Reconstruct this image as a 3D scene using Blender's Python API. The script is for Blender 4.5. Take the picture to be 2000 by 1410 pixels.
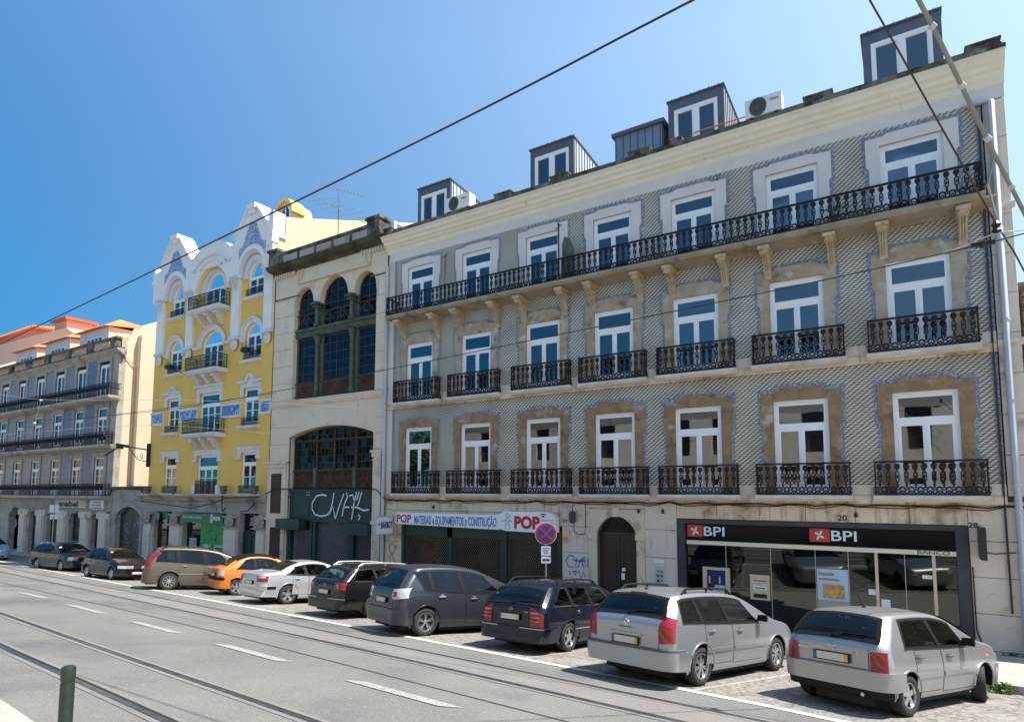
import bpy, math, random
from math import sin, cos, pi, radians, sqrt, atan2, hypot
from mathutils import Vector, Matrix
random.seed(7)
for o in list(bpy.data.objects): bpy.data.objects.remove(o)
SC = bpy.context.scene; COL = SC.collection
# ------------------------------------------------------------------ camera
YAW, PIT, ROL = 0.573876, 0.087183, 0.001749
fw = Vector((-sin(YAW)*cos(PIT), cos(YAW)*cos(PIT), sin(PIT)))
r_ = Vector((cos(YAW), sin(YAW), 0)); u_ = r_.cross(fw)
r2 = r_*cos(ROL)+u_*sin(ROL); u2 = -r_*sin(ROL)+u_*cos(ROL)
cam = bpy.data.cameras.new('camera'); co = bpy.data.objects.new('camera', cam); COL.objects.link(co)
cam.sensor_width = 36; cam.lens = 21.68; cam.shift_y = 0.075; cam.clip_start = 0.1; cam.clip_end = 3000
co.matrix_world = Matrix(((r2.x,u2.x,-fw.x,0),(r2.y,u2.y,-fw.y,0),(r2.z,u2.z,-fw.z,0),(0,0,0,1)))
SC.camera = co
# ------------------------------------------------------------------ light: sky and one sun, high on the right and a little behind the facades
SUN_EL, SUN_AZ = radians(60), radians(22)          # azimuth measured from +X towards +Y
SKY_A = (.19, .84, 1.02, 1); SKY_B = (2.9, 2.3, 1.62, 1); SKY_H = .28
W = bpy.data.worlds.new('World'); SC.world = W; W.use_nodes = True
nt = W.node_tree; nt.nodes.clear()
sky = nt.nodes.new('ShaderNodeTexSky'); sky.sky_type = 'NISHITA'; sky.sun_disc = False
sky.sun_elevation = SUN_EL; sky.sun_rotation = radians(90)-SUN_AZ
sky.air_density = 1.0; sky.dust_density = 0.3; sky.ozone_density = 3.0; sky.altitude = 3000
bg = nt.nodes.new('ShaderNodeBackground'); bg.inputs[1].default_value = 0.12
wo = nt.nodes.new('ShaderNodeOutputWorld')
# a very clear sky: deeper blue away from the sun and down at the horizon, paler towards the sun
tc = nt.nodes.new('ShaderNodeTexCoord'); sx_ = nt.nodes.new('ShaderNodeSeparateXYZ'); nt.links.new(tc.outputs['Generated'], sx_.inputs[0])
dt = nt.nodes.new('ShaderNodeVectorMath'); dt.operation = 'DOT_PRODUCT'; dt.inputs[1].default_value = (cos(SUN_AZ), sin(SUN_AZ), .35); nt.links.new(tc.outputs['Generated'], dt.inputs[0])
mr = nt.nodes.new('ShaderNodeMapRange'); mr.inputs[1].default_value = -.75; mr.inputs[2].default_value = .75; nt.links.new(dt.outputs['Value'], mr.inputs[0])
mc = nt.nodes.new('ShaderNodeMix'); mc.data_type = 'RGBA'; nt.links.new(mr.outputs[0], mc.inputs[0]); mc.inputs[6].default_value = SKY_A; mc.inputs[7].default_value = SKY_B
mz = nt.nodes.new('ShaderNodeMapRange'); mz.inputs[1].default_value = 0; mz.inputs[2].default_value = .6; mz.inputs[3].default_value = SKY_H; mz.inputs[4].default_value = 1; nt.links.new(sx_.outputs[2], mz.inputs[0])
m1 = nt.nodes.new('ShaderNodeMix'); m1.data_type = 'RGBA'; m1.blend_type = 'MULTIPLY'; m1.inputs[0].default_value = 1; nt.links.new(sky.outputs[0], m1.inputs[6]); nt.links.new(mc.outputs[2], m1.inputs[7])
m2 = nt.nodes.new('ShaderNodeVectorMath'); m2.operation = 'SCALE'; nt.links.new(m1.outputs[2], m2.inputs[0]); nt.links.new(mz.outputs[0], m2.inputs['Scale'])
nt.links.new(m2.outputs[0], bg.inputs[0]); nt.links.new(bg.outputs[0], wo.inputs[0])
sl = bpy.data.lights.new('sun', 'SUN'); sl.energy = 3.9; sl.angle = radians(0.5); sl.color = (1.0, 0.94, 0.85)
so = bpy.data.objects.new('sun', sl); COL.objects.link(so)
sd = Vector((cos(SUN_EL)*cos(SUN_AZ), cos(SUN_EL)*sin(SUN_AZ), sin(SUN_EL)))
so.rotation_euler = sd.to_track_quat('Z', 'Y').to_euler(); so.location = (20, -10, 40)
SC.view_settings.view_transform = 'Standard'; SC.view_settings.look = 'None'
SC.view_settings.exposure = 1.2; SC.view_settings.gamma = 1; SC.view_settings.use_curve_mapping = False
SC.render.engine = 'CYCLES'; SC.cycles.max_bounces = 6; SC.cycles.transparent_max_bounces = 8
SC.render.resolution_x = 1024; SC.render.resolution_y = 721

# ------------------------------------------------------------------ materials
def _n(nt, t, **k):
    n = nt.nodes.new(t)
    for a, b in k.items(): setattr(n, a, b)
    return n
def c4(c): return (c[0], c[1], c[2], 1)
MATS = {}
def mat(name, c1, c2=None, scale=2.0, rough=0.7, metal=0.0, spec=0.5, bump=0.0, bscale=60, coat=0.0,
        streak=None, sk=0.55, stain=None, st=0.55, sscale=0.6, fine=None, fscale=25, ft=.5, ior=1.5):
    m = bpy.data.materials.new(name); m.use_nodes = True; nt = m.node_tree; L = nt.links
    b = nt.nodes['Principled BSDF']; geo = _n(nt, 'ShaderNodeNewGeometry')
    b.inputs['Roughness'].default_value = rough; b.inputs['Metallic'].default_value = metal
    b.inputs['Specular IOR Level'].default_value = spec; b.inputs['IOR'].default_value = ior
    if coat: b.inputs['Coat Weight'].default_value = coat; b.inputs['Coat Roughness'].default_value = 0.03
    def noise(sc, vec=None, det=4, rgh=.55):
        n = _n(nt, 'ShaderNodeTexNoise'); n.inputs['Scale'].default_value = sc; n.inputs['Detail'].default_value = det; n.inputs['Roughness'].default_value = rgh
        if vec:
            mp = _n(nt, 'ShaderNodeMapping'); mp.inputs['Scale'].default_value = vec
            L.new(geo.outputs['Position'], mp.inputs[0]); L.new(mp.outputs[0], n.inputs['Vector'])
        else: L.new(geo.outputs['Position'], n.inputs['Vector'])
        return n.outputs[0]
    def ramp(f, a, bb):
        r = _n(nt, 'ShaderNodeMapRange'); r.inputs['From Min'].default_value = a; r.inputs['From Max'].default_value = bb
        L.new(f, r.inputs[0]); return r.outputs[0]
    def mix(f, a, bcol):
        x = _n(nt, 'ShaderNodeMix', data_type='RGBA')
        L.new(f, x.inputs['Factor'])
        if hasattr(a, 'is_output'): L.new(a, x.inputs[6])
        else: x.inputs[6].default_value = c4(a)
        x.inputs[7].default_value = c4(bcol); return x.outputs[2]
    cur = c1
    if c2: cur = mix(ramp(noise(scale), .35, .65), cur, c2)
    if fine: cur = mix(ramp(noise(fscale, det=6), ft, ft+.15), cur, fine)
    if stain: cur = mix(ramp(noise(sscale, det=8, rgh=.65), st, st+.12), cur, stain)
    if streak: cur = mix(ramp(noise(1.0, (5, 5, .45), det=6), sk, sk+.18), cur, streak)
    if hasattr(cur, 'is_output'): L.new(cur, b.inputs['Base Color'])
    else: b.inputs['Base Color'].default_value = c4(cur)
    if bump:
        bp = _n(nt, 'ShaderNodeBump'); bp.inputs['Strength'].default_value = bump; bp.inputs['Distance'].default_value = .02
        L.new(noise(bscale, det=5), bp.inputs['Height']); L.new(bp.outputs[0], b.inputs['Normal'])
    MATS[name] = m; return m
mat('asphalt', (.135,.13,.12), (.172,.165,.152), scale=.5, rough=.85, bump=.5, bscale=45, fine=(.30,.29,.27), fscale=42, ft=.56, stain=(.105,.105,.108), st=.52, sscale=.22, streak=None)
mat('asphalt_track', (.17,.158,.148), (.20,.187,.175), scale=.7, rough=.85, bump=.5, bscale=45, fine=(.31,.29,.26), fscale=42, ft=.56, stain=(.14,.13,.125), st=.55, sscale=.3)
mat('parking', (.16,.15,.135), (.29,.275,.25), scale=9, rough=.9, bump=1.0, bscale=22, fine=(.075,.07,.065), fscale=15, ft=.53, stain=(.30,.285,.26), st=.56, sscale=.5)
mat('pavement', (.44,.41,.36), (.34,.32,.285), scale=5, rough=.9, bump=.5, bscale=14, fine=(.2,.19,.17), fscale=16, ft=.58)
mat('kerb', (.42,.39,.33), (.30,.28,.24), scale=3, rough=.85, bump=.3)
mat('ground', (.14,.13,.12), rough=.95)
mat('paint_line', (.62,.60,.53), (.50,.48,.42), scale=6, rough=.7, fine=(.24,.23,.22), fscale=20, ft=.56)
mat('steel', (.33,.32,.31), (.24,.21,.19), scale=6, rough=.32, metal=.9)
mat('groove', (.018,.014,.012), rough=.8)
mat('tar', (.045,.045,.047), rough=.7)
mat('stone', (.66,.53,.38), (.72,.61,.47), scale=.8, rough=.85, bump=.25, bscale=30, stain=(.33,.22,.12), st=.52, sscale=.7, streak=(.22,.18,.14), sk=.55)
mat('stone_lilac', (.66,.57,.48), (.71,.62,.52), scale=.8, rough=.85, bump=.2, stain=(.33,.24,.16), st=.56, sscale=.8, streak=(.26,.22,.19), sk=.58)
mat('stone_cream', (.66,.56,.43), (.71,.62,.50), scale=.6, rough=.85, bump=.25, bscale=25, stain=(.45,.35,.24), st=.58, sscale=.5, streak=(.33,.27,.2), sk=.6)
mat('stone_dark', (.10,.09,.075), (.20,.19,.165), scale=3, rough=.95, bump=.6, bscale=18, stain=(.035,.033,.028), st=.47, sscale=1.6, fine=(.42,.40,.36), fscale=3.5, ft=.60)
mat('cornice_moss', (.055,.052,.036), (.09,.083,.05), scale=3, rough=.95, bump=.6, bscale=18, stain=(.03,.028,.022), st=.5, sscale=1.6, fine=(.2,.19,.16), fscale=4, ft=.66)
mat('stone_grey', (.34,.30,.255), (.42,.38,.335), scale=1.2, rough=.9, bump=.3, stain=(.16,.145,.13), st=.55, sscale=.8, streak=(.14,.125,.11), sk=.6)
mat('mortar', (.12,.10,.08), rough=.95)
mat('surround_pale', (.70,.655,.63), (.64,.59,.57), scale=1.0, rough=.8, bump=.12, stain=(.50,.45,.43), st=.62)
mat('surround_mixed', (.36,.27,.165), (.44,.38,.31), scale=1.4, rough=.9, bump=.3, stain=(.20,.15,.10), st=.55, sscale=1.3, fine=(.58,.53,.46), fscale=2.3, ft=.56)
mat('surround_tan', (.34,.225,.12), (.24,.165,.095), scale=3.2, rough=.9, bump=.5, stain=(.16,.11,.065), st=.54, sscale=2.2, fine=(.52,.46,.39), fscale=1.5, ft=.57)
mat('cornice_cream', (.80,.755,.63), (.74,.69,.57), scale=1.2, rough=.7, bump=.05, streak=(.38,.31,.2), sk=.64)
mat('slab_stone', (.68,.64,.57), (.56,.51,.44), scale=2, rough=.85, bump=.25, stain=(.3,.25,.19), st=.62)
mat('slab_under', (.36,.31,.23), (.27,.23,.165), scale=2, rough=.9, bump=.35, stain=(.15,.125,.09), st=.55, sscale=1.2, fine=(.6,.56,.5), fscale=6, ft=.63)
mat('bracket_stone', (.56,.47,.33), (.42,.33,.21), scale=4, rough=.9, bump=.3, fine=(.2,.16,.11), fscale=9, ft=.57)
mat('iron_brown', (.034,.017,.015), (.02,.013,.012), scale=5, rough=.6, spec=.25)
mat('iron_black', (.012,.012,.015), (.018,.015,.016), scale=5, rough=.55, spec=.25)
mat('iron_green', (.008,.022,.02), rough=.4)
mat('iron_copper', (.07,.075,.055), (.05,.04,.03), scale=4, rough=.6)
mat('white_frame', (.84,.85,.87), rough=.35)
mat('white_paint', (.80,.80,.80), (.75,.74,.735), scale=1.0, rough=.6, bump=.04, streak=(.6,.58,.56), sk=.72)
mat('white_trim', (.70,.69,.71), (.62,.60,.61), scale=1.5, rough=.7, bump=.08, streak=(.45,.42,.42), sk=.7)
mat('yellow_wall', (.77,.51,.125), (.73,.475,.11), scale=.7, rough=.75, bump=.08, bscale=40, streak=(.60,.40,.12), sk=.72)
mat('yellow_pale', (.64,.53,.34), (.60,.49,.31), scale=.5, rough=.8, bump=.05)
mat('apricot', (.72,.56,.40), (.68,.52,.36), scale=.6, rough=.85, bump=.1, stain=(.64,.44,.26), st=.58, streak=(.62,.43,.25), sk=.66)
mat('pink_wall', (.72,.36,.25), (.68,.34,.24), scale=.5, rough=.85, bump=.05)
mat('salmon_wall', (.78,.50,.36), rough=.85)
mat('red_wall', (.60,.19,.15), rough=.85)
mat('zinc', (.115,.125,.145), (.14,.15,.165), scale=2, rough=.42, metal=.4)
mat('zinc_blue', (.20,.25,.30), (.24,.29,.34), scale=2, rough=.4, metal=.4)
mat('zinc_sunlit', (.62,.63,.66), (.55,.56,.6), scale=2, rough=.45, metal=.2)  # pale copy of zinc: sunlight on the right-hand dormer cheeks put into the colour
mat('roof_tile', (.62,.24,.09), (.48,.17,.07), scale=5, rough=.85, bump=.3)
mat('roof_flat', (.20,.18,.16), rough=.9)
mat('green_paint', (.010,.038,.036), (.014,.05,.045), scale=2, rough=.5, stain=(.015,.05,.045), st=.6)
mat('green_dark', (.010,.034,.028), rough=.45)
mat('copper_green', (.10,.125,.09), (.06,.075,.055), scale=3, rough=.7, bump=.2, stain=(.055,.05,.035), st=.55, sscale=2)
mat('rust', (.085,.04,.022), (.05,.03,.02), scale=4, rough=.8)
mat('bes_green', (.0,.15,.055), rough=.4)
mat('bes_green_bright', (.01,.30,.07), rough=.4)
mat('black', (.012,.012,.014), rough=.4)
mat('fascia_black', (.008,.005,.007), rough=.12, ior=1.3, spec=.25)
mat('bank_frame', (.03,.033,.042), (.05,.053,.062), scale=2, rough=.6)
mat('beige_metal', (.62,.51,.38), rough=.4, metal=.2)
mat('cream_bar', (.72,.66,.52), rough=.4)
mat('sign_white', (.82,.84,.88), (.76,.78,.82), scale=2, rough=.35)
mat('sign_red', (.42,.015,.02), rough=.4)
mat('sign_blue', (.03,.20,.50), rough=.4)
mat('logo_red', (.52,.045,.02), rough=.3)
mat('letter_pale', (.62,.80,.86), rough=.4)
mat('roadsign_red', (.50,.03,.05), rough=.35)
mat('roadsign_blue', (.025,.055,.27), rough=.35)
mat('poster_blue', (.33,.55,.72), (.42,.62,.76), scale=3, rough=.3)
mat('poster_grey', (.35,.34,.33), rough=.3)
mat('poster_goods', (.45,.12,.06), (.55,.42,.12), scale=9, rough=.3)
mat('door_wood', (.040,.024,.019), (.028,.018,.015), scale=3, rough=.45)
mat('screen_blue', (.03,.035,.16), rough=.2)
mat('graffiti_white', (.72,.80,.86), rough=.5)
mat('graffiti_grey', (.30,.33,.33), rough=.5)
mat('graffiti_blue', (.06,.17,.42), rough=.5)
mat('graffiti_black', (.03,.03,.035), rough=.5)
mat('pvc_grey', (.50,.53,.58), (.45,.48,.53), scale=2, rough=.5)
mat('ac_white', (.72,.72,.69), rough=.5)
mat('terracotta_red', (.45,.09,.05), rough=.7)
mat('cable', (.012,.012,.014), rough=.5)
mat('cable_grey', (.22,.23,.21), rough=.6)
mat('cable_steel', (.55,.55,.53), rough=.4, metal=.5)
mat('post_grey', (.36,.38,.42), rough=.45, metal=.3)
mat('bollard_green', (.014,.022,.014), (.022,.03,.02), scale=8, rough=.45, fine=(.10,.10,.08), fscale=20, ft=.64)
mat('leaf', (.05,.12,.02), (.09,.18,.03), scale=9, rough=.6)
mat('leaf_tree', (.05,.11,.025), (.08,.15,.03), scale=3, rough=.6)
mat('bark', (.10,.075,.05), rough=.9)
mat('curtain', (.62,.66,.68), (.5,.55,.58), scale=6, rough=.8)
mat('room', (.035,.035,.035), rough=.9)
mat('rubble', (.33,.25,.16), (.22,.17,.11), scale=4, rough=.95, bump=1, bscale=8, fine=(.10,.08,.05), fscale=8)
# cars
def paint(name, c, metal=.75, rough=.36): return mat(name, c, rough=rough, metal=metal, coat=.45)
paint('paint_silver', (.41,.41,.415)); paint('paint_silver_blue', (.40,.42,.445)); paint('paint_navy', (.007,.011,.024), .25, .22)
paint('paint_slate', (.055,.058,.075), .55, .28); paint('paint_black', (.010,.009,.011), .15, .2); paint('paint_white_silver', (.56,.57,.59), .6)
paint('paint_orange', (.72,.20,.028), .15, .35); paint('paint_bronze', (.165,.135,.10), .55); paint('paint_charcoal', (.045,.045,.05), .4, .28)
paint('paint_sky', (.24,.47,.66), .35)
mat('seat_cloth', (.045,.047,.052), (.06,.06,.065), scale=9, rough=.9)
mat('paint_worn', (.36,.355,.33), (.29,.285,.27), scale=7, rough=.8, fine=(.17,.165,.155), fscale=22, ft=.50)
mat('blind_grey', (.30,.36,.42), (.25,.31,.37), scale=4, rough=.7)
mat('plaster_warm', (.74,.66,.52), (.68,.60,.47), scale=.4, rough=.9, stain=(.4,.34,.26), st=.6)
mat('moss', (.075,.07,.025), (.16,.14,.09), scale=4, rough=.95, bump=.6, bscale=20, fine=(.035,.035,.015), fscale=9, ft=.52)
mat('rust_wire', (.06,.025,.02), rough=.6)
mat('grille_metal', (.20,.17,.12), rough=.6)
mat('trim_black', (.010,.010,.011), rough=.6, spec=.2)
mat('trim_grey', (.10,.10,.10), rough=.5)
mat('tyre', (.022,.021,.02), (.03,.028,.026), scale=12, rough=.8)
mat('rim', (.52,.53,.54), rough=.28, metal=.8)
mat('hub_dark', (.02,.02,.02), rough=.6)
mat('lamp_red', (.24,.006,.010), rough=.08, ior=1.7)
mat('lamp_clear', (.55,.56,.58), rough=.06, metal=.35, ior=1.7)
mat('lamp_orange', (.75,.20,.02), rough=.1)
mat('plate', (.60,.58,.50), rough=.4)
mat('plate_blue', (.02,.10,.42), rough=.3)
mat('plate_yellow', (.62,.36,.06), rough=.3)
mat('chrome', (.72,.73,.75), rough=.08, metal=1.0)
def glass_mat(name, tint, refl_ior=1.8, alpha=.75, rough=.02):
    m = bpy.data.materials.new(name); m.use_nodes = True; nt = m.node_tree; nt.nodes.clear(); L = nt.links
    out = _n(nt, 'ShaderNodeOutputMaterial'); tr = _n(nt, 'ShaderNodeBsdfTransparent'); gl = _n(nt, 'ShaderNodeBsdfGlossy')
    tr.inputs[0].default_value = c4(tint); gl.inputs['Roughness'].default_value = rough
    gl.inputs[0].default_value = (.95, .97, 1, 1)
    fr = _n(nt, 'ShaderNodeFresnel'); fr.inputs[0].default_value = refl_ior
    geo = _n(nt, 'ShaderNodeNewGeometry'); nz = _n(nt, 'ShaderNodeTexNoise'); nz.inputs['Scale'].default_value = 1.3; nz.inputs['Detail'].default_value = 1
    L.new(geo.outputs['Position'], nz.inputs['Vector'])
    bp = _n(nt, 'ShaderNodeBump'); bp.inputs['Strength'].default_value = .06; bp.inputs['Distance'].default_value = .02
    L.new(nz.outputs[0], bp.inputs['Height']); L.new(bp.outputs[0], gl.inputs['Normal'])
    mx = _n(nt, 'ShaderNodeMixShader'); L.new(fr.outputs[0], mx.inputs[0]); L.new(tr.outputs[0], mx.inputs[1]); L.new(gl.outputs[0], mx.inputs[2])
    L.new(mx.outputs[0], out.inputs[0]); MATS[name] = m; return m
glass_mat('glass', (.5,.54,.58), 2.35)
glass_mat('glass_dark', (.22,.25,.23), 1.3)
glass_mat('glass_car', (.40,.46,.47), 1.5)
glass_mat('glass_tint', (.34,.44,.42), 1.5)
glass_mat('glass_shop', (.42,.50,.40), 1.6)
glass_mat('glass_old', (.25,.28,.28), 1.45, rough=.06)

def tile_material():
    """glazed wall tiles: pale lozenges, a navy stroke on one diagonal and an ochre stroke on the other"""
    m = bpy.data.materials.new('lozenge_tiles'); m.use_nodes = True; nt = m.node_tree; L = nt.links; b = nt.nodes['Principled BSDF']
    b.inputs['Roughness'].default_value = .32
    geo = _n(nt, 'ShaderNodeNewGeometry'); sp = _n(nt, 'ShaderNodeSeparateXYZ'); L.new(geo.outputs['Position'], sp.inputs[0])
    def mt(op, a, bb=None, c=None):
        n = _n(nt, 'ShaderNodeMath', operation=op)
        for i, q in enumerate((a, bb, c)):
            if q is None: continue
            if hasattr(q, 'is_output'): L.new(q, n.inputs[i])
            else: n.inputs[i].default_value = q
        return n.outputs[0]
    PX, PZ, AMP = .16, .0675, .018
    zr = mt('ADD', mt('MULTIPLY', sp.outputs[2], 1/PZ), 1000); row = mt('FLOOR', zr); zl = mt('MULTIPLY', mt('SUBTRACT', mt('FRACT', zr), .5), PZ)
    uu = mt('FRACT', mt('ADD', mt('ADD', mt('MULTIPLY', sp.outputs[0], 1/PX), mt('MULTIPLY', row, .5)), 400))
    hh = mt('MULTIPLY', mt('SUBTRACT', 1, mt('MULTIPLY', mt('ABSOLUTE', mt('SUBTRACT', uu, .5)), 4)), AMP)
    ds = mt('ABSOLUTE', mt('SUBTRACT', zl, hh)); up = mt('LESS_THAN', uu, .5)
    navy = mt('MULTIPLY', up, mt('LESS_THAN', ds, .0185)); och = mt('MULTIPLY', mt('SUBTRACT', 1, up), mt('LESS_THAN', ds, .014))
    def mix(f, a, bb):
        x = _n(nt, 'ShaderNodeMix', data_type='RGBA'); L.new(f, x.inputs['Factor'])
        if hasattr(a, 'is_output'): L.new(a, x.inputs[6])
        else: x.inputs[6].default_value = c4(a)
        if hasattr(bb, 'is_output'): L.new(bb, x.inputs[7])
        else: x.inputs[7].default_value = c4(bb)
        return x.outputs[2]
    nz = _n(nt, 'ShaderNodeTexNoise'); nz.inputs['Scale'].default_value = .7; nz.inputs['Detail'].default_value = 6; L.new(geo.outputs['Position'], nz.inputs['Vector'])
    mr = _n(nt, 'ShaderNodeMapRange'); mr.inputs[1].default_value = .45; mr.inputs[2].default_value = .68; L.new(nz.outputs[0], mr.inputs[0])
    pale = mix(mr.outputs[0], (.60,.57,.50), (.45,.39,.30))
    col = mix(och, pale, (.38,.31,.13)); col = mix(navy, col, (.022,.03,.075))
    # grout of the square tiles
    gx = mt('LESS_THAN', mt('FRACT', mt('ADD', mt('MULTIPLY', sp.outputs[0], 1/.155), 400)), .04)
    gz_ = mt('LESS_THAN', mt('FRACT', mt('ADD', mt('MULTIPLY', sp.outputs[2], 1/.155), 400)), .04)
    g = mt('MAXIMUM', gx, gz_); col = mix(mt('MULTIPLY', g, .35), col, (.30,.28,.25))
    L.new(col, b.inputs['Base Color'])
    bp = _n(nt, 'ShaderNodeBump'); bp.inputs['Strength'].default_value = .4; bp.inputs['Distance'].default_value = .004; bp.invert = True
    L.new(g, bp.inputs['Height']); L.new(bp.outputs[0], b.inputs['Normal'])
    MATS['lozenge_tiles'] = m
tile_material()
def azulejo(name, bgc, fgc, scale, thr=.5, kind='noise', fg2=None):
    m = bpy.data.materials.new(name); m.use_nodes = True; nt = m.node_tree; L = nt.links; b = nt.nodes['Principled BSDF']; b.inputs['Roughness'].default_value = .3
    geo = _n(nt, 'ShaderNodeNewGeometry')
    if kind == 'voronoi':
        n = _n(nt, 'ShaderNodeTexVoronoi', feature='DISTANCE_TO_EDGE'); n.inputs['Scale'].default_value = scale; f = n.outputs['Distance']
    else:
        n = _n(nt, 'ShaderNodeTexNoise'); n.inputs['Scale'].default_value = scale; n.inputs['Detail'].default_value = 3; n.inputs['Distortion'].default_value = 1.5; f = n.outputs[0]
    L.new(geo.outputs['Position'], n.inputs['Vector'])
    r = _n(nt, 'ShaderNodeMapRange'); r.inputs[1].default_value = thr-.04; r.inputs[2].default_value = thr+.04; L.new(f, r.inputs[0])
    x = _n(nt, 'ShaderNodeMix', data_type='RGBA'); L.new(r.outputs[0], x.inputs['Factor']); x.inputs[6].default_value = c4(bgc); x.inputs[7].default_value = c4(fgc)
    o = x.outputs[2]
    if fg2:
        n2 = _n(nt, 'ShaderNodeTexNoise'); n2.inputs['Scale'].default_value = scale*.35; L.new(geo.outputs['Position'], n2.inputs['Vector'])
        r2 = _n(nt, 'ShaderNodeMapRange'); r2.inputs[1].default_value = .5; r2.inputs[2].default_value = .58; L.new(n2.outputs[0], r2.inputs[0])
        y = _n(nt, 'ShaderNodeMix', data_type='RGBA'); L.new(r2.outputs[0], y.inputs['Factor']); L.new(o, y.inputs[6]); y.inputs[7].default_value = c4(fg2); o = y.outputs[2]
    L.new(o, b.inputs['Base Color']); MATS[name] = m
azulejo('border_tiles', (.38,.38,.38), (.15,.165,.24), 16, .47)
azulejo('blue_tiles', (.07,.14,.34), (.50,.54,.60), 11, .50)
azulejo('frieze_tiles', (.06,.16,.48), (.50,.56,.60), 5.5, .53, fg2=(.12,.22,.48))
azulejo('violet_tiles', (.28,.22,.21), (.16,.135,.16), 7, .53)
azulejo('violet_tiles_blue', (.19,.19,.25), (.08,.10,.18), 7, .48)

# ------------------------------------------------------------------ mesh helpers
ORG = {}
XF = [1.0, 0.0, 0.0]     # the house fronts were surveyed on a drawing grid: X scale, X and Y offset to street coordinates
def drawing_grid(on): XF[:] = [.84674, 8.8055, -6.0] if on else [1.0, 0.0, 0.0]
def wp(p): return (p[0]*XF[0]+XF[1], p[1]+XF[2], p[2])
class MB:
    def __init__(s): s.v = []; s.f = []; s.m = []
    def add(s, vs, fs, mi=0):
        k = len(s.v); s.v += [tuple(v) for v in vs]
        for f in fs: s.f.append([i+k for i in f]); s.m.append(mi)
        return s
    def box(s, x0, x1, y0, y1, z0, z1, mi=0):
        return s.add([(x0,y0,z0),(x1,y0,z0),(x1,y1,z0),(x0,y1,z0),(x0,y0,z1),(x1,y0,z1),(x1,y1,z1),(x0,y1,z1)],
              [(0,3,2,1),(4,5,6,7),(0,1,5,4),(1,2,6,5),(2,3,7,6),(3,0,4,7)], mi)
    def prism(s, pts, y0, y1, mi=0):                     # pts in XZ, extruded along Y
        n = len(pts); a = sum(pts[i][0]*pts[(i+1) % n][1]-pts[(i+1) % n][0]*pts[i][1] for i in range(n))
        if a < 0: pts = pts[::-1]
        vs = [(x, y0, z) for x, z in pts]+[(x, y1, z) for x, z in pts]
        return s.add(vs, [list(range(n)), [n+i for i in range(n)][::-1]]+[(i, i+n, (i+1) % n+n, (i+1) % n) for i in range(n)], mi)
    def prismx(s, pts, x0, x1, mi=0):                    # pts in YZ, extruded along X
        n = len(pts); a = sum(pts[i][0]*pts[(i+1) % n][1]-pts[(i+1) % n][0]*pts[i][1] for i in range(n))
        if a < 0: pts = pts[::-1]
        vs = [(x0, y, z) for y, z in pts]+[(x1, y, z) for y, z in pts]
        return s.add(vs, [list(range(n))[::-1], [n+i for i in range(n)]]+[(i, (i+1) % n, (i+1) % n+n, i+n) for i in range(n)], mi)
    def tube(s, path, r, n=6, mi=0, closed=False):
        P = [Vector(p) for p in path]; k = len(P); rings = []
        for i, p in enumerate(P):
            a = P[i-1] if (i > 0 or closed) else P[i]; b = P[(i+1) % k] if (i < k-1 or closed) else P[i]
            d = (b-a).normalized() if (b-a).length > 1e-9 else Vector((0,0,1))
            ref = Vector((0,0,1)) if abs(d.z) < .9 else Vector((1,0,0))
            e1 = d.cross(ref).normalized(); e2 = d.cross(e1)
            rr = r[i] if isinstance(r, (list, tuple)) else r
            rings.append([p+e1*rr*cos(2*pi*j/n)+e2*rr*sin(2*pi*j/n) for j in range(n)])
        vs = [v for R in rings for v in R]; fs = []
        for i in range(k if closed else k-1):
            i2 = (i+1) % k
            for j in range(n): fs.append((i*n+j, i*n+(j+1) % n, i2*n+(j+1) % n, i2*n+j))
        if not closed: fs += [list(range(n))[::-1], [(k-1)*n+j for j in range(n)]]
        return s.add(vs, fs, mi)
    def lathe(s, prof, c, n=16, mi=0, axis='z', caps=True):
        vs = []; fs = []
        for r, h in prof:
            for j in range(n):
                a = 2*pi*j/n
                if axis == 'z': vs.append((c[0]+r*cos(a), c[1]+r*sin(a), c[2]+h))
                else: vs.append((c[0]+r*cos(a), c[1]+h, c[2]+r*sin(a)))
        for i in range(len(prof)-1):
            for j in range(n): fs.append((i*n+j, i*n+(j+1) % n, (i+1)*n+(j+1) % n, (i+1)*n+j))
        if caps: fs.append(list(range(n))); fs.append([(len(prof)-1)*n+j for j in range(n)])
        return s.add(vs, fs, mi)
    def ring(s, A, B, y0, y1, mi=0, closed=True):        # band between XZ outlines A (outer) and B (inner), with depth
        n = len(A); vs = [(x,y0,z) for x,z in A]+[(x,y0,z) for x,z in B]+[(x,y1,z) for x,z in A]+[(x,y1,z) for x,z in B]; fs = []
        for i in range(n if closed else n-1):
            j = (i+1) % n
            fs += [(i,j,n+j,n+i), (2*n+i,3*n+i,3*n+j,2*n+j), (i,2*n+i,2*n+j,j), (n+i,n+j,3*n+j,3*n+i)]
        if not closed: fs += [(0,n,3*n,2*n), (n-1,3*n-1,4*n-1,2*n-1)]
        return s.add(vs, fs, mi)
    def mesh(s, name, mats, smooth=False, org=None):
        me = bpy.data.meshes.new(name)
        if org is None: me.from_pydata([(x*XF[0], y, z) for x, y, z in s.v], [], s.f)
        else: me.from_pydata([(x*XF[0]+XF[1]-org[0], y+XF[2]-org[1], z-org[2]) for x, y, z in s.v], [], s.f)
        for m in (mats if isinstance(mats, (list, tuple)) else [mats]): me.materials.append(MATS[m])
        me.polygons.foreach_set('material_index', s.m)
        if smooth: me.polygons.foreach_set('use_smooth', [True]*len(me.polygons))
        me.update(); return me
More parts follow.
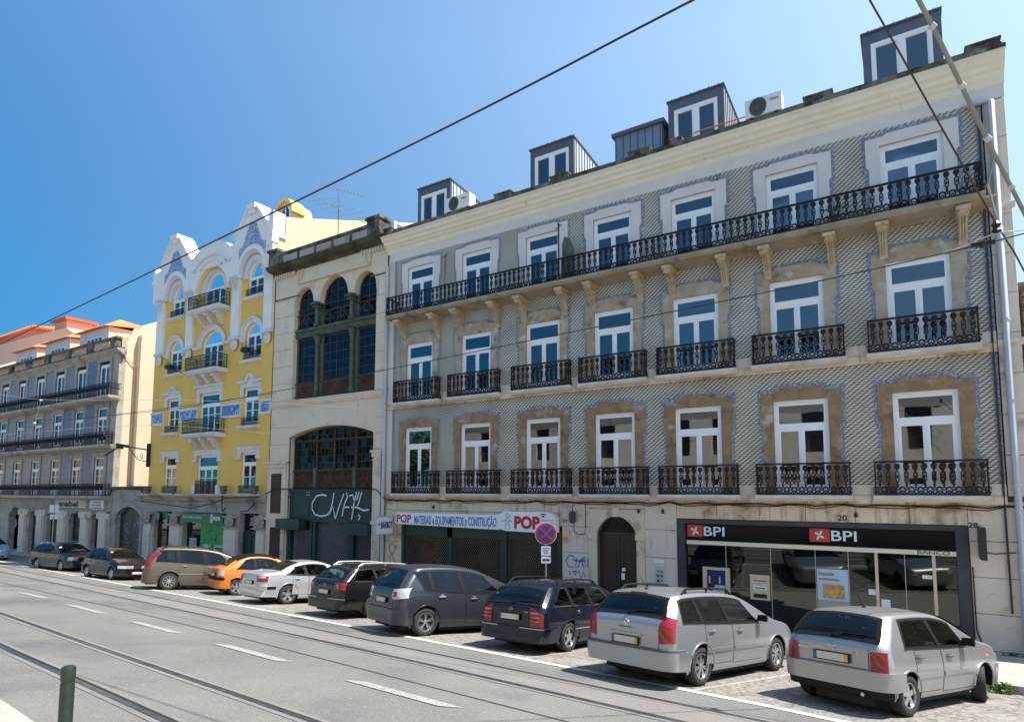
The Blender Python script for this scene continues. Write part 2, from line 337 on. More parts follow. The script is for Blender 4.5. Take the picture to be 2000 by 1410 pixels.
    def build(s, name, mats, parent=None, smooth=False, **tags):
        org = ORG.get(parent.name, (0,0,0)) if parent else (0,0,0)
        me = s.mesh(name, mats, smooth, org)
        import bmesh
        bm = bmesh.new(); bm.from_mesh(me); bmesh.ops.recalc_face_normals(bm, faces=bm.faces); bm.to_mesh(me); bm.free()
        if smooth: me.set_sharp_from_angle(angle=radians(smooth if smooth is not True else 45))
        return place(me, name, parent, **tags)
def place(me, name, parent=None, loc=None, rotz=0, scale=None, **tags):
    o = bpy.data.objects.new(name, me); COL.objects.link(o)
    if parent: o.parent = parent; ORG[o.name] = ORG.get(parent.name, (0,0,0))
    if loc is not None:
        loc = wp(loc); g = ORG.get(parent.name, (0,0,0)) if parent else (0,0,0)
        o.location = (loc[0]-g[0], loc[1]-g[1], loc[2]-g[2]); ORG[o.name] = tuple(loc)
    o.rotation_euler[2] = rotz
    if scale: o.scale = scale
    for k, v in tags.items(): o[k] = v
    return o
def thing(name, label, cat, loc=(0,0,0), group=None, local=False):
    loc = wp(loc); o = bpy.data.objects.new(name, None); COL.objects.link(o); o.location = loc; o.empty_display_size = .3
    o['label'] = label; o['category'] = cat
    if group: o['group'] = group
    ORG[o.name] = (0,0,0) if local else tuple(loc)
    return o
def chaikin(p, it=2):
    for _ in range(it):
        q = [p[0]]
        for a, b in zip(p[:-1], p[1:]):
            q += [tuple(a[i]*.75+b[i]*.25 for i in range(len(a))), tuple(a[i]*.25+b[i]*.75 for i in range(len(a)))]
        p = q+[p[-1]]
    return p
def interp(p, x):
    if x <= p[0][0]: return p[0][1]
    for a, b in zip(p[:-1], p[1:]):
        if x <= b[0]: return a[1]+(b[1]-a[1])*(x-a[0])/max(1e-9, b[0]-a[0])
    return p[-1][1]
def sheet_mesh(outer, name, mats, parent=None, **t):
    return outer.build(name, mats, parent, **t)
def outline(w, h, rise=0, t=0, z0=0, n=10, x=0):
    """window outline (XZ) with an arched head of the given rise, inset by t"""
    a = w/2-t; pts = [(x-a, z0+t)]
    if rise <= 0: pts += [(x-a, z0+h-t), (x+a, z0+h-t)]
    else:
        R = ((w/2)**2+rise**2)/(2*rise); cz = z0+h-R; Ri = R-t
        th = math.acos(max(-1, min(1, a/Ri)))
        if rise >= w/2-1e-6: th = 0
        for i in range(n+1):
            g = pi-th-(pi-2*th)*i/n; pts.append((x+Ri*cos(g), cz+Ri*sin(g)))
    pts.append((x+a, z0+t)); return pts
def wall_holes(mb, x0, x1, z0, z1, Y, holes, depth=.18, mi=0, mi_rev=None):
    """front sheet of a wall with openings, plus the reveals of the openings; holes = (xa, xb, za, zb, rise)"""
    if mi_rev is None: mi_rev = mi
    xs = sorted(set([x0, x1]+[h[0] for h in holes]+[h[1] for h in holes])); zs = sorted(set([z0, z1]+[h[2] for h in holes]+[h[3] for h in holes]))
    xs = [x for x in xs if x0 <= x <= x1]; zs = [z for z in zs if z0 <= z <= z1]
    for a, b in zip(xs[:-1], xs[1:]):
        for c, d in zip(zs[:-1], zs[1:]):
            mx, mz = (a+b)/2, (c+d)/2
            if any(h[0] < mx < h[1] and h[2] < mz < h[3] for h in holes): continue
            mb.add([(a,Y,c),(b,Y,c),(b,Y,d),(a,Y,d)], [(0,1,2,3)], mi)
    for h in holes:
        xa, xb, za, zb = h[:4]; rise = h[4] if len(h) > 4 else 0
        o = outline(xb-xa, zb-za, rise, 0, za, 12, (xa+xb)/2); n = len(o)
        for i in range(n):
            p, q = o[i], o[(i+1) % n]
            mb.add([(p[0],Y,p[1]),(q[0],Y,q[1]),(q[0],Y+depth,q[1]),(p[0],Y+depth,p[1])], [(0,1,2,3)], mi_rev)
        if rise > 0:
            xc = (xa+xb)/2; arc = o[1:-1]
            for i in range(len(arc)-1):
                p, q = arc[i], arc[i+1]
                mb.add([(p[0],Y,p[1]),(q[0],Y,q[1]),(q[0],Y,zb),(p[0],Y,zb)], [(0,1,2,3)], mi)
    return mb
FONTC = {}
def text(s, name, matn, parent, x, y, z, h, w=None, facing='-y', bold=0.0, thick=.004, italic=0, align='LEFT', **t):
    """flat lettering as a mesh: h = cap height, w = total width; stands on the plane facing -Y (or +X)"""
    key = (s, bold, italic)
    if key not in FONTC:
        cu = bpy.data.curves.new('lettering', 'FONT'); cu.body = s; cu.extrude = 0; cu.offset = bold; cu.shear = italic; cu.resolution_u = 3
        o = bpy.data.objects.new('lettering', cu); COL.objects.link(o)
        bpy.context.view_layer.update()
        me = bpy.data.meshes.new_from_object(o.evaluated_get(bpy.context.evaluated_depsgraph_get()))
        bpy.data.objects.remove(o); bpy.data.curves.remove(cu)
        FONTC[key] = ([tuple(v.co) for v in me.vertices], [list(p.vertices) for p in me.polygons])
    vs, fs = FONTC[key]
    xs = [v[0] for v in vs]; ys = [v[1] for v in vs]; x0, x1, y0 = min(xs), max(xs), 0
    hh = .70; sx = (w/(x1-x0)) if w else h/hh; sz = h/hh
    ox = {'LEFT': 0, 'CENTER': -(x1-x0)*sx/2}[align]
    mb = MB(); out = []
    for vx, vy, _ in vs:
        a = (vx-x0)*sx+ox; b = vy*sz
        if facing == '-y': out.append((x+a, y, z+b))
        elif facing == '+x': out.append((x, y+a, z+b))
        elif facing == '-x': out.append((x, y-a, z+b))
    mb.add(out, fs)
    return mb.build(name, matn, parent, **t)
def ribbon(mb, pts, y, w, facing='-y', x=0):
    """painted stroke: flat ribbon along XZ points"""
    P = [Vector(p) for p in pts]; L = []; R = []
    for i, p in enumerate(P):
        d = (P[min(i+1, len(P)-1)]-P[max(i-1, 0)]); d = d.normalized() if d.length > 0 else Vector((1, 0))
        nrm = Vector((-d.y, d.x))*w/2; L.append(p+nrm); R.append(p-nrm)
    n = len(P); to = (lambda q: (q[0], y, q[1]))
    mb.add([to(p) for p in L]+[to(p) for p in R], [(i, i+1, n+i+1, n+i) for i in range(n-1)])
def gz(X, Y):
    """height of the street surface: it falls towards the facades and gently down the street"""
    Y = max(-12, min(24, Y)); X = max(-150, min(40, X))
    pl = lambda y: -(2.447+.1016*y-.01867*(X+20))
    if Y <= 16: return pl(Y)
    zf = interp([(-150,-4.9),(-60,-4.78),(-40,-4.62),(-20,-4.46),(2,-4.16),(40,-3.7)], X)
    return pl(16)+(zf-pl(16))*(Y-16)/4
# ------------------------------------------------------------------ ground, road, pavements
def xs_range(a, b, step=2.0):
    n = max(1, int((b-a)/step)); l = [a+(b-a)*i/n for i in range(n+1)]
    if a < -8 < b: l.append(-8)
    return sorted(set(l))
def strip(mb, fa, fb, x0, x1, dz, mi=0, step=2.0, dza=None, ny=1):
    """sheet between the plan curves Y=fa(X) and Y=fb(X), dz above the street surface"""
    xs = xs_range(x0, x1, step); vs = []; fs = []
    for x in xs:
        ya, yb = fa(x), fb(x); ys = [ya+(yb-ya)*j/ny for j in range(ny+1)]
        if ny > 1 and ya < 16 < yb: k = min(range(1, ny), key=lambda j: abs(ys[j]-16)); ys[k] = 16
        for j, y in enumerate(ys): vs.append((x, y, gz(x, y)+(dza if (dza is not None and j == 0) else dz)))
    for i in range(len(xs)-1):
        for j in range(ny): a = i*(ny+1)+j; fs.append((a, a+ny+1, a+ny+2, a+1))
    mb.add(vs, fs, mi)
PARK = [(-150, 22.5), (-51.2, 16.46), (-28, 13.44), (-17, 12.05), (-10.6, 11.18), (-5.4, 10.42), (-1.9, 9.86), (-.96, 9.62), (10, 8.1), (45, 3.4)]
RA = [(-150, 20.8), (-44, 14.18), (-24.9, 11.98), (-15.35, 10.76), (-9.5, 9.93), (-5.4, 9.38), (-1.76, 8.85), (10, 7.1), (45, 2.2)]
RB = [(-150, 19.9), (-38.4, 12.5), (-21.8, 10.55), (-13.6, 9.56), (-10, 9.1), (-6.2, 8.58), (-2.7, 8.07), (10, 6.2), (45, 1.3)]
CL = [(-150, 16.6), (-24.5, 8.84), (-19.6, 8.31), (-14.9, 7.8), (-10.5, 7.33), (-6.3, 6.8), (10, 4.9), (45, .8)]
RC = [(-150, 14.6), (-19.3, 6.32), (-12.7, 5.66), (-9, 5.32), (-6, 5.05), (10, 3.3), (45, -.6)]
RD = [(-150, 13.4), (-19.3, 5.1), (-13.9, 4.57), (-10.4, 4.26), (-7.2, 3.97), (10, 2.3), (45, -1.6)]
KN = [(-150, 11.9), (-20, 3.9), (-9.1, 3.03), (-8.4, 2.96), (10, 1.1), (45, -3)]
SEAM = [(-60, 13.2), (-31, 10.04), (-18.9, 9.0), (-11.6, 8.17), (-4.6, 7.2), (5, 6.0)]
F = lambda c, o=0: (lambda x: interp(c, x)+o)
KERBC = [(-150, 18.8), (-60, 18.5), (-30, 17.8), (-20, 17.3), (-12, 16.6), (-7, 16.0), (-3, 15.0), (1.4, 13.95), (10, 12.4), (45, 8)]
KERB_Y = lambda x: interp(KERBC, x)
m = MB()
gx = [-600, -150, -60, -40, -20, 2, 40, 600]; gy = [-500, -60, -12, 16, 24, 120, 900]
vs = [(x, y, gz(x, y)-.15) for x in gx for y in gy]; fs = []
for i in range(len(gx)-1):
    for j in range(len(gy)-1): fs.append((i*7+j, (i+1)*7+j, (i+1)*7+j+1, i*7+j+1))
m.add(vs, fs); m.build('ground', 'ground', kind='structure')
m = MB(); strip(m, F(KN), F(PARK), -150, 45, 0, ny=3); m.build('road', 'asphalt', kind='structure')
m = MB(); strip(m, F(PARK), lambda x: KERB_Y(x)+.02, -150, 45, -.002, ny=8); m.build('parking_lane', 'parking', kind='structure')
m = MB(); strip(m, F(RB, .05), F(RA, -.05), -150, 45, .004); m.build('track_bed', 'asphalt_track', kind='structure')
# far pavement with its kerb stones
m = MB(); strip(m, lambda x: KERB_Y(x)+.28, lambda x: 21.0, -150, 45, .125, ny=5); far_pav = m.build('pavement', 'pavement', kind='structure')
kst = []
x = -72.0
while x < 12:
    L = 1.15+random.random()*.25; m = MB()
    ya, yb = KERB_Y(x), KERB_Y(x+L)
    vs = [(x+.008, ya, gz(x,ya)-.04), (x+L-.008, yb, gz(x+L,yb)-.04), (x+L-.008, yb+.3, gz(x+L,yb)-.04), (x+.008, ya+.3, gz(x,ya)-.04)]
    h = .175+random.uniform(-.006, .006)
    vs += [(a, b+(.02 if i < 2 else 0), c+h) for i, (a, b, c) in enumerate(vs)]
    m.add(vs, [(0,3,2,1),(4,5,6,7),(0,1,5,4),(1,2,6,5),(2,3,7,6),(3,0,4,7)])
    m.build('kerb_stone', 'kerb', far_pav); x += L
# near pavement at the photographer's side
m = MB(); strip(m, lambda x: -3.9, F(KN, -.28), -100, 20, .12); near_pav = m.build('near_pavement', 'pavement', kind='structure')
x = -40.0
while x < 4:
    L = 1.2; m = MB(); f = F(KN)
    vs = []
    for dz in (-.04, .135):
        for (xx, o) in ((x+.008, -.3), (x+L-.008, -.3), (x+L-.008, -.02 if dz > 0 else 0), (x+.008, -.02 if dz > 0 else 0)):
            vs.append((xx, f(xx)+o, gz(xx, f(xx))+dz))
    m.add(vs, [(0,3,2,1),(4,5,6,7),(0,1,5,4),(1,2,6,5),(2,3,7,6),(3,0,4,7)])
    m.build('kerb_stone', 'kerb', near_pav); x += L
# rails: each a steel head with its flange groove
def rail(curve, lbl, wide):
    t = thing('tram_rail', lbl, 'tram rail', (-10, interp(curve, -10), gz(-10, interp(curve, -10))), group='tram rails')
    m = MB(); strip(m, F(curve, -.035), F(curve, .035), -150, 45, .014); strip(m, F(curve, -.05), F(curve, -.035), -150, 45, .014, dza=.004)
    m.build('rail_head', 'steel', t)
    m = MB(); strip(m, F(curve, .037), F(curve, .037+wide), -150, 45, .009); m.build('groove', 'groove', t)
    m = MB(); strip(m, F(curve, -.13), F(curve, -.05), -150, 45, .007); strip(m, F(curve, .04+wide), F(curve, .11+wide), -150, 45, .007); m.build('rail_bedding', 'asphalt_track', t)
rail(RA, 'tram rail nearest to the parked cars', .035); rail(RB, 'second tram rail out from the parked cars', .05)
rail(RC, 'tram rail just on the near side of the dashed centre line', .035); rail(RD, 'tram rail nearest to the green bollard', .06)
# paint
m = MB(); strip(m, F(PARK, -.085), F(PARK, .085), -150, 45, .008, step=1.0); m.build('edge_line', 'paint_line', kind='structure')
m = MB(); strip(m, F(SEAM, -.02), F(SEAM, .02), -60, 0, .006); m.build('tar_seam', 'tar', kind='structure')
m = MB()
for a, b in ((-7.37,-5.25),(-11.76,-9.4),(-16.07,-13.75),(-20.9,-18.3),(-25.8,-23.3),(-30.4,-27.9),(-35.1,-32.6),(-39.9,-37.3),(-44.7,-42.1),(-49.5,-46.9),(-3,-.8),(1.4,3.6)):
    xs = [a+(b-a)*i/6 for i in range(7)]; vs = []; fs = []
    for i, x in enumerate(xs):
        s = .12 if i in (0, 6) else 0; y = interp(CL, x)
        w = .085
        vs += [(x-(.16), y-w, gz(x,y-w)+.008), (x+.16, y+w, gz(x,y+w)+.008)]
    for i in range(6): fs.append((2*i, 2*i+2, 2*i+3, 2*i+1))
    m.add(vs, fs)
m.build('centre_dashes', 'paint_worn', kind='structure')
m = MB()   # bay lines of the parking lane
for xb, th in ((-3.1, 70),(-6.6, 78),(-9.9, 80),(-13.6, 78),(-17.6, 80),(-21.5, 78),(-25.0, 70),(-29.5, 60)):
    y0 = interp(PARK, xb)+.09; c, s = cos(radians(th)), sin(radians(th)); vs = []; fs = []
    for i in range(5):
        d = 4.6*i/4; px, py = xb+c*d, y0+s*d
        for o in (-.05, .05): vs.append((px+s*o, py-c*o, gz(px+s*o, py-c*o)+.003))
    for i in range(4): fs.append((2*i, 2*i+2, 2*i+3, 2*i+1))
    m.add(vs, fs)
m.build('bay_lines', 'paint_worn', kind='structure')
# repairs in the asphalt
m = MB()
for x, y, l, w in ((-14.2, 11.5, 1.2, .12),):
    vs = [(x+l*cos(a)/2, y+w*sin(a)+l*.04*cos(a), gz(x, y+w*sin(a))+.005) for a in [2*pi*k/10 for k in range(10)]]
    m.add(vs, [list(range(10))])
m.build('asphalt_patches', 'tar', kind='structure')
# ------------------------------------------------------------------ shared building pieces
FY = 26.0; drawing_grid(True)      # the common facade line is Y = 20 in the street
def base_z(x): return gz(x*XF[0]+XF[1], 20)+.12
def blocks(parent, x0, x1, z0, z1, rowh, w, y=FY, depth=.10, matn='stone', gap=.012, skip=(), name='stone', jit=.0):
    """dressed stones laid in courses: every stone an object; openings in skip = (xa, xb, za, zb)"""
    rows = max(1, round((z1-z0)/rowh)); rh = (z1-z0)/rows
    for i in range(rows):
        za, zb = z0+i*rh, z0+(i+1)*rh; spans = [(x0, x1)]
        for (sa, sb, sc, sd_) in skip:
            if sc < zb-.02 and sd_ > za+.02:
                ns = []
                for a, b in spans:
                    if sb <= a or sa >= b: ns.append((a, b)); continue
                    if sa > a: ns.append((a, sa))
                    if sb < b: ns.append((sb, b))
                spans = ns
        for a, b in spans:
            if b-a < .06: continue
            n = max(1, round((b-a)/w)); ofs = (w/2 if (i % 2 and n > 1) else 0); cuts = [a]
            for k in range(1, n+1):
                c = a+k*(b-a)/n-(ofs*(b-a)/n/w if n > 1 else 0)
                if a+.15 < c < b-.15: cuts.append(c)
            cuts.append(b)
            for p, q in zip(cuts[:-1], cuts[1:]):
                m = MB(); jy = random.uniform(0, .012); e = .012
                P0 = [(p+gap/2,za+gap/2),(q-gap/2,za+gap/2),(q-gap/2,zb-gap/2),(p+gap/2,zb-gap/2)]
                P1 = [(p+gap/2+e,za+gap/2+e),(q-gap/2-e,za+gap/2+e),(q-gap/2-e,zb-gap/2-e),(p+gap/2+e,zb-gap/2-e)]
                vs = [(x,y-jy,z) for x,z in P1]+[(x,y-jy+e,z) for x,z in P0]+[(x,y+depth,z) for x,z in P0]
                m.add(vs, [(0,1,2,3)]+[(i2,4+i2,4+(i2+1)%4,(i2+1)%4) for i2 in range(4)]+[(4+i2,8+i2,8+(i2+1)%4,4+(i2+1)%4) for i2 in range(4)]+[(8,11,10,9)])
                m.build(name, matn, parent)
PROTO = {}
def window_meshes(key, w, h, th, leaves=2, rise=0, fw_=.085, st=.085, bars=0, panel=.22, frame='white_frame', depth=.07, tbars=0, gl='glass', side=.0):
    """a casement pair under a transom light; local origin at the bottom centre, front face at y=0"""
    f = MB(); A = outline(w, h, rise); B = outline(w, h, rise, fw_); f.ring(A, B, 0, depth, closed=True)
    zt = h-th; f.box(-w/2+fw_, w/2-fw_, .005, depth-.005, zt-.05, zt+.05)
    iw = w-2*fw_; lw = iw/leaves; panes = []
    # transom frame
    if rise <= 0:
        f.ring([(-iw/2,zt+.05),(-iw/2,h-fw_),(iw/2,h-fw_),(iw/2,zt+.05)], [(-iw/2+.055,zt+.105),(-iw/2+.055,h-fw_-.055),(iw/2-.055,h-fw_-.055),(iw/2-.055,zt+.105)], .015, .06)
        panes.append([(-iw/2+.05,zt+.1),(iw/2-.05,zt+.1),(iw/2-.05,h-fw_-.05),(-iw/2+.05,h-fw_-.05)])
    else:
        o = outline(w, h, rise, fw_-.01); arc = [p for p in o if p[1] > zt+.04]
        panes.append([(-iw/2,zt+.04)]+arc+[(iw/2,zt+.04)])
    for k in range(leaves):
        a = -iw/2+k*lw; b = a+lw; z0, z1 = .03, zt-.05
        f.ring([(a+.004,z0),(a+.004,z1),(b-.004,z1),(b-.004,z0)], [(a+st,z0+panel),(a+st,z1-st*.8),(b-st,z1-st*.8),(b-st,z0+panel)], .012, .06)
        panes.append([(a+st-.01,z0+panel-.01),(b-st+.01,z0+panel-.01),(b-st+.01,z1-st*.8+.01),(a+st-.01,z1-st*.8+.01)])
        for j in range(bars):
            zz = z0+panel+(z1-z0-panel)*(j+1)/(bars+1); f.box(a+st, b-st, .02, .05, zz-.016, zz+.016)
        f.box((a+b)/2-.01 if False else b-.006, b+.006, -.008, .012, z0, z1)
    if tbars:
        for j in range(tbars):
            xx = -iw/2+iw*(j+1)/(tbars+1); f.box(xx-.016, xx+.016, .02, .05, zt, h-fw_-(rise*.5 if rise else 0))
    fm = f.mesh('window', [frame])
    pm = []
    for p in panes:
        g = MB(); n = len(p)
        g.add([(x,.035,z) for x,z in p]+[(x,.041,z) for x,z in p], [list(range(n)), list(range(n, 2*n))[::-1]]+[(i,(i+1)%n,n+(i+1)%n,n+i) for i in range(n)])
        pm.append(g.mesh('pane', [gl]))
    PROTO[key] = (fm, pm, w, h); return PROTO[key]
def put_window(key, parent, x, y, z, curtain=None, label=None):
    fm, pm, w, h = PROTO[key]; o = place(fm, 'window', parent, (x, y, z))
    for g in pm: place(g, 'pane', o, (x, y, z))
    if curtain:
        m = MB(); a, b = curtain[0], curtain[1]; n = 14
        vs = []; fs = []
        for i in range(n+1):
            xx = x+(a+(b-a)*i/n)*w/2; yy = y+.16+.03*sin(i*1.9); vs += [(xx, yy, z+.1), (xx, yy, z+h*curtain[2])]
        for i in range(n): fs.append((2*i, 2*i+2, 2*i+3, 2*i+1))
        m.add(vs, fs); m.build('curtain', 'curtain', o)
    return o
def shell(parent, x0, x1, z0, z1, ymax, side, roof, y0=FY+.2, name='side_wall', zb=None):
    m = MB(); m.box(x0, x0+.02, y0, ymax, z0, z1); m.build('party_wall', side, parent)
    m = MB(); m.box(x1-.02, x1, y0, ymax, z0, z1); m.build('party_wall', side, parent)
    m = MB(); m.box(x0+.02, x1-.02, ymax-.02, ymax, z0, z1); m.build('rear_wall', side, parent)
    m = MB(); m.box(x0+.03, x1-.03, y0, ymax-.03, z1-.02, z1); m.build('roof', roof, parent)
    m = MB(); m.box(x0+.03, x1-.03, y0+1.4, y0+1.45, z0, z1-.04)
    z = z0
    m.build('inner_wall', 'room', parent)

# ================================================================== the tiled corner building
T = thing('tiled_building', 'long four storey building clad in blue and ochre lozenge tiles with iron balconies', 'building', (-20.5, FY, base_z(-20)))
BX = [-31.31, -27.72, -24.02, -20.60, -17.17, -13.57, -9.92]
BX0, BX1 = -33.55, -7.42
WW = 1.76
FL = [(-.08, 2.83, .80), (3.87, 2.58, .72), (7.72, 2.20, .62)]      # floor level, door height, transom height
for k, (fz, h, th) in enumerate(FL): window_meshes('B4_%d' % k, WW, h, th, fw_=.10, st=.10, panel=.28)
holes = [(x-WW/2, x+WW/2, fz, fz+h) for fz, h, th in FL for x in BX]
m = MB(); wall_holes(m, BX0+.42, -8.02, -.10, 10.42, FY, holes, .22, 0, 1); m.build('tiled_wall', ['lozenge_tiles', 'slab_stone'], T)
m = MB(); m.box(BX0, BX1, FY-.012, FY+.2, 10.42, 10.8); m.build('frieze', 'surround_pale', T)
m = MB(); m.box(BX0, BX0+.41, FY-.03, FY+.2, -.1, 10.42); m.build('corner_pilaster', 'stone_lilac', T)
# window surrounds, their blue border tiles
def sur(x, fz, h, t=0, low=1.22, up=1.30, stepz=.74, top=.25, raise_=.13, cw=.66):
    zs = fz+h*stepz+ (0 if t == 0 else -t*.0); ztop = fz+h+top
    L = [(x-low-t, fz), (x-low-t, zs-t-.06), (x-up-t, zs-t), (x-up-t, ztop+t), (x-cw-.12-t, ztop+t), (x-cw-t, ztop+raise_+t)]
    R = [(2*x-a, b) for a, b in L][::-1]; return L, R
SM = ['surround_tan', 'surround_mixed', 'surround_pale']
for k, (fz, h, th) in enumerate(FL):
    rs = (.13, .13, .0)[k]; tp = (.25, .30, .26)[k]
    for i, x in enumerate(BX):
        L, R = sur(x, fz, h, 0, raise_=max(rs, .06), top=tp); L2, R2 = sur(x, fz, h, .11, raise_=max(rs, .06), top=tp)
        o = MB()
        o.prism(L[:4]+[(x-WW/2, L[3][1]), (x-WW/2, fz)], FY-.045, FY+.02); o.prism([(x+WW/2, fz), (x+WW/2, L[3][1])]+R[2:], FY-.045, FY+.02)
        o.prism([(x-WW/2, fz+h), (x-WW/2, L[3][1]), L[4], L[5], R[0], R[1], (x+WW/2, L[3][1]), (x+WW/2, fz+h)], FY-.047, FY+.02)
        o.build('window_surround', SM[k], T)
        b = MB(); A = L2+R2; Bb = L+R; b.ring(A, Bb, FY-.016, FY+.01, closed=False); b.build('border_tiles', 'border_tiles', T)
        cur = None
        if k < 3 and (i*5+k*3) % 4 == 1: cur = (-.95, .95, (.55,.8,.97)[(i+k) % 3])
        if (k, i) in ((2,6),(1,2),(0,2),(1,0),(2,4)): cur = {(2,6): (-1,-.25,.98), (1,2): (-.95,-.3,.9), (0,2): (-.9,-.2,.95), (1,0): (-.9,.9,.7), (2,4): (-.95,-.5,.8)}[(k, i)]
        put_window('B4_%d' % k, T, x, FY+.05, fz, cur)
for (x0, x1, z0, z1) in ((BX0+.43, BX0+.56, -.02, 10.36), (-8.17, -8.03, -.02, 10.36)):
    m = MB(); m.box(x0, x1, FY-.014, FY+.01, z0, z1); m.build('border_tiles', 'border_tiles', T)
# plinth stones between the balcony slabs and string courses
for fz, zz in ((-.08, .30), (3.87, .30)):
    edges = [BX0+.42]+[v for x in BX for v in (x-1.22, x+1.22)]+[-8.02]
    for a, b in zip(edges[0::2], edges[1::2]):
        m = MB(); m.box(a, b, FY-.05, FY+.01, fz-.02, fz+zz); m.build('plinth_stone', 'stone_lilac', T)
    m = MB(); m.box(BX0, -8.02, FY-.09, FY+.02, fz-.24, fz-.02); m.build('string_course', 'stone', T)
# quoin on the right corner
blocks(T, -7.99, -7.42, -.1, 10.38, 1.05, 2, y=FY-.03, matn='stone_lilac', name='quoin_stone')
m = MB(); m.box(-7.99, -7.44, FY+.06, FY+.3, -.1, 10.4); m.build('quoin_backing', 'mortar', T)
for z in (3.75, 7.35): 
    m = MB(); m.prismx([(FY-.03,z),(FY-.12,z+.06),(FY-.12,z+.16),(FY-.03,z+.2)], -8.0, -7.36); m.build('corner_moulding', 'stone_lilac', T)
# crown cornice, blocking course and its piers
m = MB(); m.prismx([(26.3,10.78),(25.98,10.78),(25.93,10.84),(25.93,10.95),(25.84,11.0),(25.80,11.06),(25.70,11.10),(25.66,11.20),(25.56,11.26),(25.52,11.36),(25.45,11.40),(25.45,11.46),(26.3,11.46)], BX0-.1, -7.40); m.build('crown_cornice', 'cornice_cream', T)
m = MB(); m.box(BX0-.1, -7.38, 25.43, 26.3, 11.46, 11.56); m.build('gutter_edge', 'stone_dark', T)
m = MB(); m.box(BX0-.05, -7.45, 25.55, 25.95, 11.56, 11.68); m.build('blocking_course', 'stone_dark', T)
for x0, x1 in ((-33.5,-32.9),(-26.3,-25.4),(-23.3,-22.4),(-19.6,-18.7),(-17.9,-17.4),(-13.0,-12.1),(-8.35,-7.5)):
    m = MB(); m.box(x0, x1, 25.5, 25.97, 11.565, 11.76); m.box(x0-.03, x1+.03, 25.47, 26.0, 11.76, 11.81); m.build('parapet_block', 'stone_dark', T)
# balconies
def baluster_mesh(h, name, matn, t=.022):
    b = MB(); s = h/.86
    def rg(w, hh, cz, tk):
        A = [(-w/2,cz-hh*.32),(-w/2,cz+hh*.32),(-w*.2,cz+hh/2),(w*.2,cz+hh/2),(w/2,cz+hh*.32),(w/2,cz-hh*.32),(w*.2,cz-hh/2),(-w*.2,cz-hh/2)]
        k = 1-2*tk/w; k2 = 1-2*tk/hh; B = [(x*k, cz+(z-cz)*k2) for x, z in A]; b.ring(A, B, -t/2, t/2)
    rg(.125, .30*s, .49*s, .034)
    b.prism([(0,.41*s),(.028,.49*s),(0,.57*s),(-.028,.49*s)], -t/2, t/2)
    b.prism([(-.02,.63*s),(-.02,.68*s),(-.075,.72*s),(-.085,.79*s),(-.045,.845*s),(.045,.845*s),(.085,.79*s),(.075,.72*s),(.02,.68*s),(.02,.63*s)], -t/2, t/2)
    b.prism([(-.045,.665*s),(-.045,.69*s),(.045,.69*s),(.045,.665*s)], -t/2, t/2)
    b.prism([(-.024,.2*s),(-.024,.345*s),(.024,.345*s),(.024,.2*s)], -t/2, t/2)
    b.prism([(-.04,.26*s),(-.03,.30*s),(.03,.30*s),(.04,.26*s)], -t/2, t/2)
    def circ(cx, cz, r, tk, n=8, a0=0, a1=2*pi):
        full = abs(a1-a0-2*pi) < 1e-3; N = n if full else n+1
        A = [(cx+r*cos(a0+(a1-a0)*i/n), cz+r*sin(a0+(a1-a0)*i/n)) for i in range(N)]; B = [(cx+(r-tk)*cos(a0+(a1-a0)*i/n), cz+(r-tk)*sin(a0+(a1-a0)*i/n)) for i in range(N)]
        b.ring(A, B, -t/2, t/2, closed=full)
    circ(0, .09*s, .075, .034); circ(-.115, .14*s, .085, .03, 6, 0, pi); circ(.115, .14*s, .085, .03, 6, 0, pi); circ(.125, .07*s, .055, .03, 6); circ(-.125, .07*s, .055, .03, 6); b.box(-.125, .125, -t/2, t/2, .0, .03)
    b.box(-.125, .125, -t/2, t/2, .155*s+.03, .155*s+.05)
    return b.mesh(name, [matn])
def balcony(T, x0, x1, yf, zs, slab_h, rail_h, bal, matn, sp=.25, slabmat='slab_stone', under=.0, slabpoly=None):
    m = MB()
    m.prismx([(yf-.03, zs-slab_h*.55),(yf-.03, zs-.015),(yf-.015, zs),(26.0, zs),(26.0, zs-slab_h),(yf+.06, zs-slab_h)], x0-.04, x1+.04)
    s = m.build('balcony', slabmat, T, )
    r = MB()
    for a in ((x0+.03, yf+.03, x1-.03, yf+.03), (x0+.03, yf+.03, x0+.03, 25.96), (x1-.03, yf+.03, x1-.03, 25.96)):
        for zz, hh in ((zs+rail_h-.05, .05), (zs+.012, .03)):
            wd = .03 if hh == .05 else .015
            if a[1] == a[3]: r.box(a[0]-wd, a[2]+wd, a[1]-wd, a[1]+wd, zz, zz+hh)
            else: r.box(a[0]-wd, a[0]+wd, a[1]+wd, a[3], zz, zz+hh)
    for xx in (x0+.03, x1-.03): r.box(xx-.022, xx+.022, yf+.005, yf+.055, zs, zs+rail_h-.05)
    r.build('railing_frame', matn, s)
    n = max(1, round((x1-x0-.06)/sp))
    for i in range(n): place(bal, 'baluster', s, (x0+.03+(i+.5)*(x1-x0-.06)/n, yf+.03, zs+.02))
    return s, r
bal_b = baluster_mesh(.86, 'baluster', 'iron_brown'); bal_k = baluster_mesh(.73, 'baluster', 'iron_black')
for fz in (-.08, 3.87):
    for i, x in enumerate(BX):
        s, r = balcony(T, x-1.49, x+1.49, 25.68, fz, .17, .94, bal_b, 'iron_brown')
        for sx in (x-1.46, x+1.46): place(bal_b, 'baluster', s, (sx, 25.86, fz+.02), rotz=pi/2)
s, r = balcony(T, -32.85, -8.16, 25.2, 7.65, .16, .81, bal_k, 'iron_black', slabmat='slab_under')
for sx in (-32.82, -8.19):
    for yy in (25.35, 25.6, 25.85): place(bal_k, 'baluster', s, (sx, yy, 7.67), rotz=pi/2)
m = MB()
